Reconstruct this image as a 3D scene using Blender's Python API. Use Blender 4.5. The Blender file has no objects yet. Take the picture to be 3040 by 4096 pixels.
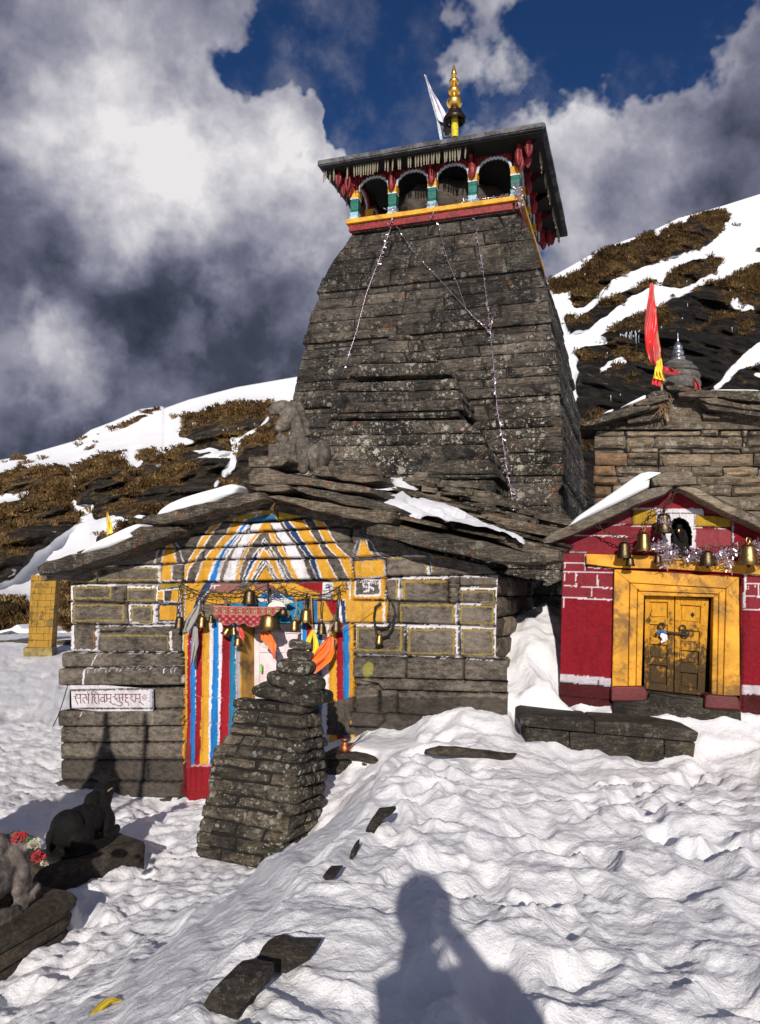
import bpy, bmesh, math, random
import numpy as np
from mathutils import Vector, Matrix
R = math.radians
S = bpy.context.scene
COL = S.collection
random.seed(7)
# ------------------------------------------------------------------ camera
W, H, F = 3040.0, 4096.0, 3077.0          # photograph's own pixels
CAM = np.array((0.0, 0.0, 1.6))
PITCH, ROLL = R(5.9), R(1.5)
FW = np.array((0, math.cos(PITCH), math.sin(PITCH)))
R0 = np.array((1.0, 0, 0)); U0 = np.array((0, -math.sin(PITCH), math.cos(PITCH)))
RT = math.cos(ROLL)*R0 + math.sin(ROLL)*U0
UP = -math.sin(ROLL)*R0 + math.cos(ROLL)*U0
cd = bpy.data.cameras.new('camera'); cam = bpy.data.objects.new('camera', cd); COL.objects.link(cam)
cd.sensor_fit = 'VERTICAL'; cd.sensor_height = 36.0; cd.lens = 36.0*F/H; cd.clip_start = .02; cd.clip_end = 3000
cam.matrix_world = Matrix(((RT[0], UP[0], -FW[0], CAM[0]), (RT[1], UP[1], -FW[1], CAM[1]), (RT[2], UP[2], -FW[2], CAM[2]), (0, 0, 0, 1)))
S.camera = cam

def ray(sx, sy):
    d = FW + (sx-W/2)/F*RT - (sy-H/2)/F*UP
    return d/np.linalg.norm(d)
def proj(P):
    P = np.asarray(P, float) - CAM
    z = P@FW
    return W/2 + F*(P@RT)/z, H/2 - F*(P@UP)/z
def at_z(sx, sy, z):
    d = ray(sx, sy); return CAM + d*((z-CAM[2])/d[2])
def at_y(sx, sy, y):
    d = ray(sx, sy); return CAM + d*(y/d[1])
class Plane:
    """vertical (or tilted back) plane; local a along u, b up, d toward the viewer"""
    def __init__(self, P0, yaw, tilt=0.0):
        y = R(yaw); self.o = np.array(P0, float)
        self.u = np.array((math.cos(y), -math.sin(y), 0.0))
        nh = np.array((-math.sin(y), -math.cos(y), 0.0)); z = np.array((0, 0, 1.0))
        t = R(tilt); self.n = nh*math.cos(t) + z*math.sin(t); self.v = z*math.cos(t) - nh*math.sin(t)
        self.back = -nh
    def hit(self, sx, sy, d=0.0):
        r = ray(sx, sy); o = self.o + self.n*d
        return CAM + r*(((o-CAM)@self.n)/(r@self.n))
    def ab(self, sx, sy, d=0.0):
        p = self.hit(sx, sy, d) - self.o
        return float(p@self.u), float(p@self.v)
    def w(self, a, b, d=0.0):
        return self.o + self.u*a + self.v*b + self.n*d
class Crop:
    def __init__(self, x0, y0, s): self.x0, self.y0, self.s = x0, y0, s
    def __call__(self, x, y): return self.x0+x*self.s, self.y0+y*self.s
    def L(self, pts): return [self(*p) for p in pts]
KD=Crop(0,0,1.8402); K1=Crop(1200,200,.7264); K2=Crop(1000,900,.8475); K3=Crop(2100,700,.5839); K4=Crop(2100,1850,.5690)
K5=Crop(100,1900,.7264); K6=Crop(1200,1900,.6659); K7=Crop(0,2600,.8475); K8=Crop(600,3000,1.0896); K9=Crop(680,2300,.48426)
K10=Crop(220,2700,.26634); K11=Crop(0,3000,.4043); K12=Crop(0,1450,.75666); K13=Crop(1000,1550,.30266); K14=Crop(2000,500,.22465)
K15=Crop(750,2500,.42683); K16=Crop(2400,2000,.38741); K17=Crop(600,1980,.30266); K18=Crop(1000,1980,.3632); K19=Crop(1180,2300,.24213)
K20=Crop(1250,560,.33293); K21=Crop(0,2200,.26958); K22=Crop(1650,200,.1816); K23=Crop(1340,2900,.48426); K24=Crop(0,3800,.42373)
K25=Crop(1500,1800,.48426); K26=Crop(2080,2700,.58111); K27=Crop(2500,1100,.32688)

# ------------------------------------------------------------------ sun and sky
SUNRAY = ray(1675, 3600)                  # where the photographer's own shadow of the lens falls
SUN_EL = math.asin(-SUNRAY[2])
SUN_AZ = math.atan2(-SUNRAY[0], -SUNRAY[1])          # heading of the sun, clockwise from +Y
sl = bpy.data.lights.new('sun', 'SUN'); sl.energy = 4.6; sl.angle = R(.55); sl.color = (1.0, .93, .85)
so = bpy.data.objects.new('sun', sl); COL.objects.link(so)
so.rotation_euler = Vector(SUNRAY).to_track_quat('-Z', 'Y').to_euler(); so.location = (-3, -30, 25)
S.view_settings.view_transform = 'Standard'; S.view_settings.look = 'None'
S.view_settings.exposure = 0.0; S.view_settings.gamma = 1.0

class NT:
    def __init__(self, nt): self.nt = nt; self.n = nt.nodes; self.l = nt.links
    def add(self, t, **k):
        nd = self.n.new(t)
        for a, b in k.items(): setattr(nd, a, b)
        return nd
    def put(self, sock, v):
        if isinstance(v, bpy.types.NodeSocket): self.l.new(v, sock)
        elif v is not None: sock.default_value = v
    def math(self, op, a, b=None, c=None, clamp=False):
        nd = self.add('ShaderNodeMath', operation=op); nd.use_clamp = clamp
        self.put(nd.inputs[0], a); self.put(nd.inputs[1], b)
        if c is not None: self.put(nd.inputs[2], c)
        return nd.outputs[0]
    def vmath(self, op, a, b=None):
        nd = self.add('ShaderNodeVectorMath', operation=op)
        self.put(nd.inputs[0], a); self.put(nd.inputs[1], b)
        return nd.outputs['Value'] if op in ('DOT_PRODUCT', 'LENGTH', 'DISTANCE') else nd.outputs[0]
    def mix(self, f, a, b, blend='MIX'):
        nd = self.add('ShaderNodeMix', data_type='RGBA', blend_type=blend)
        self.put(nd.inputs[0], f); self.put(nd.inputs[6], a); self.put(nd.inputs[7], b)
        return nd.outputs[2]
    def rng(self, v, a, b, c=0.0, d=1.0, smooth=True):
        nd = self.add('ShaderNodeMapRange'); nd.interpolation_type = 'SMOOTHSTEP' if smooth else 'LINEAR'
        self.put(nd.inputs[0], v)
        for i, q in enumerate((a, b, c, d)): nd.inputs[i+1].default_value = q
        return nd.outputs[0]
    def noise(self, vec, scale, detail=4, rough=.55, dist=0.0, col=False):
        nd = self.add('ShaderNodeTexNoise'); self.put(nd.inputs['Vector'], vec)
        nd.inputs['Scale'].default_value = scale; nd.inputs['Detail'].default_value = detail
        nd.inputs['Roughness'].default_value = rough; nd.inputs['Distortion'].default_value = dist
        return nd.outputs['Color' if col else 'Fac']
    def ramp(self, v, stops):
        nd = self.add('ShaderNodeValToRGB'); self.put(nd.inputs[0], v); e = nd.color_ramp.elements
        while len(e) > 1: e.remove(e[-1])
        e[0].position = stops[0][0]; e[0].color = (*stops[0][1], 1)
        for p, c in stops[1:]:
            q = e.new(p); q.color = (*c, 1)
        return nd.outputs[0]

world = bpy.data.worlds.new('World'); S.world = world; world.use_nodes = True
wt = NT(world.node_tree); wt.n.clear()
sky = wt.add('ShaderNodeTexSky', sky_type='NISHITA'); sky.sun_disc = False
sky.sun_elevation = SUN_EL; sky.sun_rotation = SUN_AZ; sky.altitude = 3600; sky.air_density = 1.0; sky.dust_density = .4; sky.ozone_density = 2.5
tc = wt.add('ShaderNodeTexCoord'); DIR = wt.vmath('NORMALIZE', tc.outputs['Generated'])
wcol = wt.noise(DIR, 5.5, 5, .6, .0, True)
DIRW = wt.vmath('NORMALIZE', wt.vmath('ADD', DIR, wt.vmath('MULTIPLY', wt.vmath('SUBTRACT', wcol, (.5, .5, .5)), (.30, .30, .30))))
def dray(x, y): return tuple(float(q) for q in ray(*KD(x, y)))
def blobs(lst):
    tot = None
    for (x, y, rad, wgt) in lst:
        dot = wt.vmath('DOT_PRODUCT', DIRW, dray(x, y))
        ang = math.atan(rad/1672.0)
        g = wt.rng(dot, math.cos(ang*1.35), math.cos(ang*.15), 0.0, wgt)
        tot = g if tot is None else wt.math('ADD', tot, g)
    return tot
nA = wt.noise(DIR, 4.6, 7, .58, .12)
nB = wt.noise(wt.vmath('ADD', DIR, (.035, .02, -.055)), 4.6, 7, .58, .12)
nC = wt.noise(DIR, 15.0, 6, .60, .1)
nD = wt.noise(DIR, 1.7, 3, .5, .1)
cov = blobs([(330, 330, 330, .50), (110, 480, 360, .55), (590, 470, 210, .45), (200, 720, 400, .6), (60, 60, 330, .50), (400, 60, 200, .30),
             (700, 225, 110, .30), (860, 40, 110, .16), (1085, 60, 110, .62), (1290, 40, 90, .16), (1240, 345, 190, .55), (1500, 335, 200, .60), (1640, 150, 150, .62),
             (1420, 450, 280, .55), (690, 360, 90, .35), (120, 900, 320, .55), (500, 820, 320, .55), (980, 330, 120, .2),
             (790, 130, 190, -.40), (540, 165, 150, -.50), (930, 260, 150, -.34), (1310, 195, 200, -.62), (1490, 120, 120, -.28), (640, 90, 90, -.10), (620, 352, 55, -.30), (1545, 40, 90, -.22)])
rear = wt.rng(wt.vmath('DOT_PRODUCT', DIR, (0, 1, 0)), .30, -.25, 0.0, 1.0)      # unseen bright cloud added overhead and behind the camera to lift the shadows
cden = wt.math('ADD', wt.math('ADD', wt.math('ADD', cov, wt.math('MULTIPLY', rear, .30)), wt.math('MULTIPLY', wt.math('SUBTRACT', nA, .5), 1.75)), wt.math('MULTIPLY', wt.math('SUBTRACT', nC, .5), .55))
wisp = wt.math('MULTIPLY', wt.rng(wt.math('ADD', wt.math('MULTIPLY', nA, .6), wt.math('MULTIPLY', nC, .4)), .46, .66), .34)
cmask = wt.math('MAXIMUM', wt.rng(cden, .10, .40), wisp)
lit = blobs([(300, 255, 250, .24), (130, 330, 220, .17), (480, 420, 200, .20), (640, 440, 130, .18), (700, 230, 120, .14), (1240, 300, 130, .22), (1490, 300, 130, .10), (1085, 60, 120, .08), (1330, 430, 160, .14),
             (150, 775, 110, .26), (70, 830, 110, .20), (400, 742, 50, .16), (1240, 520, 90, .12), (330, 860, 140, .10), (300, 480, 220, .10),
             (180, 650, 230, -.20), (480, 680, 270, -.24), (60, 580, 170, -.08), (60, 965, 140, -.20), (520, 780, 150, -.10), (90, 80, 230, -.12), (1610, 300, 140, -.12), (1620, 120, 120, -.08), (430, 50, 160, -.04)])
relief_ = wt.math('MULTIPLY', wt.math('SUBTRACT', nB, nA), 1.15)
lum = wt.math('ADD', wt.math('ADD', wt.math('ADD', wt.math('ADD', wt.math('ADD', .47, wt.math('MULTIPLY', rear, .04)), wt.rng(cden, .12, .75, .13, 0.0)), lit), relief_), wt.math('ADD', wt.math('MULTIPLY', wt.math('SUBTRACT', nC, .5), .34), wt.math('MULTIPLY', wt.math('SUBTRACT', nD, .5), .25)))
ccol = wt.ramp(lum, [(0.0, (.026, .034, .056)), (.22, (.058, .067, .103)), (.44, (.155, .163, .230)), (.66, (.33, .33, .40)), (.86, (.60, .59, .63)), (1.0, (.82, .80, .81))])
SKY_K = .055
nis = wt.vmath('MULTIPLY', sky.outputs[0], (SKY_K*.42, SKY_K*.74, SKY_K*1.15))
final = wt.mix(cmask, nis, ccol)
bg = wt.add('ShaderNodeBackground'); wt.put(bg.inputs[0], final); bg.inputs[1].default_value = 1.0
wo = wt.add('ShaderNodeOutputWorld'); wt.l.new(bg.outputs[0], wo.inputs[0])

# ------------------------------------------------------------------ noise on arrays
def _hash(ix, iy, iz, seed):
    n = (ix*374761393 + iy*668265263 + iz*1103515245 + seed*974634777) & 0xffffffff
    n = ((n ^ (n >> 13))*1274126177) & 0xffffffff
    n = ((n ^ (n >> 16))*2246822519) & 0xffffffff
    return ((n ^ (n >> 15)) & 0xffff)/65535.0
def vnoise(P, seed=0):
    P = np.asarray(P, float); I = np.floor(P).astype(np.int64); f = P-I; f = f*f*(3-2*f)
    out = 0
    for dx in (0, 1):
        for dy in (0, 1):
            for dz in (0, 1):
                w = (f[:, 0] if dx else 1-f[:, 0])*(f[:, 1] if dy else 1-f[:, 1])*(f[:, 2] if dz else 1-f[:, 2])
                out = out + w*_hash(I[:, 0]+dx, I[:, 1]+dy, I[:, 2]+dz, seed)
    return out*2-1
def fbm(P, octv=4, seed=0, gain=.5):
    P = np.asarray(P, float); s = 0; a = 1.0; t = 0
    for o in range(octv):
        s = s + a*vnoise(P*(2.03**o)+o*17.3, seed+o); t += a; a *= gain
    return s/t
def col2(x, y): return np.stack([np.asarray(x, float), np.asarray(y, float), np.zeros(len(x))], 1)
def sstep(e0, e1, x):
    t = np.clip((x-e0)/(e1-e0), 0, 1); return t*t*(3-2*t)
def inpoly(px, py, poly):
    ins = np.zeros(len(px), bool); n = len(poly); j = n-1
    for i in range(n):
        xi, yi = poly[i]; xj, yj = poly[j]
        c = ((yi > py) != (yj > py)) & (px < (xj-xi)*(py-yi)/((yj-yi) if yj != yi else 1e-9)+xi)
        ins ^= c; j = i
    return ins
def segdist(px, py, pts):
    d = np.full(len(px), 1e9)
    for (x0, y0), (x1, y1) in zip(pts[:-1], pts[1:]):
        dx, dy = x1-x0, y1-y0; L2 = dx*dx+dy*dy+1e-9
        t = np.clip(((px-x0)*dx+(py-y0)*dy)/L2, 0, 1)
        d = np.minimum(d, np.hypot(px-x0-t*dx, py-y0-t*dy))
    return d
def srgb(r, g, b):
    f = lambda c: c/12.92 if c <= .04045 else ((c+.055)/1.055)**2.4
    return (f(r/255), f(g/255), f(b/255))

# ------------------------------------------------------------------ mesh helpers
class MB:
    def __init__(self): self.V = []; self.Fc = []; self.C = []
    def add(self, v, f, c=None):
        o = len(self.V); self.V.extend([tuple(map(float, q)) for q in v]); self.Fc.extend([tuple(i+o for i in q) for q in f])
        if c is not None: self.C.extend([tuple(q) for q in c])
        return o
    def box(self, c, size, M=None):
        x, y, z = (q/2 for q in size)
        v = np.array([(-x,-y,-z),(x,-y,-z),(x,y,-z),(-x,y,-z),(-x,-y,z),(x,-y,z),(x,y,z),(-x,y,z)])
        if M is not None: v = v@np.array(M).T
        self.add(v+np.array(c), [(0,3,2,1),(4,5,6,7),(0,1,5,4),(1,2,6,5),(2,3,7,6),(3,0,4,7)])
    def hexa(self, p):
        """8 points: 4 front (ccw from viewer) then the 4 behind them"""
        self.add(p, [(0,1,2,3),(7,6,5,4),(0,4,5,1),(1,5,6,2),(2,6,7,3),(3,7,4,0)])
    def prism(self, front, back):
        n = len(front)
        f = [tuple(range(n)), tuple(range(2*n-1, n-1, -1))]
        for i in range(n):
            j = (i+1) % n; f.append((i, i+n, j+n, j))
        self.add(list(front)+list(back), f)
    def tube(self, pts, rad, seg=6, closed=False):
        pts = [np.array(p, float) for p in pts]; n = len(pts)
        rad = [rad]*n if np.isscalar(rad) else rad
        V = []
        prev = None
        for i in range(n):
            t = pts[min(i+1, n-1)]-pts[max(i-1, 0)]; t = t/(np.linalg.norm(t)+1e-9)
            ref = np.array((0, 0, 1.0)) if abs(t[2]) < .9 else np.array((1.0, 0, 0))
            if prev is None: a = np.cross(t, ref)
            else: a = prev-t*(prev@t)
            if np.linalg.norm(a) < 1e-6: a = np.cross(t, ref)
            a = a/np.linalg.norm(a); prev = a; b = np.cross(t, a)
            for k in range(seg):
                q = 2*math.pi*k/seg; V.append(pts[i]+rad[i]*(a*math.cos(q)+b*math.sin(q)))
        f = []
        for i in range(n-1):
            for k in range(seg):
                k2 = (k+1) % seg; f.append((i*seg+k, i*seg+k2, (i+1)*seg+k2, (i+1)*seg+k))
        f.append(tuple(range(seg-1, -1, -1))); f.append(tuple((n-1)*seg+k for k in range(seg)))
        self.add(V, f)
    def lathe(self, prof, base=(0, 0, 0), axis=(0, 0, 1), seg=24, ripple=None, closed=True):
        """prof: (radius, height) pairs"""
        ax = np.array(axis, float); ax /= np.linalg.norm(ax)
        ref = np.array((1.0, 0, 0)) if abs(ax[0]) < .9 else np.array((0, 1.0, 0))
        a = np.cross(ax, ref); a /= np.linalg.norm(a); b = np.cross(ax, a); base = np.array(base, float)
        V = []
        for (r, h) in prof:
            for k in range(seg):
                q = 2*math.pi*k/seg; rr = r*(1+(ripple[1]*math.cos(ripple[0]*q) if ripple else 0))
                V.append(base+ax*h+rr*(a*math.cos(q)+b*math.sin(q)))
        f = []; n = len(prof)
        for i in range(n-1):
            for k in range(seg):
                k2 = (k+1) % seg; f.append((i*seg+k, i*seg+k2, (i+1)*seg+k2, (i+1)*seg+k))
        if closed:
            f.append(tuple(range(seg-1, -1, -1))); f.append(tuple((n-1)*seg+k for k in range(seg)))
        self.add(V, f)
    def ellipsoid(self, c, r, M=None, nu=20, nv=12):
        V = []; c = np.array(c, float)
        for i in range(1, nv):
            t = math.pi*i/nv
            for k in range(nu):
                q = 2*math.pi*k/nu
                p = np.array((r[0]*math.sin(t)*math.cos(q), r[1]*math.sin(t)*math.sin(q), r[2]*math.cos(t)))
                V.append(p)
        V += [np.array((0, 0, r[2])), np.array((0, 0, -r[2]))]
        V = np.array(V)
        if M is not None: V = V@np.array(M).T
        f = []
        for i in range(nv-2):
            for k in range(nu):
                k2 = (k+1) % nu; f.append((i*nu+k, (i+1)*nu+k, (i+1)*nu+k2, i*nu+k2))
        t, b = len(V)-2, len(V)-1
        for k in range(nu):
            k2 = (k+1) % nu; f.append((t, k, k2)); f.append((b, (nv-2)*nu+k2, (nv-2)*nu+k))
        self.add(V+c, f)
    def grid(self, P, nx, ny, C=None, keep=None):
        """P (ny*nx,3) row-major"""
        f = []
        for j in range(ny-1):
            for i in range(nx-1):
                if keep is None or keep[j, i]: f.append((j*nx+i, j*nx+i+1, (j+1)*nx+i+1, (j+1)*nx+i))
        self.add(P, f, C)
def rotz(a):
    c, s = math.cos(a), math.sin(a); return np.array(((c, -s, 0), (s, c, 0), (0, 0, 1.0)))
def roty(a):
    c, s = math.cos(a), math.sin(a); return np.array(((c, 0, s), (0, 1.0, 0), (-s, 0, c)))
def rotx(a):
    c, s = math.cos(a), math.sin(a); return np.array(((1.0, 0, 0), (0, c, -s), (0, s, c)))

def wloc(o):
    v = np.zeros(3)
    while o is not None: v = v+np.array(o.location); o = o.parent
    return v
def tag(o, label=None, cat=None, group=None, kind=None):
    if label: o['label'] = label
    if cat: o['category'] = cat
    if group: o['group'] = group
    if kind: o['kind'] = kind
    return o
def thing(name, label, cat, loc=(0, 0, 0), group=None):
    o = bpy.data.objects.new(name, None); COL.objects.link(o); o.location = tuple(map(float, loc)); o.empty_display_size = .1
    return tag(o, label, cat, group)
def mesh(name, mb, mat, parent=None, base=None, smooth=True, sharp=38, cname='paint'):
    """links mb (world coordinates) as ONE object; under parent, or at base"""
    V = np.array(mb.V, float).reshape(-1, 3)
    off = wloc(parent) if parent is not None else (np.array(base, float) if base is not None else np.zeros(3))
    me = bpy.data.meshes.new(name); me.from_pydata((V-off).tolist(), [], mb.Fc); me.update()
    if mb.C:
        ca = me.color_attributes.new(cname, 'FLOAT_COLOR', 'POINT')
        ca.data.foreach_set('color', np.array(mb.C, np.float32).reshape(-1))
    if smooth:
        me.polygons.foreach_set('use_smooth', [True]*len(me.polygons))
        if sharp: me.set_sharp_from_angle(angle=R(sharp))
    o = bpy.data.objects.new(name, me); COL.objects.link(o)
    if mat: me.materials.append(mat)
    if parent is not None: o.parent = parent
    elif base is not None: o.location = tuple(map(float, base))
    return o
def solo(name, label, cat, mb, mat, group=None, base=None, kind=None, **k):
    if base is None: V = np.array(mb.V); base = (V[:, 0].mean(), V[:, 1].mean(), V[:, 2].min())
    return tag(mesh(name, mb, mat, base=base, **k), label, cat, group, kind)
def bevel_(o, width=.01, seg=2, angle=35):
    m = o.modifiers.new('bevel', 'BEVEL'); m.width = width; m.segments = seg; m.limit_method = 'ANGLE'; m.angle_limit = R(angle); return o
def remesh(o, vox, smooth=4):
    """bakes a voxel union and a little smoothing into o's own mesh"""
    m = o.modifiers.new('r', 'REMESH'); m.mode = 'VOXEL'; m.voxel_size = vox
    if smooth:
        s = o.modifiers.new('s', 'SMOOTH'); s.iterations = smooth; s.factor = .5
    dg = bpy.context.evaluated_depsgraph_get(); dg.update()
    me = bpy.data.meshes.new_from_object(o.evaluated_get(dg)); mats = list(o.data.materials)
    o.modifiers.clear(); o.data = me
    if not len(me.materials):
        for q in mats: me.materials.append(q)
    me.polygons.foreach_set('use_smooth', [True]*len(me.polygons))
    return o
def copy_tree(o, parent=None):
    c = o.copy(); COL.objects.link(c)
    if parent is not None: c.parent = parent
    for ch in list(o.children): copy_tree(ch, c)
    return c
def px_poly(pl, K, pts, d): return [pl.hit(*K(*p), d) for p in pts]
def px_prism(mb, pl, K, pts, d0, d1, dref=None):
    """outline traced on plane pl at offset d0, pushed straight back to d1"""
    fr = px_poly(pl, K, pts, d0); bk = [p-pl.n*(d0-d1) for p in fr]
    A = np.array(fr); x = (A-A.mean(0))@pl.u; y = (A-A.mean(0))@pl.v
    area = np.sum(x*np.roll(y, -1)-np.roll(x, -1)*y)
    if area < 0: fr, bk = fr[::-1], bk[::-1]
    mb.prism(fr, bk)
# ------------------------------------------------------------------ materials
def newmat(name):
    m = bpy.data.materials.new(name); m.use_nodes = True; t = NT(m.node_tree); t.n.clear()
    out = t.add('ShaderNodeOutputMaterial'); b = t.add('ShaderNodeBsdfPrincipled'); t.l.new(b.outputs[0], out.inputs[0])
    return m, t, b
def bump(t, b, h, strength=.5, dist=.02):
    nd = t.add('ShaderNodeBump'); nd.inputs['Strength'].default_value = strength; nd.inputs['Distance'].default_value = dist
    t.put(nd.inputs['Height'], h); t.l.new(nd.outputs[0], b.inputs['Normal'])
def stretch(t, vec, s):
    m = t.add('ShaderNodeMapping'); t.put(m.inputs['Vector'], vec); m.inputs['Scale'].default_value = s; return m.outputs[0]
def stone_mat(name, mid, dark, light, lichen=0.0, orange=0.0, k=1.0, paint=False, strata=(1, 1, 5), green=0.0, bs=.6, bd=.02, rough=.85, spot=9.0, stain=.5, iv=1.0, lz=None):
    m, t, b = newmat(name)
    tc = t.add('ShaderNodeTexCoord'); P = tc.outputs['Object']
    Q = stretch(t, P, tuple(k*s for s in strata))
    n1 = t.noise(P, .9*k, 6, .62, .3); n2 = t.noise(Q, 7.0, 7, .68, .4); n3 = t.noise(P, 38*k, 5, .65); n4 = t.noise(P, 3.1*k, 5, .6, .6)
    v = t.math('ADD', t.math('MULTIPLY', n1, .5), t.math('ADD', t.math('MULTIPLY', n2, .62), t.math('MULTIPLY', n3, .3)))
    col = t.ramp(v, [(.58, dark), (.70, mid), (.81, light), (.95, tuple(min(1, c*1.4) for c in light))])
    gi = t.add('ShaderNodeNewGeometry').outputs['Random Per Island']
    col = t.mix(1.0, col, t.ramp(gi, [(0.0, (1-.40*iv, 1-.42*iv, 1-.44*iv)), (.35, (1-.16*iv,)*3), (.7, (1+.05*iv, 1.0, 1-.04*iv)), (1.0, (1+.42*iv, 1+.32*iv, 1+.20*iv))]), 'MULTIPLY')
    col = t.mix(t.rng(n4, .52, .66, 0, stain), col, (*[c*.45 for c in dark], 1))     # weather-blackened patches
    at = None
    if green > 0:
        g = t.rng(t.noise(P, 2.3*k, 6, .7, .5), .56, .68, 0, green); col = t.mix(g, col, (.085, .085, .022, 1))
    if orange > 0:
        g = t.rng(t.noise(P, 2.7*k, 7, .72, .9), .585, .66, 0, orange); g = t.math('MULTIPLY', g, t.rng(n3, .40, .6, .3, 1))
        col = t.mix(g, col, (.30, .105, .02, 1))
    if lichen > 0:
        wv = t.vmath('ADD', P, t.vmath('MULTIPLY', t.vmath('SUBTRACT', t.noise(P, 24*k, 3, .6, 0, True), (.5, .5, .5)), (.11/k,)*3))
        mask = None
        for sc, th in ((spot*.62*k, .21), (spot*1.6*k, .25), (spot*3.6*k, .27)):
            vo = t.add('ShaderNodeTexVoronoi'); t.put(vo.inputs['Vector'], wv); vo.inputs['Scale'].default_value = sc
            sep = t.add('ShaderNodeSeparateColor'); t.l.new(vo.outputs['Color'], sep.inputs[0])
            rad = t.math('MULTIPLY', t.rng(sep.outputs[0], .42, 1.0, 0.0, 1.0, False), th*2.0)
            g = t.rng(t.math('SUBTRACT', rad, vo.outputs['Distance']), 0.0, .05)
            mask = g if mask is None else t.math('MAXIMUM', mask, g)
        patch = t.rng(t.noise(P, 1.25*k, 4, .6, .4), .36, .56)
        mask = t.math('MULTIPLY', t.math('MULTIPLY', mask, patch), lichen)
        mask = t.math('MULTIPLY', mask, t.rng(n3, .34, .56, .35, 1))
        if lz:
            sz = t.add('ShaderNodeSeparateXYZ'); t.l.new(P, sz.inputs[0]); mask = t.math('MULTIPLY', mask, t.rng(sz.outputs[2], lz[0], lz[1], 1.0, lz[2]))
        lc = t.mix(t.rng(t.noise(P, 4*k, 2), .40, .62), (.42, .40, .345, 1), (.30, .285, .22, 1))
        col = t.mix(mask, col, lc)
    if paint:
        a = t.add('ShaderNodeAttribute'); a.attribute_name = 'paint'
        wear = t.rng(t.math('ADD', t.math('MULTIPLY', n3, .6), t.math('MULTIPLY', n2, .5)), .36, .52, .40, 1.0)
        tint = t.mix(t.rng(n3, .3, .7), a.outputs['Color'], (.78, .78, .78, 1), 'MULTIPLY')
        drip = t.noise(stretch(t, P, (1, 1, .16)), 7.0, 6, .7); blot = t.noise(P, 2.2, 6, .68, .5)
        tint = t.mix(t.rng(drip, .46, .66, 0, .55), tint, (.52, .48, .46, 1), 'MULTIPLY'); tint = t.mix(t.rng(blot, .50, .66, 0, .5), tint, (.55, .52, .50, 1), 'MULTIPLY')
        col = t.mix(t.math('MULTIPLY', a.outputs['Alpha'], wear), col, tint)
    t.put(b.inputs['Base Color'], col); b.inputs['Roughness'].default_value = rough
    b.inputs['Specular IOR Level'].default_value = .25
    h = t.math('ADD', t.math('MULTIPLY', n2, .8), t.math('MULTIPLY', n3, .55))
    bump(t, b, h, bs, bd)
    return m
def flat_mat(name, c, rough=.6, metal=0.0, vary=.25, scale=12, b_s=.15, b_d=.005, dirt=None, dirt_amt=.0, spec=.4):
    m, t, b = newmat(name); P = t.add('ShaderNodeTexCoord').outputs['Object']
    n = t.noise(P, scale, 6, .6, .2); n2 = t.noise(P, scale*6, 4, .6)
    col = t.mix(t.rng(n, .3, .7, 0, 1), (*[q*(1-vary) for q in c], 1), (*[min(1, q*(1+vary*.6)) for q in c], 1))
    if dirt is not None: col = t.mix(t.rng(t.noise(P, scale*.45, 8, .74, .5), .47, .62, 0, dirt_amt), col, (*dirt, 1))
    t.put(b.inputs['Base Color'], col); b.inputs['Roughness'].default_value = rough; b.inputs['Metallic'].default_value = metal
    b.inputs['Specular IOR Level'].default_value = spec
    bump(t, b, t.math('ADD', n, t.math('MULTIPLY', n2, .6)), b_s, b_d)
    return m
def attr_mat(name, rough=.7, b_s=.35, b_d=.006, scale=30, spec=.35, vary=.25):
    """painted surface: the colour sits in the mesh's paint attribute"""
    m, t, b = newmat(name); P = t.add('ShaderNodeTexCoord').outputs['Object']
    a = t.add('ShaderNodeAttribute'); a.attribute_name = 'paint'
    n = t.noise(P, scale, 5, .65, .3); n2 = t.noise(P, scale*.2, 5, .65, .3)
    col = t.mix(t.rng(n, .3, .7), a.outputs['Color'], (1-vary,)*3+(1,), 'MULTIPLY')
    col = t.mix(t.rng(n2, .35, .7), col, (1-vary*.7, 1-vary*.8, 1-vary*.8, 1), 'MULTIPLY')
    t.put(b.inputs['Base Color'], col); b.inputs['Roughness'].default_value = rough; b.inputs['Specular IOR Level'].default_value = spec
    bump(t, b, n, b_s, b_d)
    return m
def snow_mat(name, c=(.83, .825, .84), fine=.9):
    m, t, b = newmat(name); P = t.add('ShaderNodeTexCoord').outputs['Object']
    n1 = t.noise(P, 13, 7, .70); n2 = t.noise(P, 60, 4, .7); n3 = t.noise(P, 1.1, 4, .6)
    col = t.mix(t.rng(n3, .35, .7), (*c, 1), (c[0]*.93, c[1]*.935, c[2]*.95, 1))
    col = t.mix(t.rng(t.noise(P, 260, 2, .7), .60, .72, 0, .35), col, (.62, .63, .68, 1))
    t.put(b.inputs['Base Color'], col); b.inputs['Roughness'].default_value = .62; b.inputs['Specular IOR Level'].default_value = .35
    bump(t, b, t.math('ADD', t.math('MULTIPLY', n1, 1.0), t.math('MULTIPLY', n2, .28)), fine, .03)
    b.inputs['Subsurface Weight'].default_value = .12; b.inputs['Subsurface Radius'].default_value = (.8, .9, 1.0); b.inputs['Subsurface Scale'].default_value = .03
    return m
M = {}
M['tower'] = stone_mat('tower_stone', (.043, .038, .033), (.011, .0098, .0088), (.108, .094, .079), lichen=1.0, orange=.35, k=1.0, spot=8.0, bs=.9, bd=.03, stain=.85, lz=(4.0, 8.5, .35))
M['hall'] = stone_mat('hall_stone', (.100, .088, .074), (.030, .026, .022), (.170, .150, .126), lichen=.0, orange=.0, k=1.6, strata=(1, 1, 2.2), paint=True, bs=.75, bd=.02, stain=.35)
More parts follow.
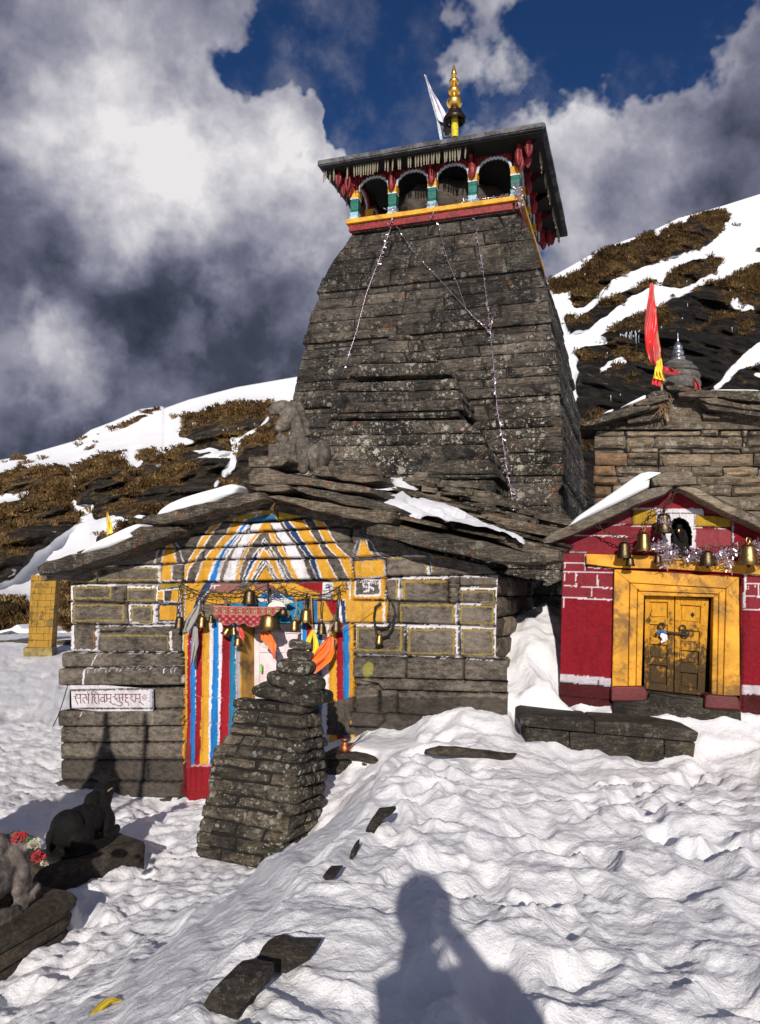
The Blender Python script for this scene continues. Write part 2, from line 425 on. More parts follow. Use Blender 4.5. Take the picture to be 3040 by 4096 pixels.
M['redwall'] = stone_mat('painted_plaster', (.10, .08, .07), (.05, .04, .035), (.15, .13, .11), k=1.5, strata=(1, 1, 1.3), paint=True, bs=.9, bd=.03, stain=.3)
M['slate'] = stone_mat('roof_slate', (.095, .080, .062), (.028, .024, .020), (.21, .18, .14), lichen=.5, orange=.95, k=1.5, strata=(.6, 1, 6), bs=1.0, bd=.035, green=.25, spot=7, iv=1.3)
M['slate2'] = stone_mat('pale_slate', (.16, .135, .105), (.06, .05, .04), (.27, .235, .18), lichen=.35, orange=.3, k=1.6, strata=(.6, 1, 6), bs=.9, bd=.03, spot=7)
M['hut'] = stone_mat('hut_stone', (.155, .125, .090), (.06, .048, .036), (.255, .21, .155), lichen=.6, orange=.8, k=1.1, strata=(.6, 1, 3), bs=1.0, bd=.035, spot=6, iv=1.1)
M['rust'] = stone_mat('rusty_stone', (.19, .115, .062), (.08, .05, .03), (.28, .19, .12), lichen=.2, orange=.6, k=1.3, strata=(.6, 1, 3), bs=1.0, bd=.03)
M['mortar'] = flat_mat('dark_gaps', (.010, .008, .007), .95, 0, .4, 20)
M['cairn'] = stone_mat('pillar_stone', (.066, .058, .046), (.018, .016, .013), (.150, .132, .102), lichen=.9, orange=.3, k=2.0, strata=(1, 1, 2.0), green=.2, bs=1.0, bd=.03, spot=5, stain=.6)
M['lion'] = stone_mat('lion_stone', (.125, .108, .09), (.055, .047, .04), (.20, .175, .145), lichen=.3, orange=.7, k=2.2, strata=(1, 1, 1.2), bs=.8, bd=.02)
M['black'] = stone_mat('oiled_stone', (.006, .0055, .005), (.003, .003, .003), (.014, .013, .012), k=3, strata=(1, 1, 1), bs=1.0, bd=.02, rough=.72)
M['bench'] = stone_mat('dark_step_stone', (.034, .029, .024), (.013, .012, .010), (.075, .064, .05), lichen=.2, k=1.8, strata=(.6, 1, 4), green=.2, bs=.9, bd=.025)
M['slab'] = stone_mat('brown_slab', (.058, .048, .037), (.024, .02, .016), (.11, .092, .07), k=2.2, strata=(1, 1, 2.5), bs=.9, bd=.025)
M['grey'] = stone_mat('grey_statue_stone', (.115, .105, .098), (.055, .05, .046), (.185, .17, .155), k=2.6, strata=(1, 1, 1), green=.5, bs=.7, bd=.012)
M['rock'] = stone_mat('hill_rock', (.040, .034, .027), (.013, .011, .009), (.095, .080, .062), lichen=.35, k=.35, strata=(.5, .8, 4), bs=1.0, bd=.12, spot=6)
M['snow'] = snow_mat('snow')
M['roofsnow'] = snow_mat('roof_snow', (.82, .825, .85), .3)
M['brass'] = flat_mat('brass', (.36, .23, .085), .36, 1.0, .45, 30, .25, .003, (.05, .035, .02), .75)
M['brassdark'] = flat_mat('dark_brass', (.14, .10, .055), .42, 1.0, .5, 30, .3, .003, (.03, .022, .015), .8)
M['gold'] = flat_mat('gold', (.95, .55, .13), .33, 1.0, .12, 20, .06, .003)
M['silver'] = flat_mat('silver', (.62, .62, .66), .30, 1.0, .25, 25, .1, .003)
M['copper'] = flat_mat('copper', (.40, .15, .07), .5, 1.0, .3, 20, .15, .003, (.10, .05, .03), .5)
M['bronze'] = flat_mat('bronze', (.05, .035, .025), .4, .85, .3, 16, .1, .003)
M['iron'] = flat_mat('iron', (.045, .035, .028), .7, .4, .4, 40, .3, .003)
M['redwood'] = flat_mat('red_wood', (.24, .018, .022), .55, 0, .5, 14, .4, .01, (.05, .006, .008), .6)
M['yelwood'] = flat_mat('yellow_wood', (.72, .36, .025), .55, 0, .25, 9, .3, .006, (.12, .06, .015), .45)
M['grnwood'] = flat_mat('green_wood', (.012, .135, .10), .5, 0, .3, 14, .3, .006, (.004, .04, .03), .4)
M['whtwood'] = flat_mat('white_wood', (.52, .58, .62), .6, 0, .25, 14, .3, .006, (.2, .22, .24), .4)
M['bluewood'] = flat_mat('pale_blue_wood', (.38, .56, .66), .55, 0, .25, 14, .3, .006, (.2, .26, .28), .4)
M['darkwood'] = flat_mat('dark_wood', (.010, .009, .008), .8, 0, .4, 10, .5, .02)
M['roofmetal'] = flat_mat('weathered_roof_board', (.052, .052, .055), .75, .0, .6, 5, .7, .03, (.16, .16, .17), .75)
M['pend'] = flat_mat('pendant_wood', (.27, .23, .16), .6, 0, .35, 20, .2, .004, (.10, .12, .08), .5)
M['amalaka'] = stone_mat('drum_stone', (.055, .046, .037), (.02, .017, .014), (.095, .08, .066), k=1.2, strata=(1, 1, 2), bs=.7, bd=.02)
M['door'] = flat_mat('pink_white_door', (.72, .62, .64), .5, 0, .12, 7, .2, .004, (.42, .34, .33), .35)
M['paint'] = attr_mat('painted_wood')
M['cloth'] = attr_mat('cloth', .75, .3, .003, 160, .2, .2)
def silk(name, c, rough=.42, sheen=.3):
    m = flat_mat(name, c, rough, 0, .18, 5, .25, .008); b = [n for n in m.node_tree.nodes if n.type == 'BSDF_PRINCIPLED'][0]
    b.inputs['Sheen Weight'].default_value = sheen; return m
M['orange'] = silk('orange_cloth', (.85, .19, .012)); M['yellow'] = silk('yellow_ribbon', (.82, .62, .012), .3)
M['redsilk'] = silk('red_satin', (.66, .02, .018), .3); M['white'] = silk('white_cloth', (.72, .69, .78)); M['scarf'] = silk('faded_scarf', (.34, .33, .31), .5)
M['redcloth'] = silk('red_cloth', (.40, .012, .015), .5); M['bluecloth'] = silk('blue_cloth', (.02, .10, .28), .5)
M['black_cord'] = flat_mat('black_cord', (.012, .012, .013), .55); M['twine'] = flat_mat('twine', (.36, .24, .12), .8)
M['wire'] = flat_mat('old_wire', (.05, .042, .034), .7, .3); M['twig'] = flat_mat('withered_stems', (.16, .10, .05), .8)
M['skin'] = flat_mat('skin', (.42, .24, .16), .5); M['jacket'] = flat_mat('dark_jacket', (.03, .035, .05), .8); M['hair'] = flat_mat('black_hair', (.012, .010, .009), .6)
M['phone'] = flat_mat('phone_case', (.02, .02, .022), .3)
def tinsel_mat():
    m, t, b = newmat('tinsel'); P = t.add('ShaderNodeTexCoord').outputs['Object']
    n = t.add('ShaderNodeTexWhiteNoise'); v = t.add('ShaderNodeVectorMath', operation='SNAP'); t.put(v.inputs[0], P); v.inputs[1].default_value = (.03, .03, .03)
    t.l.new(v.outputs[0], n.inputs['Vector'])
    c = t.mix(t.rng(n.outputs['Value'], .2, .9, 0, 1, False), (.62, .58, .66, 1), (.82, .66, .70, 1))
    t.put(b.inputs['Base Color'], c); b.inputs['Metallic'].default_value = .9; b.inputs['Roughness'].default_value = .28
    return m
M['tinsel'] = tinsel_mat()
def ice_mat():
    m, t, b = newmat('ice'); b.inputs['Base Color'].default_value = (.75, .82, .88, 1); b.inputs['Roughness'].default_value = .12
    b.inputs['Transmission Weight'].default_value = .5; b.inputs['IOR'].default_value = 1.31; return m
M['ice'] = ice_mat()
def grass_mat(f=1.25):
    m, t, b = newmat('dry_grass'); oi = t.add('ShaderNodeTexCoord').outputs['Object']
    n = t.noise(oi, .8, 5, .65); n2 = t.noise(oi, 9, 2)
    c = t.ramp(t.math('ADD', t.math('MULTIPLY', n, .7), t.math('MULTIPLY', n2, .35)), [(p, tuple(f*q for q in c)) for p, c in ((.36, (.022, .012, .005)), (.48, (.085, .048, .018)), (.58, (.22, .135, .050)), (.68, (.40, .27, .11)))])
    t.put(b.inputs['Base Color'], c); b.inputs['Roughness'].default_value = .8; b.inputs['Specular IOR Level'].default_value = .15; return m
M['grass'] = grass_mat()
def hill_mat(name='hillside', turf_stops=None, rock_stops=None):
    """alpha-free terrain: paint.r = snow, paint.g = dry turf"""
    m, t, b = newmat(name); P = t.add('ShaderNodeTexCoord').outputs['Object']
    a = t.add('ShaderNodeAttribute'); a.attribute_name = 'paint'
    sp = t.add('ShaderNodeSeparateColor'); t.l.new(a.outputs['Color'], sp.inputs[0])
    Q = stretch(t, P, (.35, .5, 1.9)); n1 = t.noise(Q, 1.0, 8, .68, .5); n2 = t.noise(P, 2.4, 7, .7); n3 = t.noise(P, .35, 5, .6)
    rock = t.ramp(t.math('ADD', t.math('MULTIPLY', n1, .6), t.math('MULTIPLY', n2, .4)), rock_stops or [(.38, (.003, .0028, .0025)), (.50, (.009, .0075, .006)), (.60, (.034, .027, .020)), (.72, (.14, .115, .088))])
    turf = t.ramp(t.math('ADD', t.math('MULTIPLY', n2, .7), t.math('MULTIPLY', n3, .4)), turf_stops or [(.38, (.008, .005, .003)), (.52, (.036, .021, .009)), (.66, (.12, .073, .029))])
    g = t.rng(t.math('ADD', sp.outputs[1], t.math('MULTIPLY', t.math('SUBTRACT', n2, .5), 1.0)), .22, .55)
    col = t.mix(g, rock, turf)
    s = t.rng(t.math('ADD', sp.outputs[0], t.math('MULTIPLY', t.math('SUBTRACT', n2, .5), .35)), .42, .56)
    col = t.mix(s, col, (.80, .81, .84, 1))
    t.put(b.inputs['Base Color'], col); b.inputs['Roughness'].default_value = .8; b.inputs['Specular IOR Level'].default_value = .2
    h = t.math('MULTIPLY', t.math('ADD', t.math('MULTIPLY', n1, .9), t.math('MULTIPLY', n2, .7)), t.math('SUBTRACT', 1.08, s))
    bump(t, b, h, 1.0, .35)
    return m
M['hill'] = hill_mat('left_hillside', [(.36, (.014, .009, .004)), (.50, (.065, .038, .015)), (.62, (.20, .125, .050))], [(.36, (.005, .004, .0035)), (.48, (.020, .016, .011)), (.57, (.070, .054, .037)), (.68, (.20, .165, .12))])
M['hill2'] = hill_mat('right_hillside')
M['grass2'] = grass_mat(.95)
# ------------------------------------------------------------------ shared planes
HP = Plane(at_y(1080, 2900, 9.4), 19)              # front wall of the hall
TP = Plane(at_y(2246, 1925, 13.6), 19, 8.5)        # leaning front face of the tower
RP = Plane(at_y(2600, 2400, 8.8), 13)               # front of the red shrine
BP = Plane(at_y(2440, 2950, 8.05), 5)              # front of the dark step
PP = Plane(at_y(1440, 3060, 8.2), 19)              # edge of the low platform by the hall door
PA0, PA1 = PP.ab(*K23(95, 240))[0], PP.ab(*K23(560, 320))[0]
STEPF = np.array([BP.ab(*K26(*p), .05) for p in ((0, 462), (200, 462), (340, 470), (480, 490), (620, 555), (790, 560), (860, 530), (1000, 510), (1180, 465), (1240, 440))])
# ------------------------------------------------------------------ snow ground
def tps(pts):
    pts = np.array(pts, float); n = len(pts); X = pts[:, :2]; r = np.hypot(X[:, None, 0]-X[None, :, 0], X[:, None, 1]-X[None, :, 1])
    A = np.zeros((n+3, n+3)); A[:n, :n] = r+np.eye(n)*.02; A[:n, n] = 1; A[:n, n+1:] = X; A[n, :n] = 1; A[n+1:, :n] = X.T
    s = np.linalg.solve(A, np.concatenate([pts[:, 2], np.zeros(3)]))
    def f(x, y):
        o = s[n]+s[n+1]*x+s[n+2]*y
        for i in range(n): o = o+s[i]*np.hypot(x-X[i, 0], y-X[i, 1])
        return o
    return f
def hp(sx, sy, d=.05): return tuple(HP.hit(sx, sy, d))
same = [tuple(at_y(2185, 2440, 10.3)), tuple(at_y(2230, 2470, 9.9)), tuple(at_y(2085, 2570, 9.5)), tuple(at_y(2060, 2790, 8.75)), tuple(at_y(2200, 2740, 8.75)), tuple(at_y(2165, 2600, 9.3)),
        tuple(at_y(2120, 2845, 8.5)), tuple(RP.hit(2255, 2845, .02)), tuple(RP.hit(2480, 2885, .22)), tuple(RP.hit(2660, 2885, .22)), tuple(RP.hit(2900, 2875, .15)), tuple(RP.hit(3040, 2880, .1)),
        (2.3, 12.5, 1.2), (1.9, 11.2, 1.35), (4.5, 9.6, .3), (6.5, 10, .4), (6, 14, .8), (1, 15, .9), (9, 8, .2), (12, 14, 1.5), (-3, 16, -.2), (-5, 14, -.55)]
low_pts = same+[hp(300, 3160), hp(700, 3212), hp(860, 3205), hp(1380, 2965), hp(1534, 2926), hp(1730, 2910), hp(1900, 2862), hp(2000, 2830),
        tuple(at_y(1400, 3130, 8.0)), tuple(at_y(1540, 3095, 8.0)), tuple(at_y(1300, 3200, 7.6)), tuple(at_z(1130, 3430, -.78)), tuple(at_z(800, 3390, -.86)), tuple(at_z(560, 3300, -.9)),
        tuple(at_z(400, 3480, -.82)), tuple(at_z(100, 3200, -.85)), tuple(at_z(250, 3620, -.88)), tuple(at_z(0, 3900, -.86)), tuple(at_z(700, 3650, -.74)),
        (-2.0, 4.2, -.82), (-2.6, 3.0, -.85), (-2.6, 0, -.85), (-3, -5, -.85), (-5, 6, -.9), (-8, 8, -.8), (-6.0, 11, -.8), (-10, 3, -.95), (-8.5, 20, -.16), (-14, 21, -.1), (-5.5, 20, -.15),
        tuple(at_y(1500, 3046, 8.15)), tuple(at_y(1750, 3010, 8.1)), tuple(at_y(1640, 2990, 8.5)), tuple(at_y(1900, 2930, 8.4)), (3, 5, 0), (0, -4, -.3)]
high_pts = same+[hp(1534, 2926), hp(1900, 2862), (.15, 7.15, .0), (-.26, 4.6, .0), (-.47, 3.7, 0), (-.65, 3, 0), (-.75, 1.5, 0), (-.8, 0, 0), (1.0, 7.6, .04), (1.55, 7.9, .0), (2.6, 8.2, -.03), (3.5, 8.1, .05), (4.2, 8.2, .2),
        (2.4, 5.5, .03), (1.0, 5, .02), (4, 5, .05), (1.5, 3.1, 0), (0, 2, 0), (3, 1, 0), (0, -3, 0), (5, -4, 0), (8, 3, .1), (1, 8.05, .06)]
zlow, zhigh = tps(low_pts), tps(high_pts)
CREST = np.array([(-1.3, -6), (-1.0, -1), (-.85, 1.2), (-.65, 3.0), (-.47, 3.7), (-.26, 4.6), (-.08, 5.5), (.15, 7.1), (.40, 7.75), (.6, 9), (.6, 30)])
def crest_sd(x, y):
    xc = np.interp(y, CREST[:, 1], CREST[:, 0]); return (x-xc)*.97
def ground_base(x, y):
    s = crest_sd(x, y)/np.interp(y, [4.5, 6.0, 7.2], [1.0, .72, .34]); w = sstep(-1.75, .12, s)
    return zlow(x, y)*(1-w)+zhigh(x, y)*w
_rf = np.random.default_rng(77)
FEET = []
for (n, fx0, fx1, fy0, fy1) in ((80, -.2, 2.6, 2.2, 7.3), (40, 2.2, 4.6, 4.6, 8.0), (110, -5.2, -1.6, 5.8, 10.0), (40, -3.2, -1.9, 3.2, 6.0), (120, -9, -4, 9, 19)):
    for _ in range(n): FEET.append((_rf.uniform(fx0, fx1), _rf.uniform(fy0, fy1), _rf.normal(.25, .7), _rf.uniform(.8, 1.35), _rf.uniform(.035, .10)))
def footprints(x, y, top, rest):
    out = np.zeros_like(x); wgt = np.clip(top+rest*.9, 0, 1)
    for (fx, fy, a, sc, dp) in FEET:
        q = np.where((np.abs(x-fx) < .45) & (np.abs(y-fy) < .45))[0]
        if not len(q): continue
        dx, dy = x[q]-fx, y[q]-fy; c, s = math.cos(a), math.sin(a); u = (dx*c-dy*s)/(.085*sc); v = (dx*s+dy*c)/(.165*sc)
        r = np.sqrt(u*u+v*v)*(1+.22*fbm(col2(x[q], y[q])*9+fx, 2, 90)); h = -dp*.85*np.exp(-r**2.6*.75)+dp*.16*np.exp(-((r-1.45)/.36)**2)*(1+.9*fbm(col2(x[q], y[q])*22, 2, 91))
        out[q] = np.minimum(out[q], 0)+h*1.0 if False else out[q]+h
    return np.clip(out, -.13, .07)*wgt
def ground_z(x, y, detail=True):
    x = np.atleast_1d(np.asarray(x, float)); y = np.atleast_1d(np.asarray(y, float)); r = np.hypot(x, y)
    z = ground_base(x, y)
    far = np.clip((r-14)/16, 0, 1); z = z*(1-far)+far*(-.1+.02*0)
    if not detail: return z
    s = crest_sd(x, y)/np.interp(y, [4.5, 6.0, 7.2], [1.0, .72, .34]); Q = col2(x, y)
    top = sstep(-.25, .35, s); slope = sstep(-1.9, -1.3, s)*(1-sstep(-.3, .1, s)); rest = 1-np.maximum(top, slope)
    fade = 1/(1+np.maximum(r-12, 0)*.08)
    warp = col2(x+.10*fbm(Q*2.3, 2, 5), y+.10*fbm(Q*2.3+9, 2, 6))
    big = fbm(warp*np.array((1.0, 1.2, 1)), 3, 11)
    n2 = fbm(warp*np.array((2.5, 3.2, 1)), 2, 12); bil = 1-2.0*np.abs(n2)                       # puffy lumps
    n3 = fbm(warp*np.array((6.0, 7.5, 1)), 3, 13); bil3 = 1-2.2*np.abs(n3)
    foot = np.minimum(fbm(warp*np.array((2.0, 2.8, 1))+31, 2, 14)+.12, 0)                         # trodden dents
    fine = fbm(Q*17, 4, 15, .6)
    lump = .085*big+.062*bil+.017*bil3+.16*foot+.015*fine
    # wind-packed slope below the crest: streaks running along it
    st = fbm(np.stack([(x+y*.25)*5.5, (y-x*.25)*.8, np.zeros_like(x)], 1), 3, 16)
    far_ = 1-sstep(-1.15, -.75, s); streak = .075*st+.010*bil3+.009*fine+.045*big+far_*(.045*bil+.02*bil3)
    n4 = fbm(warp*np.array((5.0, 7.5, 1)), 3, 18); tr = .05*big+.035*(1-2.3*np.abs(n4))+.010*bil3+.08*foot+.014*fine
    zf = z+fade*(top*lump+slope*streak+rest*tr)+footprints(x, y, top, rest)+.13*sstep(-.13, .07, s+.10*fbm(Q*3.1, 2, 95))*(1-sstep(.4, 1.6, s))*(1-sstep(6.9, 7.5, y))*sstep(1.2, 2.2, y)
    # snow lying on the platform beside the hall door
    A = (x-PP.o[0])*PP.u[0]+(y-PP.o[1])*PP.u[1]; Dp = -((x-PP.o[0])*PP.n[0]+(y-PP.o[1])*PP.n[1])
    w = sstep(PA0-.03, PA0+.04, A)*(1-sstep(PA1, PA1+.25, A))*sstep(-.02, .05, Dp-.06*fbm(Q*6, 2, 77))*(1-sstep(1.5, 2.0, Dp))
    # trodden hollow in front of the dark step
    A2 = (x-BP.o[0])*BP.u[0]+(y-BP.o[1])*BP.u[1]; D2 = (x-BP.o[0])*BP.n[0]+(y-BP.o[1])*BP.n[1]
    cap = np.interp(A2, STEPF[:, 0], STEPF[:, 1])+BP.o[2]+.12*np.clip(D2-.08, 0, 1)+.02*fbm(Q*5, 3, 79)
    w2 = sstep(STEPF[0, 0]-.10, STEPF[0, 0]+.05, A2)*(1-sstep(STEPF[-1, 0]-.05, STEPF[-1, 0]+.15, A2))*sstep(-.55, -.45, D2)*(1-sstep(.35, .9, D2))
    zf = np.where(w2 > 0, zf*(1-w2)+w2*np.minimum(zf, cap), zf)
    return np.maximum(zf, zf*(1-w)+w*(-.03+.10*np.clip(A-.15, 0, 1)+.03*fbm(Q*4, 3, 78)+.035*sstep(0, .25, Dp)))
ph = np.concatenate([np.linspace(-180, -44, 46)[:-1], np.linspace(-44, 44, 640), np.linspace(44, 180, 46)[1:]])
rr = np.concatenate([[.12, .3, .6, 1.0, 1.4], np.geomspace(1.7, 14, 520), np.geomspace(14.3, 34, 90), np.geomspace(38, 900, 20)])
PH, RR = np.meshgrid(np.radians(ph), rr); gx = (RR*np.sin(PH)).ravel(); gy = (RR*np.cos(PH)).ravel()
gz = ground_z(gx, gy)
gmb = MB(); gmb.grid(np.stack([gx, gy, gz], 1), len(ph), len(rr))
g = mesh('snow_ground', gmb, M['snow'], sharp=0); tag(g, kind='structure')
def ground_hit(sx, sy, r0=1.5, r1=30.0):
    d = ray(sx, sy); t = np.geomspace(r0, r1, 900); P = CAM+d*t[:, None]; q = np.where(P[:, 2] < ground_z(P[:, 0], P[:, 1]))[0]
    return P[q[0]] if len(q) else P[-1]
def gz1(x, y): return float(ground_z([x], [y])[0])

# ------------------------------------------------------------------ hillsides
def hillside(name, sky, base_y, x0, x1, D0, D1, nx, ny, rock, snowp, seed, wob=16, power=1.0, grassband=(25, 60, 110, 170, 240), nblades=20000, blade=.45, bulge=1.5, tuft=1.0, turn=0.0, hm='hill', gm_='grass'):
    sx = np.linspace(x0, x1, nx); t = np.linspace(0, 1, ny)
    SX, T = np.meshgrid(sx, t); skyy = np.interp(sx, [p[0] for p in sky], [p[1] for p in sky]); by = np.interp(sx, [p[0] for p in base_y], [p[1] for p in base_y])
    SY = by[None, :]+(skyy-by)[None, :]*T
    X = SX.ravel(); Y = SY.ravel()
    Qn = col2(X/70, Y/50); wx = X+wob*fbm(Qn, 4, seed)+wob*.35*fbm(Qn*5, 3, seed+7); wy = Y+wob*fbm(Qn+40, 4, seed+3)+wob*.35*fbm(Qn*5+20, 3, seed+8)
    def mask(ax, ay):
        m = np.zeros(len(ax), bool)
        for p in rock: m |= inpoly(ax, ay, p)
        for p in snowp: m &= ~inpoly(ax, ay, p)
        return m
    rk = mask(wx, wy); R2 = rk.reshape(ny, nx).astype(float)
    def blur(a, k):
        for ax in (0, 1):
            c = np.cumsum(np.pad(a, [(k+1, k) if i == ax else (0, 0) for i in (0, 1)], mode='edge'), axis=ax)
            a = (np.take(c, range(2*k+1, c.shape[ax]), ax)-np.take(c, range(0, c.shape[ax]-2*k-1), ax))/(2*k+1)
        return a
    soft = blur(R2, 2); wide = .5*blur(R2, 6)+.6*blur(R2, 16)
    dirs = np.array([ray(a, b) for a, b in zip(X, Y)])
    D = D0*(D1/D0)**(T**power)*(1+turn*(SX-x0)/(x1-x0)); dep = D.ravel()
    P = CAM+dirs*(dep/dirs[:, 1])[:, None]
    led = fbm(P*np.array((.16, .16, .75)), 5, seed+20); rough = fbm(P*np.array((.5, .5, 1.3)), 4, seed+21); roll = fbm(P*np.array((.09, .09, .12)), 3, seed+22)
    k = D0*1.55/30.0*(dep/dep.min())**.35
    push = wide.ravel()*bulge*k+soft.ravel()*(1.5*led+.8*rough+1.1*(.45-np.abs(fbm(P*np.array((.22, .22, .36)), 3, seed+23))*2.2))*k+.5*roll*k+(1-soft.ravel())*.10*rough*k
    edge = np.minimum(1, np.minimum((1-T)*14, 1)).ravel()
    P = CAM+dirs*((dep-push*edge)/dirs[:, 1])[:, None]
    # turf clings to the upper part of each outcrop
    gr = np.zeros(len(X))
    for o in grassband: gr += (1-mask(wx, wy-o).astype(float))*rk
    gr /= len(grassband)
    hn = fbm(P*np.array((.35, .35, .6)), 4, seed+30)
    turf = np.clip(gr*1.15+1.1*hn-.12, 0, 1)*rk
    dust = sstep(.26, .42, fbm(P*np.array((.30, .30, .95))/np.maximum(.5, k[:, None]), 4, seed+33))*(.75 if turn == 0 else .40)*soft.ravel(); turf = turf*(1-dust)
    C = np.stack([np.clip(1-soft.ravel()+dust, 0, 1), turf, np.zeros(len(X)), np.ones(len(X))], 1)
    # drop the far side behind the skyline and tuck the foot into the ground
    G = P.reshape(ny, nx, 3); back = G[-1].copy(); back[:, 1] += 30; back[:, 2] -= 14; foot = G[0].copy(); foot[:, 1] -= 2.0; foot[:, 2] -= 3.0
    G2 = np.concatenate([foot[None], G, back[None]]); C3 = C.reshape(ny, nx, 4); C2 = np.concatenate([C3[:1], C3, C3[-1:]])
    mb = MB(); mb.grid(G2.reshape(-1, 3), nx, ny+2, C2.reshape(-1, 4))
    o = mesh(name, mb, M[hm], sharp=0); tag(o, kind='structure')
    # tufts of dry grass: clumps of drooping blades
    rng = np.random.default_rng(seed); w = np.clip(turf-.34, 0, 1)**1.2*(1/dep); w[:nx] = 0; nb_ = 15; nt_ = nblades//nb_
    ti = np.repeat(rng.choice(len(X), nt_, p=w/w.sum()), nb_); nblades = nt_*nb_; tsz = np.repeat(.45+1.1*rng.random(nt_)**1.6, nb_); kk_ = k[ti]
    lump = np.repeat(rng.normal(0, 1, (nt_, 3)), nb_, 0)*np.array((.10, .10, .04))*kk_[:, None]
    th = rng.random(nblades)*2*math.pi; rad = rng.random(nblades)**.5*.11*tsz*kk_
    B = P[ti]+lump+np.stack([np.cos(th)*rad, np.sin(th)*rad, -.05*kk_], 1)
    L = blade*tsz*(.55+.6*rng.random(nblades))*np.sqrt(kk_)*tuft
    out_ = np.stack([np.cos(th)*.75, np.sin(th)*.75-.45, np.zeros(nblades)], 1)
    mid = B+out_*(L*.30)[:, None]; mid[:, 2] += L*.42; tip = B+out_*(L*.80)[:, None]; tip[:, 2] += L*(.36*rng.random(nblades)-.12)
    wd = .017*kk_*(.5+rng.random(nblades)); sd = np.stack([np.abs(np.cos(th*3))+.35, .25*np.sin(th*3), np.zeros(nblades)], 1)*wd[:, None]
    V = np.stack([B-sd, B+sd, mid+sd*.7, mid-sd*.7, tip], 1).reshape(-1, 3)
    gm = MB(); gm.V = V.tolist(); gm.Fc = [q for i in range(nblades) for q in ((5*i, 5*i+1, 5*i+2, 5*i+3), (5*i+3, 5*i+2, 5*i+4))]
    gobj = mesh('dry_grass', gm, M[gm_], sharp=0); tag(gobj, 'brown dry grass on the snowy hillside', kind='stuff')
    return dict(P=P.reshape(ny, nx, 3), sx=sx, SY=SY)
L12 = K12.L; L3 = K3.L
rockL = [L12(p) for p in (
    [(965, 290), (1080, 245), (1180, 215), (1250, 203), (1430, 205), (1470, 260), (1600, 280), (1600, 460), (1440, 430), (1300, 402), (1100, 408), (940, 400)],
    [(1250, 470), (1290, 390), (1430, 296), (1640, 290), (2300, 300), (2300, 900), (1100, 900), (1130, 640), (1200, 560)],
    [(770, 520), (900, 462), (1060, 407), (1220, 398), (1225, 480), (1180, 560), (1130, 645), (880, 690), (500, 800), (380, 780), (390, 640), (400, 545), (510, 490), (650, 470), (640, 545), (700, 560)],
    [(720, 495), (745, 468), (840, 458), (770, 512)],
    [(-300, 620), (0, 592), (60, 575), (180, 545), (330, 552), (375, 575), (385, 690), (520, 640), (520, 900), (380, 1000), (240, 1010), (-300, 1420)],
    [(480, 780), (960, 640), (1300, 560), (1300, 1000), (600, 1030), (520, 1000), (500, 850)],
    [(30, 525), (75, 497), (140, 495), (150, 510), (90, 522)], [(400, 432), (440, 420), (455, 428), (420, 436)], [(400, 475), (430, 460), (530, 420), (470, 460)],
    [(210, 510), (245, 497), (240, 512)], [(580, 430), (605, 422), (610, 432)], [(500, 385), (610, 345), (760, 260), (855, 232), (855, 250), (740, 300), (620, 360), (470, 395), (400, 412), (440, 385)],
    [(905, 285), (945, 268), (935, 282)], [(1090, 195), (1118, 188), (1112, 197)], [(730, 435), (760, 430), (745, 440)], [(55, 548), (150, 530), (160, 540), (60, 556)],
    [(-300, 1270), (0, 1225), (80, 1235), (150, 1270), (150, 1420), (-300, 1500)], [(310, 1180), (380, 1130), (380, 1420), (300, 1380)],
    [(60, 1120), (140, 1050), (170, 1040), (140, 1110), (90, 1140)], [(340, 990), (380, 920), (460, 905), (430, 980), (390, 1000)])]
snowL = [L12(p) for p in (
    [(365, 590), (385, 585), (405, 640), (412, 665), (385, 672)], [(-200, 700), (0, 708), (90, 680), (150, 672), (165, 695), (70, 735), (0, 750), (-200, 760)],
    [(470, 760), (500, 735), (490, 810), (520, 890), (515, 930), (430, 990), (300, 1060), (180, 1090), (150, 1260), (60, 1235), (0, 1220), (-200, 1260), (-100, 1180), (60, 1150), (190, 1010), (330, 905), (400, 850), (430, 800)],
    [(310, 690), (380, 672), (370, 690), (330, 705)], [(370, 735), (400, 730), (395, 760), (372, 760)], [(355, 765), (470, 745), (480, 790), (430, 800)],
    [(1160, 600), (1255, 485), (1235, 560), (1200, 598), (1140, 600)], [(1130, 665), (1138, 622), (1160, 618), (1145, 662)], [(560, 630), (605, 602), (600, 612), (570, 636)],
    [(1230, 400), (1290, 385), (1425, 280), (1430, 296), (1310, 392), (1260, 410)], [(1000, 330), (960, 320), (965, 335)],
    [(700, 565), (790, 535), (905, 528), (900, 534), (780, 552), (690, 572)])]
skyL = K12.L([(-700, 640), (0, 515), (130, 490), (400, 412), (480, 355), (600, 310), (740, 246), (855, 231), (872, 240), (1000, 195), (1250, 130), (1550, 78), (2300, -40)])
HL = hillside('hillside', skyL, [(-500, 2660), (400, 2660), (1400, 2500), (1700, 2400)], -1900, 1560, 22.5, 62, 800, 250, rockL, snowL, 3, nblades=60000, blade=.36, bulge=2.6)
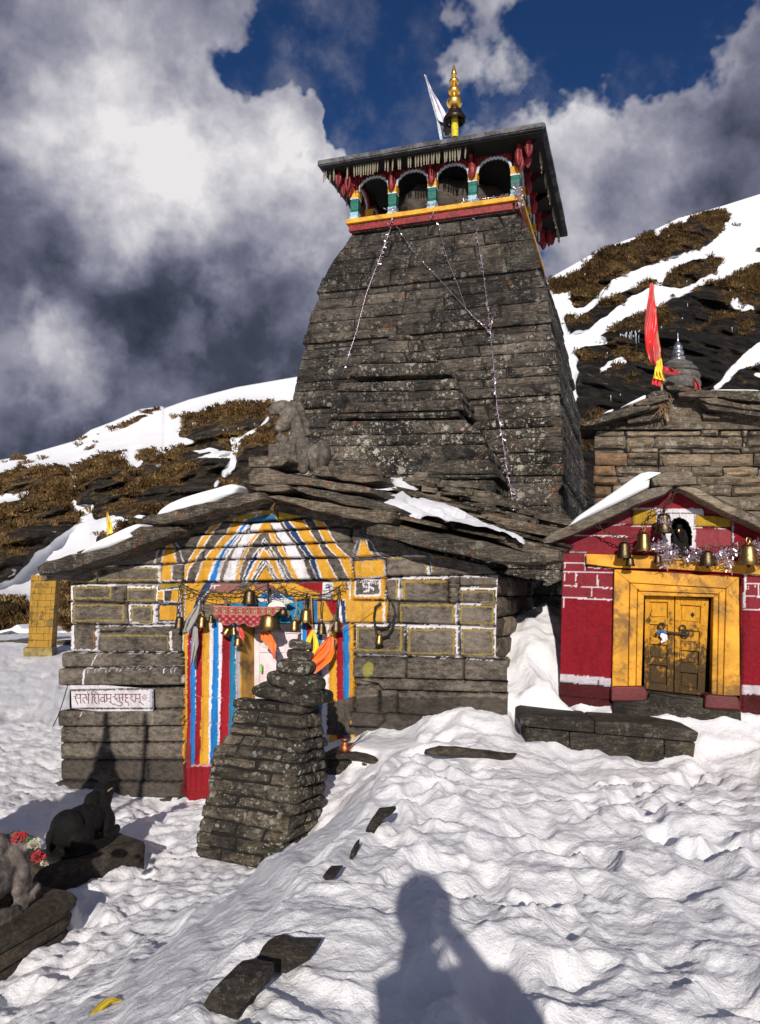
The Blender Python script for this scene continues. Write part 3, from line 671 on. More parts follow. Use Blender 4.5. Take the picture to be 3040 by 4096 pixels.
rockR = [L3(p) for p in (
    [(455, 570), (500, 530), (690, 455), (830, 402), (890, 395), (900, 430), (960, 380), (1000, 345), (1150, 285), (1350, 237), (1397, 262), (1340, 400), (1300, 455), (1100, 530), (960, 570), (830, 625), (600, 712), (420, 905), (345, 925), (310, 830), (330, 745), (400, 655)],
    [(165, 725), (380, 675), (395, 700), (340, 790), (205, 805)], [(945, 690), (1040, 620), (1100, 588), (1260, 563), (1347, 590), (1300, 665), (1150, 745), (1000, 782), (938, 770)],
    [(520, 880), (650, 800), (780, 758), (905, 700), (925, 720), (800, 800), (640, 900), (420, 1060), (300, 1110), (255, 960), (320, 960), (335, 1000)],
    [(500, 1105), (600, 1040), (700, 975), (810, 960), (900, 900), (990, 850), (1050, 832), (1200, 762), (1330, 715), (1420, 712), (1430, 690), (1610, 605), (2200, 480), (2200, 2600), (300, 2600), (350, 1700), (340, 1215), (480, 1160), (600, 1150)],
    [(1440, 365), (1500, 318), (1510, 322), (1460, 362)], [(860, 400), (880, 385), (890, 395)], [(760, 745), (860, 735), (880, 760), (790, 780)], [(1040, 290), (1140, 265), (1090, 285)], [(1590, 510), (1660, 490), (1700, 520), (1600, 525)])]
snowR = [L3(p) for p in (
    [(500, 1345), (560, 1290), (650, 1240), (718, 1278), (640, 1295), (540, 1335)], [(1408, 890), (1440, 858), (1490, 880), (1600, 930), (1500, 932), (1430, 920)],
    [(2000, 900), (1610, 1150), (1450, 1270), (1370, 1370), (1280, 1470), (1330, 1475), (1480, 1330), (1640, 1285), (2000, 1200)], [(1550, 1385), (1652, 1340), (1652, 1380), (1590, 1390)],
    [(720, 985), (760, 955), (835, 935), (820, 950), (760, 980)], [(560, 560), (640, 505), (655, 512), (600, 550)], [(965, 480), (985, 400), (1000, 410), (980, 470)], [(985, 685), (1010, 655), (1060, 655), (1030, 680)], [(380, 700), (430, 660), (420, 700)])]
skyR = K3.L([(-500, 1000), (170, 705), (450, 545), (640, 462), (860, 388), (1050, 295), (1350, 212), (1610, 130), (2200, -60)])
HR = hillside('hillside', skyR, [(1900, 2300), (4400, 2300)], 1930, 4300, 15.5, 48, 680, 360, rockR, snowR, 5, nblades=66000, blade=.44, grassband=(25, 60, 110, 160, 230, 300), bulge=1.2, turn=1.35, hm='hill2', gm_='grass2')
# ------------------------------------------------------------------ masonry
RNG = random.Random(11)
def block(mb, c00, c10, c11, c01, nrm, res=.10, round_=.022, rough=.010, bulge=.008, skirt=.12, seed=0, jit=.006):
    """one dressed stone: uneven front grid whose rim falls back, plus a skirt into the wall"""
    c00, c10, c11, c01 = (np.array(q, float) for q in (c00, c10, c11, c01)); nrm = np.array(nrm, float)
    lx = np.linalg.norm(c10-c00); ly = np.linalg.norm(c01-c00)
    if lx < .02 or ly < .012: return
    nx = int(min(14, max(3, round(lx/res)+1)))+1; ny = int(min(8, max(2, round(ly/res)+1)))+1
    e = min(round_*1.2, lx*.25, ly*.25)
    us = np.concatenate([[0], np.linspace(e/lx, 1-e/lx, nx-1), [1]]); vs = np.concatenate([[0], np.linspace(e/ly, 1-e/ly, ny-1), [1]])
    U, Vv = np.meshgrid(us, vs); u = U.ravel()[:, None]; v = Vv.ravel()[:, None]
    P = (c00*(1-u)+c10*u)*(1-v)+(c01*(1-u)+c11*u)*v
    rim = (U.ravel() < 1e-6) | (U.ravel() > 1-1e-6) | (Vv.ravel() < 1e-6) | (Vv.ravel() > 1-1e-6)
    nz = fbm(P*5.5+seed*3.1, 3, 50+seed % 7)
    off = bulge*(1-(2*u[:, 0]-1)**4)*(1-(2*v[:, 0]-1)**4)+rough*nz-rim*round_
    jx = fbm(P*7+seed*1.7+50, 2, 61)*jit*1.6; jy = fbm(P*7+seed*1.7+90, 2, 62)*jit*1.6
    ux = (c10-c00)/lx; uy = (c01-c00)/ly
    P = P+nrm*off[:, None]+ux*jx[:, None]+uy*jy[:, None]
    nX, nY = len(us), len(vs)
    mb.grid(P, nX, nY)
    ring = [i for i in range(nX)]+[j*nX+nX-1 for j in range(1, nY)]+[(nY-1)*nX+i for i in range(nX-2, -1, -1)]+[j*nX for j in range(nY-2, 0, -1)]
    A = P[ring]; B = A-nrm*skirt; n = len(ring)
    mb.add(np.concatenate([A, B]), [(i, i+n, (i+1) % n+n, (i+1) % n) for i in range(n)])
def course(mb, bl, br, tr, tl, nrm, splits, gap=.008, rng=RNG, proud=.012, **k):
    """a row of stones between two edges; splits are fractions 0..1"""
    bl, br, tr, tl = (np.array(q, float) for q in (bl, br, tr, tl)); L = np.linalg.norm(br-bl)
    for a, b in zip(splits[:-1], splits[1:]):
        g = gap/L; a2, b2 = a+g*.5, b-g*.5
        lo = lambda t: bl*(1-t)+br*t
        hi = lambda t: tl*(1-t)+tr*t
        up = (hi(a)-lo(a)); h = np.linalg.norm(up); gv = up/h*gap*.5
        n = np.array(nrm)*rng.uniform(-proud, proud)
        s = rng.uniform(-.012, .012)
        block(mb, lo(a2)+gv+n, lo(b2)+gv+n, hi(b2+s if b < 1 else b2)-gv+n, hi(a2)-gv+n, nrm, seed=rng.randrange(1000), **k)
def splits(n, rng=RNG, vary=.35):
    w = [1+rng.uniform(-vary, vary) for _ in range(n)]; s = sum(w); o = [0]
    for q in w: o.append(o[-1]+q/s)
    o[-1] = 1.0
    return o
def core(mb, bl, br, tr, tl, nrm, back):
    mb.hexa([np.array(p)-np.array(nrm)*.035 for p in (bl, br, tr, tl)]+[np.array(p)+np.array(back) for p in (bl, br, tr, tl)])

# ------------------------------------------------------------------ the tower
tower_base = at_y(1750, 2300, 15.0); tower_base[2] = -.2
tower = thing('temple_tower', 'tall tapering dark stone temple tower with a red and green pillared gallery under its roof', 'tower', tower_base)
Lsil = K2.L([(484, 31), (412, 140), (400, 158), (368, 195), (315, 326), (322, 345), (300, 375), (272, 470), (248, 577), (258, 602), (230, 645), (215, 740), (192, 850), (184, 900), (172, 1010), (150, 1200), (140, 1215), (138, 1400), (130, 1800)])
Rcor = K2.L([(1267, -59), (1322, 35), (1350, 118), (1366, 165), (1377, 238), (1397, 268), (1411, 400), (1422, 490), (1430, 515), (1446, 570), (1453, 700), (1463, 828), (1470, 850), (1476, 960), (1475, 1090), (1474, 1212), (1468, 1240), (1468, 1320), (1470, 1400), (1470, 1800)])
def edge_at(pts, z):
    """3-D point of a traced edge on the tower's front plane at height z"""
    if not hasattr(edge_at, 'c'): edge_at.c = {}
    key = id(pts)
    if key not in edge_at.c: edge_at.c[key] = np.array(sorted([tuple(TP.hit(*p)) for p in pts], key=lambda q: q[2]))
    A = edge_at.c[key]; zz = np.clip(z, A[0, 2], A[-1, 2]); return np.array((np.interp(zz, A[:, 2], A[:, 0]), np.interp(zz, A[:, 2], A[:, 1]), z))
zt = float(TP.hit(*K2(1267, -59))[2]); zb = 0.2
def zof(x, y): return float(TP.hit(*K2(x, y))[2])
ledges = [zof(1377, 238), zof(1422, 490), zof(1463, 828), zof(1474, 1212)]      # where the shaft steps in
bands = [zt]+ledges+[zb]
tb = MB(); crn = MB(); rngT = random.Random(5)
Bk = TP.back
def level(z, grow=0.0):
    fl, fr = edge_at(Lsil, z), edge_at(Rcor, z); w = np.linalg.norm(fr-fl)
    u = TP.u
    fl = fl-u*grow-Bk*grow; fr = fr+u*grow-Bk*grow
    return fl, fr, fr+Bk*(w+2*grow)*1.0, fl+Bk*(w+2*grow)*1.0
nb = [5, 5, 7, 7, 9]
for bi in range(5):
    z1, z0 = bands[bi], bands[bi+1]
    hs = [1+rngT.uniform(-.3, .3) for _ in range(nb[bi])]; hs[-1] = .55 if bi < 4 else 1; sh = sum(hs); z = z1
    for ci, hq in enumerate(hs):
        za = z; z = z-(z1-z0)*hq/sh
        top = level(za); bot = level(z)
        lip = .03 if (ci == nb[bi]-2 and bi < 4) else 0.0         # the last full course of each band overhangs the narrow one under it
        if ci == nb[bi]-1 and bi < 4: lip = -.035
        nrm = {0: TP.n, 1: TP.u*.99+np.array((0, 0, .14)), 3: -TP.u*.99+np.array((0, 0, .14)), 2: Bk}
        for side, (i, j) in enumerate(((0, 1), (1, 2), (2, 3), (3, 0))):
            if side == 2: continue
            n = nrm[side]; o = n*lip
            bl, br, tr, tl = bot[i]+o, bot[j]+o, top[j]+o, top[i]+o
            if lip > 0:
                hz = (bot[j]-bot[i])/np.linalg.norm(bot[j]-bot[i])*lip
                bl, tl, br, tr = bl-hz, tl-hz, br+hz, tr+hz
            k = rngT.choice((4, 5, 6)) if side == 0 else rngT.choice((4, 5))
            course(tb, bl, br, tr, tl, n, splits(k, rngT, .45), gap=.018, rng=rngT, res=.16, round_=.032, rough=.017, bulge=.006, skirt=.16, proud=.018, jit=.010)
zs = np.linspace(zb, zt, 18)
for a, b in zip(zs[:-1], zs[1:]):
    lo, hi = level(a, -.055), level(b, -.055)
    crn.hexa([lo[0], lo[1], hi[1], hi[0], lo[3], lo[2], hi[2], hi[3]])
mesh('shaft', tb, M['tower'], tower, sharp=45)
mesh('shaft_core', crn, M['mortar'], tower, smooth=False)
# stepped gable standing out from the tower's front
gb = MB()
def gabled(x0, y0, x1, y1, X0, Y0, X1, Y1, d, k, nrow=1, lip=0):
    """courses between the top edge (x0,y0)-(x1,y1) and bottom edge (X0,Y0)-(X1,Y1), K2 pixels, standing d proud"""
    for r in range(nrow):
        f = lambda t: ((x0+(X0-x0)*t, y0+(Y0-y0)*t), (x1+(X1-x1)*t, y1+(Y1-y1)*t))
        (a, b), (c, e) = f(r/nrow), f((r+1)/nrow)
        tl, tr, bl, br = (TP.hit(*K2(*q), d+lip) for q in (a, b, c, e))
        course(gb, bl, br, tr, tl, TP.n, splits(max(2, k+rngT.choice((-1, 0, 0, 1))), rngT, .4), gap=.012, rng=rngT, res=.14, round_=.03, rough=.016, bulge=.006, skirt=.14, proud=.012, jit=.009)
        bk = Bk*(d+lip+.1)
        for (p0, p1, q1, q0, n) in ((br, br+bk, tr+bk, tr, TP.u), (bl+bk, bl, tl, tl+bk, -TP.u)):
            course(gb, p0, p1, q1, q0, n, splits(2, rngT, .4), gap=.012, rng=rngT, res=.2, round_=.03, rough=.016, skirt=.12, proud=.012)
        core(gb, bl+TP.u*.05, br-TP.u*.05, tr-TP.u*.05, tl+TP.u*.05, TP.n, bk)
gabled(668, 518, 745, 516, 640, 540, 800, 538, .45, 2)
gabled(618, 545, 800, 540, 604, 597, 812, 593, .55, 3)
gabled(560, 600, 840, 596, 520, 648, 885, 640, .70, 3)
gabled(490, 655, 905, 645, 462, 712, 948, 703, .85, 4)
gabled(425, 745, 960, 722, 404, 782, 985, 772, 1.0, 4)
gabled(392, 790, 985, 776, 372, 884, 1003, 868, 1.15, 5, 2)
gabled(378, 888, 985, 876, 376, 912, 985, 903, 1.10, 5)
gabled(378, 925, 1010, 918, 330, 990, 1085, 978, 1.2, 5)
gabled(330, 992, 1085, 982, 320, 1040, 1108, 1030, 1.25, 5)
gabled(318, 1043, 1112, 1034, 312, 1180, 1148, 1172, 1.3, 4, 2)
gabled(305, 1183, 1162, 1176, 300, 1200, 1168, 1192, 1.42, 5)
gabled(312, 1203, 1150, 1196, 306, 1420, 1176, 1420, 1.32, 5, 4)
mesh('stepped_gable', gb, M['tower'], tower, sharp=45)

# ---- gallery on top
GP = Plane(TP.hit(*K1(745, 960)), 19)             # vertical plane of the gallery front
gl, gr = GP.ab(*K1(305, 930)), GP.ab(*K1(1187, 820))
A0, A1 = gl[0], gr[0]; AC = (A0+A1)/2; HWID = (A1-A0)/2
ZB = np.mean([GP.ab(*K1(275, 935))[1], GP.ab(*K1(1185, 838))[1]])     # top of the yellow beam
ZY = np.mean([GP.ab(*K1(275, 962))[1], GP.ab(*K1(1190, 862))[1]]); ZR = np.mean([GP.ab(*K1(290, 1000))[1], GP.ab(*K1(1215, 895))[1]])
ZC = np.mean([GP.ab(*K1(x, y))[1] for x, y in ((310, 775), (512, 745), (730, 716), (953, 685), (1187, 672))])      # column tops
ZA = np.mean([GP.ab(*K1(x, y))[1] for x, y in ((412, 695), (625, 668), (845, 633), (1068, 607))])                 # arch crowns
OV = .68
EL, ER = GP.ab(*K1(97, 598), OV), GP.ab(*K1(1340, 412), OV); ZE = (EL[1]+ER[1])/2
CEN = GP.w(AC, 0, 0)+GP.back*HWID                                  # axis of the tower top
def gq(side, a, b, d=0.0):
    """gallery coordinates: side 0 front, 1 right, 2 back, 3 left; a across, b up, d outward"""
    ang = side*math.pi/2; u = GP.u*math.cos(ang)+GP.back*math.sin(ang); n = GP.n*math.cos(ang)+GP.u*math.sin(ang)
    n = np.array((n[0], n[1], 0.0)); return CEN+u*a+n*(HWID+d)+np.array((0, 0, 1.0))*b
def gbox(mb, side, a0, a1, b0, b1, d0, d1):
    mb.hexa([gq(side, a0, b0, d1), gq(side, a1, b0, d1), gq(side, a1, b1, d1), gq(side, a0, b1, d1), gq(side, a0, b0, d0), gq(side, a1, b0, d0), gq(side, a1, b1, d0), gq(side, a0, b1, d0)])
yb, rb = MB(), MB()
for s in range(4):
    e = HWID+.16
    gbox(yb, s, -e, e-.14, ZY, ZB, .02, .16); gbox(rb, s, -e+.05, e-.20, ZR, ZY-.004, .0, .10)
bevel_(mesh('yellow_beam', yb, M['yelwood'], tower, smooth=False), .012); bevel_(mesh('red_beam', rb, M['redwood'], tower, smooth=False), .012)
fl = MB(); fl.hexa([CEN+GP.u*x*(HWID+.05)+GP.back*y*(HWID+.05)+np.array((0, 0, z)) for z in (ZR-.02, ZB-.03) for x, y in ((-1, -1), (1, -1), (1, 1), (-1, 1))])
mesh('gallery_floor', fl, M['tower'], tower, smooth=False)
cols_a = [-HWID, -HWID*.51, -.0, HWID*.50, HWID]
cols_a = [GP.ab(*K1(x, y))[0]-AC for x, y in ((305, 850), (512, 825), (730, 800), (953, 770), (1187, 750))]
CH = ZC-ZB
def column(side, a, corner=False):
    def sq(mb, b0, b1, w0, w1, d=0):
        w0 /= 2; w1 /= 2; c = -.02
        mb.hexa([gq(side, a-w0, b0, c+w0), gq(side, a+w0, b0, c+w0), gq(side, a+w1, b1, c+w1), gq(side, a-w1, b1, c+w1), gq(side, a-w0, b0, c-w0), gq(side, a+w0, b0, c-w0), gq(side, a+w1, b1, c-w1), gq(side, a-w1, b1, c-w1)])
    z = lambda t: ZB+CH*t
    m = MB(); sq(m, z(.27), z(.35), .19, .165); sq(m, z(.35), z(.60), .165, .185); sq(m, z(.60), z(.71), .185, .165)
    c = mesh('column', m, M['grnwood'], tower, smooth=False); bevel_(c, .01)
    m = MB(); sq(m, z(-.01), z(.06), .22, .22); sq(m, z(.06), z(.20), .20, .16); sq(m, z(.20), z(.27), .17, .19); mesh('column_base', m, M['bluewood'], c, smooth=False)
    m = MB(); sq(m, z(.71), z(.755), .19, .19); mesh('column_collar', m, M['whtwood'], c, smooth=False)
    m = MB(); sq(m, z(.755), z(1.0), .18, .20); mesh('column_capital', m, M['yelwood'], c, smooth=False)
    return c
for s in range(4):
    for i, a in enumerate(cols_a):
        if s in (0, 1, 3) and i == len(cols_a)-1 and s != 0: continue
        if s == 2: continue
        if s == 1 and i == 0: continue
        if s == 0 and i == 0 and False: continue
        column(s, a)
    if s == 2:
        for a in (-HWID*.5, 0, HWID*.5, HWID): column(s, a)
# arch panels with scalloped white edging
for s in range(4):
    for a0, a1 in zip(cols_a[:-1], cols_a[1:]):
        x0, x1 = a0+.085, a1-.085; xm = (x0+x1)/2; hw = (x1-x0)/2; N = 40
        zs0 = ZC+.01; pts = []
        for i in range(N+1):
            t = -1+2*i/N; zz = zs0+(ZA-zs0)*(1-abs(t)**2.3)**.62
            sc = abs(math.sin((i/N)*math.pi*9))*.035
            pts.append((xm+hw*t, zz-.03+sc))
        ztop = ZA+.20; m = MB(); F_ = [gq(s, *p, .02) for p in pts]; T_ = [gq(s, p[0], ztop, .02) for p in pts]
        V = F_+T_+[q-GP.n*0 for q in F_]; n = N+1
        Fb = [gq(s, *p, -.03) for p in pts]; Tb = [gq(s, p[0], ztop, -.03) for p in pts]
        m.add(F_+T_+Fb+Tb, [(i, i+1, n+i+1, n+i) for i in range(N)]+[(2*n+i+1, 2*n+i, 3*n+i, 3*n+i+1) for i in range(N)]+[(i+1, i, 2*n+i, 2*n+i+1) for i in range(N)])
        for i in range(0, N, 4):               # carved reeding above the arch
            zz = pts[i][1]+.05
            if zz < ztop-.05: gbox(m, s, pts[i][0]-.018, pts[i][0]+.018, zz, ztop-.01, .02, .045)
        ap = mesh('arch_panel', m, M['redwood'], tower, smooth=False)
        m = MB(); m.tube([gq(s, *p, .03) for p in pts], .028, 6); mesh('arch_edging', m, M['whtwood'], ap)
# carved brackets
def bracket(side, a, diag=False):
    m = MB()
    def P(o, b, w):            # o outward, b up
        if diag:
            base = gq(side, a, 0, 0); out = (base-CEN); out[2] = 0; out /= np.linalg.norm(out); cr = np.array((-out[1], out[0], 0)); q = base+out*o*1.25+cr*w; q[2] = CEN[2]+b; return q
        return gq(side, a+w, b, o)
    zt_ = ZE-.10
    prof = [(0.0, ZC+.02), (.09, ZC-.06), (.15, ZC+.06), (.14, ZC+.22), (.22, ZC+.34), (.30, ZC+.36), (.33, ZC+.46), (.44, ZC+.58), (.52, zt_), (0.0, zt_)]
    m.prism([P(o, b, -.05) for o, b in prof], [P(o, b, .05) for o, b in prof])
    c = P(.13, ZC-.16, 0)       # turned drop in front
    m.lathe([(.008, 0), (.05, .05), (.075, .14), (.07, .26), (.045, .34), (.035, .38), (.055, .42), (.055, .46), (.03, .50), (.05, .56), (.06, .62), (.03, .68), (.02, .74)], c, seg=14, ripple=(7, .10))
    if diag:
        for w in (-.11, .11):
            c = P(.20, ZC-.10, w); m.lathe([(.01, 0), (.04, .06), (.065, .17), (.055, .30), (.03, .40), (.045, .46), (.025, .52), (.04, .60), (.045, .66), (.02, .72)], c, seg=16, ripple=(8, .14))
        c = P(.34, ZC+.02, 0); m.lathe([(.01, 0), (.05, .06), (.075, .18), (.06, .30), (.03, .40), (.05, .48), (.02, .62)], c, seg=16, ripple=(8, .14))
    o = mesh('bracket', m, M['redwood'], tower, sharp=50); return o
for s in range(4):
    for i, a in enumerate(cols_a[1:-1]): bracket(s, a)
    bracket(s, HWID, True)
# fascia board between arches and roof, dark ceiling, roof slab
m = MB()
for s in range(4): gbox(m, s, -HWID-.02, HWID-.03, ZA+.20, ZE-.02, -.03, .035)
mesh('upper_fascia', m, M['darkwood'], tower, smooth=False)
EW = (ER[0]-EL[0])/2; EO = HWID+OV
def rq(x, y, z): return CEN+GP.u*x+GP.back*y+np.array((0, 0, z))
m = MB(); r_ = EW; pk = .55; ins = .75
TH = .085
v = [rq(x*r_, y*r_, ZE-TH) for x, y in ((-1, -1), (1, -1), (1, 1), (-1, 1))]+[rq(x*r_, y*r_, ZE) for x, y in ((-1, -1), (1, -1), (1, 1), (-1, 1))]+[rq(x*ins, y*ins, ZE+pk) for x, y in ((-1, -1), (1, -1), (1, 1), (-1, 1))]
m.add(v, [(3, 2, 1, 0)]+[(i, (i+1) % 4, 4+(i+1) % 4, 4+i) for i in range(4)]+[(4+i, 4+(i+1) % 4, 8+(i+1) % 4, 8+i) for i in range(4)]+[(8, 9, 10, 11)])
roof = mesh('roof', m, M['roofmetal'], tower, smooth=False)
m = MB(); q_ = r_-.06; m.hexa([rq(x*q_, y*q_, z) for z in (ZE-TH-.03, ZE-TH-.005) for x, y in ((-1, -1), (1, -1), (1, 1), (-1, 1))]); mesh('ceiling', m, M['darkwood'], roof, smooth=False)
m = MB(); rr_ = random.Random(3)
for s in range(4):                         # battens and bent sheet edge along the eave
    ang = s*math.pi/2; a = -EW
    while a < EW:
        b = min(EW, a+rr_.uniform(.5, 1.1)); z = rr_.uniform(-.012, .012)
        gbox(m, s, a+.004, b-.004, ZE-TH+.015+z, ZE+.02+z, EW-HWID-.02, EW-HWID+.02+rr_.uniform(0, .01)); a = b
mesh('eave_board', m, M['roofmetal'], roof, smooth=False)
m = MB(); m.hexa([rq(x*.42, y*.42, z) for z in (ZE+pk-.03, ZE+pk+.10) for x, y in ((-1, -1), (1, -1), (1, 1), (-1, 1))]); mesh('roof_cap', m, M['roofmetal'], roof, smooth=False)
# turned pendants under the eave (gaps where some have fallen)
pm = MB(); pm.lathe([(.005, -.25), (.014, -.235), (.011, -.20), (.015, -.18), (.019, -.11), (.013, -.05), (.017, -.03), (.017, 0)], seg=8)
p_proto = None
fr_x = [135, 145, 187, 262, 298, 312, 324, 336, 350, 364, 377, 389, 402, 414, 428, 471, 485, 512, 541, 552, 597, 609, 637, 652, 667, 682, 696, 710, 725, 739, 753, 768, 797, 810, 825, 840, 854, 869, 883, 913]
PD = OV-.22
def pendant(side, a):
    global p_proto
    p = gq(side, a, ZE-TH-.02, PD)
    if p_proto is None:
        p_proto = mesh('pendant', pm, M['pend'], None); p_proto.parent = roof
        o = p_proto
    else:
        o = p_proto.copy(); COL.objects.link(o)
    o.location = tuple(p-wloc(roof)); o.rotation_euler = (rr_.uniform(-.06, .06), rr_.uniform(-.06, .06), 0); s = rr_.uniform(.9, 1.1); o.scale = (s, s, s)
for x in fr_x: pendant(0, GP.ab(*K1(x, 640-(x-200)*.14), PD)[0]-AC)
for i in range(26):
    if rr_.random() < .62: pendant(1, -EW+.25+i*(2*EW-.5)/25)
for i in range(3): pendant(1, EW-.22-.075*i)
for i in range(22):
    if rr_.random() < .6: pendant(3, -EW+.25+i*(2*EW-.5)/21)
# ribbed stone drum seen through the arches
m = MB(); r0 = HWID-.18; m.lathe([(r0*.75, ZB-.05), (r0*.93, ZB+CH*.25), (r0, ZB+CH*.55), (r0*.97, ZB+CH*.95), (r0*.8, ZA), (r0*.6, ZE-.1)], CEN, seg=96, ripple=(13, .055))
mesh('ribbed_drum', m, M['amalaka'], tower, sharp=0)
# finial
FP = Plane(CEN, 19)
bx, by_ = K22(935, 1880); fb = np.array(FP.ab(bx, by_)); ft = np.array(FP.ab(*K22(908, 325)))
sc = (ft[1]-fb[1])/(1880-325)
fax = FP.w(fb[0], fb[1]); tax = FP.w(ft[0], ft[1]); fdir = tax-fax; FL = np.linalg.norm(fdir); fdir /= FL; U_ = FL/1555
def fl_(mb, prof, seg=24, **k): mb.lathe([(r*U_, (1880-y)*U_) for r, y in prof], fax, fdir, seg, **k)
m = MB(); fl_(m, [(72, 1930), (72, 1800), (75, 1760), (70, 1740), (74, 1700), (69, 1660), (73, 1600), (68, 1560), (70, 1500), (66, 1420)]); fin = mesh('finial', m, flat_mat('yellow_bound_cloth', (.62, .50, .03), .7, 0, .25, 20, .5, .01), tower)
m = MB(); fl_(m, [(60, 1470), (215, 1585), (236, 1545), (232, 1520), (190, 1450), (176, 1425), (172, 1410), (140, 1345), (60, 1318), (30, 1312)], closed=False); mesh('finial_bell', m, M['bronze'], fin, sharp=60)
m = MB(); pr = []
def ball(cy, rx, ry, n=12): return [(rx*math.sin(math.pi*i/n), cy+ry*math.cos(math.pi*i/n)) for i in range(1, n)]
pr += [(30, 1320)]+ball(1165, 158, 145)+[(34, 1015)]+ball(915, 125, 105)+[(30, 800)]+ball(700, 100, 80)+[(32, 610), (45, 585), (60, 560), (52, 545), (58, 530), (46, 470), (24, 390), (4, 325)]
fl_(m, pr, 28); mesh('finial_balls', m, M['gold'], fin, sharp=50)
# white flag beside the finial
WP = Plane(CEN+GP.back*.1, 19)
m = MB(); m.tube([WP.hit(*K22(x, y)) for x, y in ((640, 2010), (600, 1800), (555, 1540), (420, 1080), (265, 545))], [.035, .04, .03, .025, .012], 6)
wf = thing('flag', 'white pennant flag on a leaning pole beside the golden finial', 'flag', WP.hit(*K22(640, 2010)))
mesh('flag_pole', m, M['whtwood'], wf)
def cloth(left, right, pl, K, d=0.0, folds=3, amp=.03, nx=22, ny=30, thick=.006, seed=1, phase=0.0, dl=0.0, dr=0.0, mat=None):
    """hanging cloth between two traced edges, folded in depth"""
    def res(pts, n):
        pts = np.array(pts, float); L = np.concatenate([[0], np.cumsum(np.hypot(*np.diff(pts, axis=0).T))]); s = np.linspace(0, L[-1], n)
        return np.stack([np.interp(s, L, pts[:, 0]), np.interp(s, L, pts[:, 1])], 1)
    A, B = res(left, ny), res(right, ny); P = []
    for j in range(ny):
        for i in range(nx):
            t = i/(nx-1); x, y = A[j]*(1-t)+B[j]*t
            wv = amp*math.sin(2*math.pi*folds*t+phase+.9*math.sin(j*.25+seed))*(.35+.65*min(1, j/ny*1.4))+amp*.5*math.sin(2*math.pi*folds*1.9*t+seed+j*.2)
            P.append(pl.hit(*K(x, y), d+dl*(1-t)+dr*t+wv))
    P = np.array(P); m = MB(); m.grid(P, nx, ny); m.grid(P-pl.n*thick, nx, ny)
    return m
m = cloth([(262, 548), (420, 1080), (552, 1530), (590, 1560)], [(300, 560), (440, 880), (730, 1390), (830, 1670)], WP, K22, .02, 2.0, .05)
mesh('pennant', m, M['white'], wf, sharp=0)
m = cloth([(590, 1570), (640, 1760), (690, 1920)], [(830, 1660), (870, 1760), (870, 1890)], WP, K22, -.10, 1.5, .03)
mesh('flag_tail', m, flat_mat('grey_cloth', (.16, .15, .17), .8), wf, sharp=0)
# tinsel strands hanging down the tower
def tinsel(name, label, pts, group, w=.03, dens=90, gaps=None, base_n=TP.n):
    m = MB(); rg = np.random.default_rng(abs(hash(label)) % 9999 if False else sum(map(ord, label)))
    pts = [np.array(p) for p in pts]; m.tube(pts, .004, 4)
    for (a, b), wt in zip(zip(pts[:-1], pts[1:]), gaps or [1]*99):
        L = np.linalg.norm(b-a)
        for _ in range(int(L*dens*wt)):
            c = a+(b-a)*rg.random(); d1 = rg.normal(0, 1, 3); d1 /= np.linalg.norm(d1); d2 = np.cross(d1, rg.normal(0, 1, 3)); d2 /= np.linalg.norm(d2)
            l = w*(.4+.8*rg.random())*(.6+.4*wt); q = c+d1*l
            m.add([c-d2*.004, c+d2*.004, q+d2*.007, q-d2*.007], [(0, 1, 2, 3)])
    return solo(name, label, 'tinsel', m, M['tinsel'], group, base=pts[-1], sharp=0)
def tp2(pts, d=.07): return [TP.hit(*K2(*p), d) for p in pts]
G_T = 'tinsel strands hanging down the tower'
tinsel('tinsel_strand', 'silver tinsel strand hanging down the left part of the tower face, ending above the gable', tp2([(678, -10), (655, 40), (625, 120), (600, 190), (550, 320), (500, 510), (470, 600), (435, 715)]), G_T, .055, 80, [1, 1.6, 1.6, .9, .5, .5, .9, 1.2])
tinsel('tinsel_strand', 'thin tinsel strand slanting across the tower face from the second pillar to the knot', tp2([(690, 0), (740, 80), (800, 160), (890, 250), (990, 360), (1060, 440), (1130, 500)]), G_T, .04, 55, [1, .8, .6, .5, .6, 1])
tinsel('tinsel_strand', 'thin tinsel strand from the middle pillar of the gallery joining the slanting strand', tp2([(885, -15), (905, 70), (930, 160), (980, 280), (1020, 395), (1075, 450), (1128, 500)]), G_T, .04, 55, [1.2, 1, .6, .4, .6, 1])
tinsel('tinsel_strand', 'long thick tinsel strand hanging from the fourth pillar down to the hall roof', tp2([(1060, -30), (1075, 70), (1100, 220), (1125, 420), (1135, 500)])+tp2([(1150, 680), (1165, 860), (1190, 1000), (1205, 1110), (1240, 1300), (1262, 1385)], .12), G_T, .06, 95, [.9, .9, .8, .9, 1.2, 1.3, 1.2, 1.7, 1.8, 1.4])
tinsel('tinsel_strand', 'short tuft of tinsel standing up from the knot on the long strand', tp2([(1135, 505), (1142, 450), (1165, 395)]), G_T, .05, 90)
tinsel('tinsel_strand', 'bunched silver tinsel tied round the right front corner of the gallery', [gq(0, HWID+.02, ZB+.25, .18), gq(0, HWID+.1, ZB+.02, .20), gq(0, HWID+.12, ZB-.3, .2)], G_T, .10, 330)
tinsel('tinsel_strand', 'tinsel laid along the yellow sill between the last two gallery pillars', [gq(0, cols_a[2]+.5, ZB+.03, .10), gq(0, cols_a[3], ZB+.05, .12), gq(0, cols_a[4]-.1, ZB+.04, .12)], G_T, .06, 90)
tinsel('tinsel_strand', 'tinsel wound round the foot of the second gallery pillar', [gq(0, cols_a[1]-.12, ZB+.12, .10), gq(0, cols_a[1]+.12, ZB+.10, .10), gq(0, cols_a[1]-.02, ZB-.3, .18)], G_T, .06, 130)
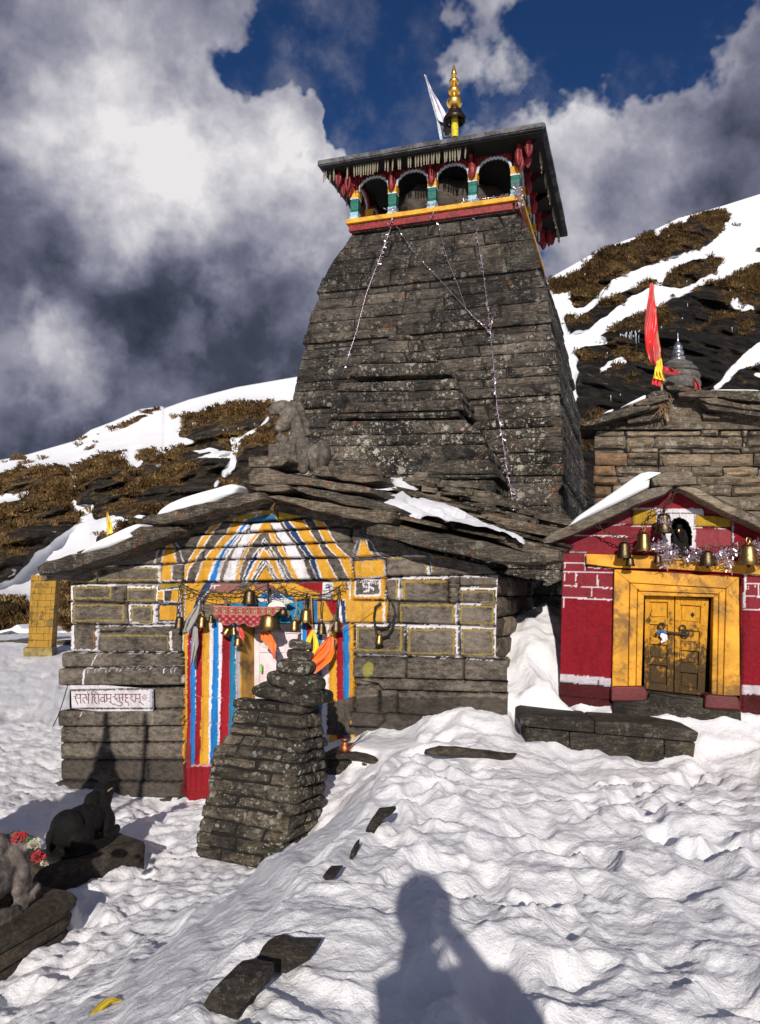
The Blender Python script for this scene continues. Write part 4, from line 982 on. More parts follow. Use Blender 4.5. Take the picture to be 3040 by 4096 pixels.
tinsel('tinsel_strand', 'tinsel wound round the foot of the middle gallery pillar', [gq(0, cols_a[2]-.12, ZB+.10, .10), gq(0, cols_a[2]+.12, ZB+.10, .10), gq(0, cols_a[2]+.03, ZB-.25, .18)], G_T, .05, 110)
# ------------------------------------------------------------------ painted relief walls
YEL = (.70, .36, .035); BLU = (.012, .22, .62); NAV = (.022, .055, .15); RED = (.34, .008, .018); WHT = (.80, .77, .80); TEAL = (.02, .20, .36); GRN = (.25, .27, .12); JOINT = (.016, .013, .010); PINK = (.30, .13, .11); OCH = (.36, .27, .06)
class Wall:
    """a wall face modelled as a fine relief, with its coat of paint"""
    def __init__(self, pl, left, right, b0, b1, step, seed=1, d=0.0, wob=3.2):
        self.pl = pl
        L = np.array(sorted([pl.ab(*p, d) for p in left], key=lambda q: q[1])); Rr = np.array(sorted([pl.ab(*p, d) for p in right], key=lambda q: q[1]))
        rows = np.arange(b0, b1, step); la = np.interp(rows, L[:, 1], L[:, 0]); ra = np.interp(rows, Rr[:, 1], Rr[:, 0])
        w = (ra-la).max(); nx = int(w/step)+1; t = np.linspace(0, 1, nx)
        A = la[:, None]*(1-t)+ra[:, None]*t; B = np.repeat(rows[:, None], nx, 1)
        self.nx, self.ny = nx, len(rows); self.A, self.B = A.ravel(), B.ravel(); self.d0 = d
        P = pl.o+pl.u*self.A[:, None]+pl.v*self.B[:, None]+pl.n*d
        self.X, self.Y = proj(P); self.P = P
        Q = col2(self.X, self.Y)
        self.wx = self.X+wob*fbm(Q/16, 3, seed)+wob*.6*fbm(Q/5, 2, seed+1); self.wy = self.Y+wob*fbm(Q/16+50, 3, seed+2)+wob*.6*fbm(Q/5+9, 2, seed+3)
        self.h = .010*fbm(P*4, 3, seed+4)+.006*fbm(P*13, 3, seed+5)
        self.C = np.zeros((len(P), 4)); self.keep = np.ones(len(P), bool); self.seed = seed
        self.wn = fbm(Q/7, 2, seed+9)
    def m(self, K, pts): return inpoly(self.wx, self.wy, K.L(pts))
    def fill(self, K, pts, c, a=1.0):
        q = self.m(K, pts); self.C[q, :3] = c; self.C[q, 3] = a
    def band(self, K, left, right, c, edge=0, a=1.0, ec=WHT):
        self.fill(K, list(left)+list(right)[::-1], c, a)
        if edge: self.line(K, left, edge, ec); self.line(K, right, edge, ec)
    def line(self, K, pts, w, c, a=1.0, rag=.9):
        d = segdist(self.wx, self.wy, K.L(pts)); q = d < w*(.5+rag*.35*self.wn)
        self.C[q, :3] = c; self.C[q, 3] = a
    def rect(self, K, x0, y0, x1, y1, white=10, yel=9, sides='trbl', ys='trbl', yc=OCH):
        c = {'t': [(x0, y0), (x1, y0)], 'r': [(x1, y0), (x1, y1)], 'b': [(x1, y1), (x0, y1)], 'l': [(x0, y1), (x0, y0)]}
        i = (white*.9+yel*.3)/K.s; ci = {'t': [(x0+i, y0+i), (x1-i, y0+i)], 'r': [(x1-i, y0+i), (x1-i, y1-i)], 'b': [(x1-i, y1-i), (x0+i, y1-i)], 'l': [(x0+i, y1-i), (x0+i, y0+i)]}
        for s in ys: self.line(K, ci[s], yel, yc, .75)
        for s in sides: self.line(K, c[s], white, WHT)
    def joint(self, K, pts, w=4.2, depth=.055, dirt=True):
        d = segdist(self.wx*.6+self.X*.4, self.wy*.6+self.Y*.4, K.L(pts)); self.h -= depth*np.exp(-(d/w)**2)+.004*np.exp(-(d/(w*3.0))**2)
        if dirt:
            q = d < w*.62; self.C[q, :3] = JOINT; self.C[q, 3] = 1  # joint core painted near-black: dirt plus the groove shade the coarse relief lacks
    def raise_(self, K, pts, hgt, soft=5.0):
        poly = K.L(pts); ins = inpoly(self.X, self.Y, poly); d = segdist(self.X, self.Y, poly+[poly[0]]); s = np.where(ins, d, -d)
        self.h += hgt*sstep(-soft, soft, s)
    def cut(self, K, pts): self.keep &= ~inpoly(self.X, self.Y, K.L(pts))
    def build(self, name, mat, parent):
        P = self.P+self.pl.n*self.h[:, None]; kv = self.keep.reshape(self.ny, self.nx)
        keep = kv[:-1, :-1] & kv[1:, :-1] & kv[:-1, 1:] & kv[1:, 1:]
        mb = MB(); mb.grid(P, self.nx, self.ny, self.C, keep); return mesh(name, mb, mat, parent, sharp=0)

# ------------------------------------------------------------------ the hall
hall_base = HP.w(0, -1.2, 0)
hall = thing('temple_hall', 'low stone temple hall with a painted gable, striped door surround and slate roof', 'temple', hall_base)
leftE = K12.L([(1390, 728), (1120, 826), (910, 895), (500, 1055), (372, 1100)])+K5.L([(250, 600), (255, 820), (252, 972)])+K7.L([(306, 12), (306, 80), (294, 88), (296, 165), (328, 170), (330, 278), (290, 284), (288, 360), (289, 520), (290, 612), (252, 640), (275, 672), (288, 690), (288, 900)])
rightE = K18.L([(165, 80), (520, 150), (1120, 300)])+K6.L([(700, 450), (1120, 548), (1188, 602), (1180, 770), (1176, 1088), (1254, 1108), (1250, 1300), (1245, 1500), (1245, 1800)])
wl = Wall(HP, leftE, rightE, -1.35, HP.ab(*K12(1390, 728))[1], .0110, 21, wob=2.2)
# stones
J = wl.joint; RA = wl.raise_
RA(K5, [(210, 982), (868, 976), (868, 1062), (210, 1062)], .055); RA(K7, [(280, 88), (862, 84), (862, 166), (280, 168)], .075); RA(K7, [(200, 178), (330, 178), (724, 178), (724, 280), (200, 282)], -.06)
RA(K7, [(250, 284), (862, 280), (862, 360), (250, 360)], .05); RA(K7, [(240, 618), (862, 618), (862, 690), (240, 695)], .07)
RA(K6, [(325, 1098), (1300, 1098), (1300, 1235), (325, 1220)], .085); RA(K6, [(325, 1220), (470, 1250), (480, 1290), (1300, 1310), (1300, 1235), (325, 1222)], .045); RA(K6, [(300, 1425), (340, 1412), (515, 1420), (520, 1470), (480, 1505), (310, 1500)], .12); RA(K6, [(340, 1265), (400, 1250), (475, 1290), (475, 1410), (340, 1420)], .05)
# paint: gable, left half
B = wl.band
B(K17, [(440, 1130), (450, 940), (500, 880), (700, 530), (850, 365)], [(482, 1130), (525, 960), (590, 880), (800, 530), (935, 365)], YEL, 5.5)
B(K17, [(588, 1165), (690, 880), (830, 700), (1005, 500), (1085, 360)], [(765, 1120), (850, 870), (962, 690), (1130, 500), (1225, 360)], YEL, 5.5)
B(K17, [(768, 1155), (868, 870), (968, 700), (1148, 500), (1235, 360)], [(870, 1155), (942, 860), (1042, 690), (1195, 500), (1305, 372)], BLU, 5)
B(K17, [(872, 1150), (955, 870), (1055, 700), (1200, 520), (1300, 380)], [(915, 1145), (985, 870), (1105, 700), (1225, 520), (1312, 400)], WHT)
B(K17, [(955, 1150), (1045, 860), (1122, 715), (1235, 520), (1370, 375)], [(1105, 1150), (1165, 860), (1252, 690), (1385, 510), (1490, 365)], WHT)
B(K17, [(1108, 1150), (1180, 860), (1268, 690), (1390, 510), (1492, 365)], [(1165, 1150), (1232, 860), (1312, 690), (1455, 500), (1545, 470)], YEL, 4)
B(K17, [(1205, 1150), (1320, 860), (1445, 690), (1505, 582)], [(1245, 1150), (1392, 860), (1468, 725), (1512, 690)], NAV, 5)
B(K17, [(1258, 1150), (1405, 850), (1445, 735), (1495, 700)], [(1325, 1150), (1468, 850), (1500, 835), (1530, 830)], YEL, 5)
wl.fill(K18, [(60, 955), (175, 785), (268, 955)], YEL); wl.line(K18, [(40, 960), (175, 745), (285, 955)], 6, WHT); wl.line(K18, [(0, 955), (168, 708)], 5, WHT); wl.line(K18, [(172, 708), (325, 950)], 5, WHT)
wl.fill(K18, [(130, 305), (215, 305), (250, 420), (300, 540), (230, 540), (205, 420), (120, 420), (105, 380)], YEL)
# right half
B(K18, [(180, 600), (190, 715), (325, 948)], [(205, 600), (275, 715), (382, 948)], YEL, 4.5)
wl.fill(K18, [(100, 600), (150, 590), (215, 700), (90, 700)], YEL); wl.line(K18, [(85, 700), (150, 588), (232, 700)], 5, WHT)
B(K18, [(165, 480), (245, 600), (290, 720), (400, 948)], [(160, 520), (275, 640), (320, 720), (440, 948)], NAV, 4.5)
B(K18, [(205, 420), (290, 560), (372, 720), (482, 948)], [(262, 420), (350, 560), (442, 720), (552, 948)], YEL, 4.5)
B(K18, [(220, 305), (268, 400), (372, 560), (442, 720), (555, 948)], [(325, 300), (382, 400), (500, 560), (590, 720), (672, 948)], WHT)
B(K18, [(352, 292), (425, 400), (540, 560), (648, 720), (738, 948)], [(425, 285), (512, 400), (622, 560), (716, 720), (792, 948)], NAV, 4)
B(K18, [(428, 285), (518, 400), (612, 560), (720, 720), (800, 948)], [(580, 262), (662, 400), (762, 560), (852, 720), (965, 940)], YEL, 5)
B(K18, [(688, 250), (762, 400), (842, 560), (990, 720), (1092, 940)], [(775, 250), (872, 400), (955, 560), (1112, 705), (1142, 930)], YEL, 5)
# crown of the gable
wl.fill(K18, [(-25, 320), (-5, 185), (140, 165), (420, 165), (545, 250), (300, 290), (0, 305)], (.50, .33, .045)); wl.fill(K18, [(-20, 300), (60, 240), (120, 205), (220, 230), (300, 290)], (.18, .24, .16)); wl.fill(K18, [(-20, 300), (90, 255), (200, 262), (310, 292)], (.03, .17, .34))
wl.fill(K17, [(925, 330), (1050, 290), (1180, 240), (1480, 190), (1480, 340), (1300, 350), (1100, 352)], (.44, .30, .05)); wl.line(K17, [(1100, 345), (1165, 250), (1470, 225)], 5, WHT); wl.line(K18, [(420, 170), (545, 250)], 5, WHT); wl.line(K17, [(1240, 335), (1400, 300), (1420, 250)], 5, WHT)
wl.fill(K17, [(1250, 330), (1420, 280), (1652, 250), (1652, 330), (1480, 350), (1300, 350)], (.03, .15, .33))
# little spires
wl.fill(K17, [(140, 910), (175, 760), (215, 640), (250, 600), (290, 640), (330, 760), (345, 900)], YEL); wl.line(K17, [(140, 905), (180, 720), (245, 600), (310, 690), (350, 890)], 5, WHT); wl.line(K17, [(65, 905), (105, 740), (160, 640)], 6, WHT); wl.line(K17, [(315, 575), (400, 760), (440, 890)], 6, WHT)
wl.fill(K18, [(1175, 690), (1210, 560), (1250, 490), (1290, 560), (1365, 690)], YEL); wl.line(K18, [(1165, 690), (1195, 590), (1225, 500)], 5, WHT); wl.line(K18, [(1275, 500), (1310, 590), (1375, 685)], 5, WHT); wl.line(K18, [(1130, 690), (1150, 590), (1180, 500)], 5, WHT); wl.line(K18, [(1320, 500), (1380, 600), (1430, 680)], 5, WHT)
wl.line(K18, [(1170, 500), (1215, 430), (1300, 430), (1330, 500)], 5, NAV)
wl.fill(K17, [(150, 925), (275, 925), (275, 1135), (145, 1140)], YEL); wl.line(K17, [(130, 930), (128, 1145)], 8, WHT); wl.line(K17, [(290, 925), (285, 1130)], 7, WHT); wl.line(K17, [(435, 910), (435, 1120)], 5, WHT); wl.line(K17, [(140, 1135), (400, 1130)], 6, WHT); wl.line(K17, [(290, 920), (435, 910)], 4, WHT)
wl.fill(K18, [(1128, 715), (1485, 690), (1480, 905), (1145, 925)], YEL); wl.line(K18, [(1140, 918), (1480, 900)], 6, WHT); wl.line(K18, [(1475, 700), (1475, 900)], 5, WHT); wl.line(K18, [(1135, 725), (1475, 702)], 7, NAV); wl.line(K18, [(1128, 730), (1140, 915)], 4, WHT)
FNT = (.80, .52, .16)
for p in ([(1240, 740), (1270, 735), (1265, 760), (1240, 765), (1275, 775)], [(1300, 735), (1320, 760), (1345, 740)], [(1240, 830), (1235, 775)], [(1270, 800), (1300, 790)], [(1325, 840), (1330, 790), (1370, 770)], [(1175, 870), (1185, 835), (1205, 870), (1175, 872)], [(1350, 800), (1345, 850)]): wl.line(K18, p, 4, FNT, .8)
# band of mixed colours over the door
wl.fill(K9, [(10, 100), (120, 60), (290, 65), (230, 240), (110, 390), (0, 395)], YEL); wl.line(K9, [(80, 60), (75, 380)], 5, WHT); wl.line(K9, [(130, 80), (118, 400)], 4, WHT); wl.fill(K9, [(85, 70), (115, 70), (108, 390), (82, 390)], (.36, .22, .03))
wl.fill(K9, [(285, 65), (345, 60), (330, 120), (250, 200), (215, 300), (190, 280), (230, 170)], NAV); wl.line(K9, [(350, 62), (330, 125), (250, 205), (220, 300)], 5, WHT)
wl.fill(K9, [(330, 70), (580, 70), (560, 140), (430, 150), (330, 130)], PINK); wl.line(K9, [(340, 110), (345, 85), (405, 85)], 5, WHT); wl.line(K9, [(370, 115), (372, 90)], 4, WHT)
wl.fill(K9, [(330, 145), (560, 140), (700, 80), (790, 110), (740, 200), (620, 235), (400, 240), (290, 240)], YEL); wl.fill(K9, [(690, 75), (880, 70), (1010, 110), (960, 130), (800, 120), (700, 140)], PINK)
wl.fill(K9, [(800, 70), (1030, 68), (1250, 150), (1215, 205), (1040, 200), (930, 140), (850, 90)], YEL); wl.fill(K9, [(1028, 68), (1262, 62), (1255, 160), (1200, 140)], RED)
wl.fill(K9, [(720, 190), (790, 125), (830, 170), (870, 125), (960, 180), (1040, 215), (930, 225), (740, 225)], WHT); wl.fill(K9, [(735, 185), (780, 130), (825, 175), (800, 200)], BLU); wl.fill(K9, [(845, 175), (875, 135), (940, 180), (900, 195)], BLU); wl.fill(K9, [(940, 175), (1000, 170), (1020, 200), (960, 205)], BLU)
wl.fill(K9, [(1258, 60), (1345, 55), (1350, 190), (1255, 205)], WHT); wl.line(K9, [(1285, 85), (1310, 75), (1325, 95), (1290, 105), (1320, 115)], 5, NAV, .8)
for q in (120, 135, 150, 165): wl.line(K9, [(1265, q+20), (1335, q+8)], 2.6, (.30, .26, .26), .8)
wl.fill(K9, [(1345, 55), (1530, 50), (1530, 200), (1345, 205)], YEL); wl.fill(K9, [(1440, 60), (1470, 60), (1485, 130), (1450, 110)], (.20, .15, .13)); wl.line(K9, [(1470, 62), (1488, 190)], 5, WHT)
wl.fill(K9, [(490, 235), (1100, 215), (1100, 400), (490, 430)], (.02, .22, .42)); wl.fill(K9, [(1190, 210), (1235, 210), (1235, 380), (1190, 390)], BLU); wl.fill(K9, [(1215, 215), (1280, 210), (1350, 350), (1330, 380), (1220, 380)], YEL); wl.fill(K9, [(1278, 212), (1385, 205), (1390, 300), (1345, 340)], RED)
wl.fill(K9, [(1388, 205), (1455, 205), (1470, 390), (1400, 395)], WHT); wl.fill(K9, [(1408, 208), (1440, 208), (1455, 390), (1425, 392)], NAV); wl.fill(K9, [(1452, 205), (1700, 205), (1700, 390), (1465, 392)], YEL)
# bands of blocks right of the door
wl.fill(K19, [(960, 60), (1480, 30), (1480, 400), (970, 410)], YEL); wl.fill(K19, [(1000, 75), (1395, 70), (1385, 310), (1010, 330)], (0, 0, 0), 0.0); wl.rect(K19, 995, 70, 1400, 335, 9, 0, ys='')
wl.line(K19, [(1500, 60), (1495, 405)], 9, WHT); wl.line(K19, [(920, 100), (905, 400)], 4, WHT)
SWA = 5.5
for p in ([(1215, 130), (1215, 268)], [(1138, 200), (1288, 206)], [(1215, 132), (1264, 124)], [(1288, 206), (1290, 250)], [(1215, 268), (1145, 274)], [(1138, 200), (1124, 148)]): wl.line(K19, p, SWA+2.5, WHT, 1, .3)
for p in ((1170, 165), (1258, 165), (1175, 240), (1255, 240)): wl.line(K19, [p, (p[0]+3, p[1])], 4.5, WHT, 1, .2)
for x in range(1040, 1400, 26): wl.line(K19, [(x, 75), (x+4, 110+(x*7) % 60)], 3, WHT)
wl.fill(K19, [(830, 420), (1530, 420), (1520, 790), (850, 785)], YEL); wl.line(K19, [(900, 420), (905, 770)], 3, (.80, .55, .22), .7)
wl.line(K19, [(960, 470), (1380, 465), (1385, 750), (975, 760), (960, 470)], 3.5, (.80, .52, .16), .7); wl.line(K19, [(1470, 430), (1462, 780)], 9, WHT)
for p in ([(1075, 560), (1105, 550), (1110, 580), (1085, 590), (1115, 600), (1110, 630), (1080, 620)], [(1140, 480), (1180, 500), (1225, 475)], [(1130, 590), (1160, 580), (1175, 600), (1200, 560)], [(1215, 590), (1225, 560), (1250, 590)]): wl.line(K19, p, 3.2, FNT, .8)
for p in ([(285, 530), (430, 522), (700, 540), (866, 528), (866, 735), (250, 735), (250, 640)], [(330, 1440), (600, 1400), (760, 1460), (1000, 1400), (1250, 1380), (1250, 1700), (330, 1700)]): pass
wl.rect(K6, 505, 488, 770, 606, 8, 7, 'tr', 'tr'); wl.rect(K6, 785, 482, 1130, 606, 7, 8, 'l', 'tl')
wl.rect(K6, 605, 618, 888, 760, 10, 14, 'tl', 'tl', (.40, .25, .04)); wl.rect(K6, 515, 620, 592, 758, 7, 8, 'r', 'r', (.45, .28, .04))
wl.rect(K6, 955, 608, 1185, 668, 9, 0, 'tr', ''); wl.rect(K6, 955, 682, 1182, 775, 11, 9, 'trl', 'trl')
wl.line(K6, [(520, 625), (880, 612), (1180, 602)], 6, WHT)
wl.rect(K6, 588, 768, 935, 898, 6, 12, 'r', 'trl'); wl.rect(K6, 948, 772, 1178, 910, 11, 9, 'trl', 'trbl')
wl.line(K6, [(330, 896), (640, 898), (1178, 916)], 9, WHT); wl.rect(K6, 333, 905, 622, 1068, 8, 10, 'lt', 'trbl'); wl.rect(K6, 634, 912, 942, 1090, 11, 10, 'lrt', 'trbl'); wl.rect(K6, 964, 918, 1172, 1094, 9, 9, 'trl', 'trbl'); wl.line(K6, [(340, 1082), (700, 1090), (1172, 1108)], 7, WHT)
wl.fill(K6, [(390, 1150), (420, 1115), (455, 1130), (450, 1190), (400, 1230)], (.42, .40, .05), .55)
# blocks left of the door
wl.rect(K5, 396, 503, 735, 590, 8, 7, 'lrt', 'trbl'); wl.rect(K5, 252, 515, 388, 598, 7, 7, 'r', 'trb'); wl.line(K5, [(455, 605), (730, 600)], 12, (.50, .47, .44), .8)
wl.rect(K5, 258, 606, 486, 692, 9, 8, 'tl', 'trbl'); wl.rect(K5, 556, 618, 728, 702, 7, 8, 'rlt', 'trbl'); wl.fill(K5, [(735, 590), (860, 588), (855, 640), (735, 640)], (.36, .25, .04)); wl.line(K5, [(735, 640), (855, 622)], 6, WHT); wl.fill(K5, [(735, 645), (765, 642), (760, 690), (735, 690)], YEL); wl.rect(K5, 765, 632, 855, 698, 6, 0, 'lb', ''); wl.line(K5, [(740, 632), (860, 616)], 5, NAV)
wl.rect(K5, 256, 704, 552, 815, 8, 8, 'l', 'trbl'); wl.rect(K5, 574, 712, 712, 822, 10, 8, 'trbl', 'trbl'); wl.fill(K5, [(735, 730), (750, 716), (835, 712), (845, 730), (842, 795), (830, 806), (745, 806), (733, 790)], YEL); wl.rect(K5, 726, 706, 848, 812, 7, 5, 'trbl', 'trbl', NAV)
wl.rect(K5, 262, 824, 396, 968, 13, 5, 'rbl', 'r', (.40, .16, .05)); wl.rect(K5, 402, 868, 802, 972, 11, 7, 'r', 'tr'); wl.rect(K5, 800, 826, 868, 970, 8, 0, 'r', ''); wl.line(K5, [(400, 828), (660, 832), (850, 826)], 7, WHT)
wl.line(K5, [(255, 976), (868, 978)], 8, WHT); wl.line(K5, [(345, 1062), (600, 1056), (866, 1054)], 8, WHT); wl.line(K7, [(415, 85), (410, 162)], 8, WHT); wl.line(K7, [(470, 20), (440, 80)], 4, WHT)
for x in range(430, 840, 17):
    if (x*13) % 3: wl.line(K7, [(x, 76), (x+2, 84+(x*31) % 22)], 4, WHT)
wl.line(K7, [(402, 290), (392, 310)], 5, WHT); wl.line(K7, [(615, 310), (612, 345)], 6, (.40, .38, .34), .6); wl.line(K7, [(730, 300), (728, 345)], 8, (.40, .38, .34), .6)
# stripes of the door surround
def stripe(K, pts, c, bulge=.016):
    """pts: (left,right,y) rows"""
    l = [(p[0], p[2]) for p in pts]; r = [(p[1], p[2]) for p in pts]; wl.fill(K, l+r[::-1], c)
    poly = K.L(l+r[::-1]); ins = inpoly(wl.X, wl.Y, poly); cx = np.interp(wl.Y, [K(0, p[2])[1] for p in pts], [K((p[0]+p[1])/2, 0)[0] for p in pts]); hw = max(1, (pts[0][1]-pts[0][0])/2*K.s)
    wl.h += np.where(ins, bulge*np.clip(1-((wl.X-cx)/hw)**2, 0, 1), 0)
wl.fill(K9, [(108, 395), (500, 395), (590, 410), (590, 1239), (480, 1700), (100, 1700)], WHT)
yb_ = 1790
for l0, r0_, l1, r1, c in ((112, 150, 100, 138, YEL), (152, 178, 135, 168, RED), (180, 216, 165, 208, BLU), (226, 277, 205, 262, RED), (277, 328, 250, 318, YEL), (364, 405, 330, 392, BLU), (436, 498, 405, 490, RED), (500, 546, 480, 540, TEAL), (548, 592, 545, 592, (.42, .39, .41))):
    stripe(K9, [(l0, r0_, 392), (l1, r1, 1500), (l1-6, r1-6, yb_)], c)
wl.fill(K7, [(862, 540), (1010, 540), (1000, 730), (862, 730)], (.26, .008, .014)); wl.line(K7, [(895, 545), (995, 545)], 7, (.60, .30, .30)); wl.fill(K7, [(880, 400), (905, 460), (900, 560), (870, 560)], (.28, .01, .016), .8)
for l0, r0_, c in ((1088, 1128, BLU), (1130, 1176, RED), (1214, 1256, TEAL), (1256, 1312, WHT), (1312, 1378, YEL), (1378, 1430, RED), (1432, 1480, BLU), (1480, 1530, YEL)):
    stripe(K9, [(l0, r0_, 392), (l0+2, r0_+2, 1239), (l0+6, r0_+4, 1600)], c)
wl.fill(K9, [(1176, 392), (1214, 392), (1216, 1239), (1178, 1239)], WHT)
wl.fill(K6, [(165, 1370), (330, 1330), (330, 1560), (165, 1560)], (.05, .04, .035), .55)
# damp dark foot of the wall
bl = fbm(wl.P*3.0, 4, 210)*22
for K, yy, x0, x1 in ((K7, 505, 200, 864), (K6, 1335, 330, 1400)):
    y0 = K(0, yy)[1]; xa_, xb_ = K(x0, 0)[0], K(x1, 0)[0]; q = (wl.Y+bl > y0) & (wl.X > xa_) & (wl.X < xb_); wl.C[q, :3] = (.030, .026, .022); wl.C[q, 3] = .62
# joints last: they cut through the paint
for K, p in ((K5, [(830, 327), (1000, 325), (1120, 325), (1430, 305), (1652, 290)]), (K5, [(700, 402), (980, 402), (1170, 395), (1652, 372)]), (K5, [(500, 500), (870, 487), (980, 465), (1310, 465), (1652, 455)]), (K5, [(248, 600), (730, 595), (1250, 586), (1652, 580)]),
             (K5, [(252, 696), (560, 708), (860, 710)]), (K5, [(252, 822), (560, 828), (860, 818)]), (K5, [(250, 976), (868, 978)]), (K5, [(215, 1060), (868, 1056)]), (K5, [(1085, 256), (1240, 262), (1520, 240)]), (K5, [(395, 505), (390, 596)]), (K5, [(740, 490), (740, 590)]), (K5, [(868, 490), (868, 586)]), (K5, [(980, 400), (975, 465)]), (K5, [(1232, 262), (1228, 318)]),
             (K5, [(488, 608), (500, 660), (550, 690)]), (K5, [(552, 612), (552, 705)]), (K5, [(555, 705), (565, 825)]), (K5, [(722, 705), (722, 820)]), (K5, [(398, 825), (400, 972)]), (K5, [(400, 866), (540, 862), (545, 826)]), (K5, [(855, 600), (855, 978)]),
             (K7, [(290, 168), (862, 168)]), (K7, [(326, 180), (722, 178), (860, 172)]), (K7, [(288, 282), (722, 280), (862, 276)]), (K7, [(285, 362), (862, 358)]), (K7, [(285, 440), (862, 436)]), (K7, [(285, 520), (862, 524)]), (K7, [(285, 616), (862, 620)]), (K7, [(280, 692), (862, 700)]), (K7, [(722, 178), (724, 280)]), (K7, [(690, 360), (688, 440)]), (K7, [(696, 524), (694, 618)]), (K7, [(440, 440), (442, 520)]), (K7, [(866, 20), (870, 730)]),
             (K18, [(0, 300), (300, 282), (560, 250), (1100, 240)]), (K18, [(0, 412), (330, 392), (860, 352), (1120, 345)]), (K18, [(0, 562), (520, 540), (920, 520), (1120, 515)]), (K18, [(0, 705), (500, 700), (1040, 692), (1490, 675), (1652, 665)]), (K18, [(0, 958), (500, 945), (1140, 930), (1652, 905)]), (K18, [(288, 160), (296, 280)]), (K18, [(1120, 345), (1100, 515)]), (K18, [(1120, 700), (1140, 935)]), (K18, [(1485, 690), (1490, 905)]),
             (K6, [(505, 610), (800, 605), (1195, 597)]), (K6, [(320, 752), (800, 762), (1275, 772)]), (K6, [(0, 895), (330, 890), (640, 893), (1270, 912)]), (K6, [(325, 1090), (700, 1094), (1255, 1106)]), (K6, [(325, 1216), (650, 1222), (1250, 1238)]), (K6, [(330, 1264), (470, 1258), (500, 1290), (1000, 1305), (1250, 1310)]), (K6, [(325, 1415), (600, 1440), (1100, 1470)]), (K6, [(768, 485), (780, 605)]),
             (K6, [(510, 620), (518, 760)]), (K6, [(598, 612), (600, 762)]), (K6, [(886, 612), (888, 766)]), (K6, [(952, 605), (950, 770)]), (K6, [(955, 668), (1180, 668)]), (K6, [(525, 765), (520, 892)]), (K6, [(588, 765), (588, 895)]), (K6, [(940, 770), (950, 905)]), (K6, [(630, 900), (632, 1088)]), (K6, [(955, 912), (960, 1092)]), (K6, [(648, 1094), (645, 1216)]), (K6, [(990, 1100), (990, 1235)]), (K6, [(580, 1300), (582, 1440)]), (K6, [(478, 1290), (478, 1415)]), (K6, [(325, 900), (325, 1440)])):
    wl.joint(K, p)
for y in (655, 690, 725): wl.joint(K6, [(888, y), (950, y-4)], 3.5, .03)
wl.cut(K9, [(592, 400), (1088, 400), (1088, 2200), (592, 2200)])
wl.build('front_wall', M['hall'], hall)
# door recess: painted jamb, lintel underside, pale door
def hpb(mb, K, x0, y0, x1, y1, d0, d1):
    q = [HP.hit(*K(*p)) for p in ((x0, y1), (x1, y1), (x1, y0), (x0, y0))]; mb.hexa([p+HP.n*d1 for p in q]+[p+HP.n*d0 for p in q])
DD = -.34
m = MB(); q = [HP.hit(*K9(*p)) for p in ((580, 2100), (594, 2100), (594, 385), (580, 385))]; m.hexa([p+HP.n*.012 for p in q]+[p+HP.n*(DD-.1) for p in q])
o = mesh('door_jamb', m, flat_mat('ochre_jamb', (.46, .25, .03), .7, 0, .35, 4, .5, .012, (.05, .03, .015), .85), hall, smooth=False)
m = MB(); hpb(m, K9, 1086, 385, 1100, 2100, DD-.1, .010); mesh('door_jamb', m, M['bluewood'], hall, smooth=False)
m = MB(); hpb(m, K9, 560, 340, 1120, 402, DD-.1, -.03); mesh('lintel', m, M['darkwood'], hall, smooth=False)
m = MB(); hpb(m, K9, 585, 380, 1180, 2100, DD-.05, DD)
hd = mesh('door', m, M['door'], hall, smooth=False)
m = MB()
def dpx(x, y): return HP.ab(*K9(x, y), DD)
def dbox(mb, x0, y0, x1, y1, d0, d1):
    q = [HP.hit(*K9(*p), DD) for p in ((x0, y1), (x1, y1), (x1, y0), (x0, y0))]; mb.hexa([p+HP.n*d1 for p in q]+[p+HP.n*d0 for p in q])
for (x0, y0, x1, y1) in ((680, 480, 745, 1000), (868, 440, 884, 1000), (950, 440, 962, 1000), (1060, 440, 1120, 1000), (745, 610, 1060, 640), (745, 470, 1060, 482), (745, 980, 1060, 1000)): dbox(m, x0, y0, x1, y1, -.005, .022)
for (x0, y0, x1, y1) in ((760, 655, 855, 970), (895, 655, 1045, 970), (760, 495, 855, 600), (975, 495, 1045, 600)): dbox(m, x0, y0, x1, y1, -.005, .012)
bevel_(mesh('door_panel', m, M['door'], hd, smooth=False), .006)
# loose pebbly packing in the wall gaps
m = MB(); rg = random.Random(8)
for (K, x0, y0, x1, y1) in ((K6, 892, 618, 948, 766), (K5, 492, 640, 550, 695)):
    for r in range(5):
        yy = y0+(y1-y0)*(r+.5)/5; a, b = HP.ab(*K((x0+x1)/2, yy)); w = (HP.ab(*K(x1, yy))[0]-HP.ab(*K(x0, yy))[0])/2
        m.ellipsoid(HP.w(a, b, -.005), (w*rg.uniform(.85, 1.0), .05, .035), rotz(-R(19))@roty(rg.uniform(-.1, .1)), 12, 8)
mesh('packing_stones', m, M['slate2'], hall)
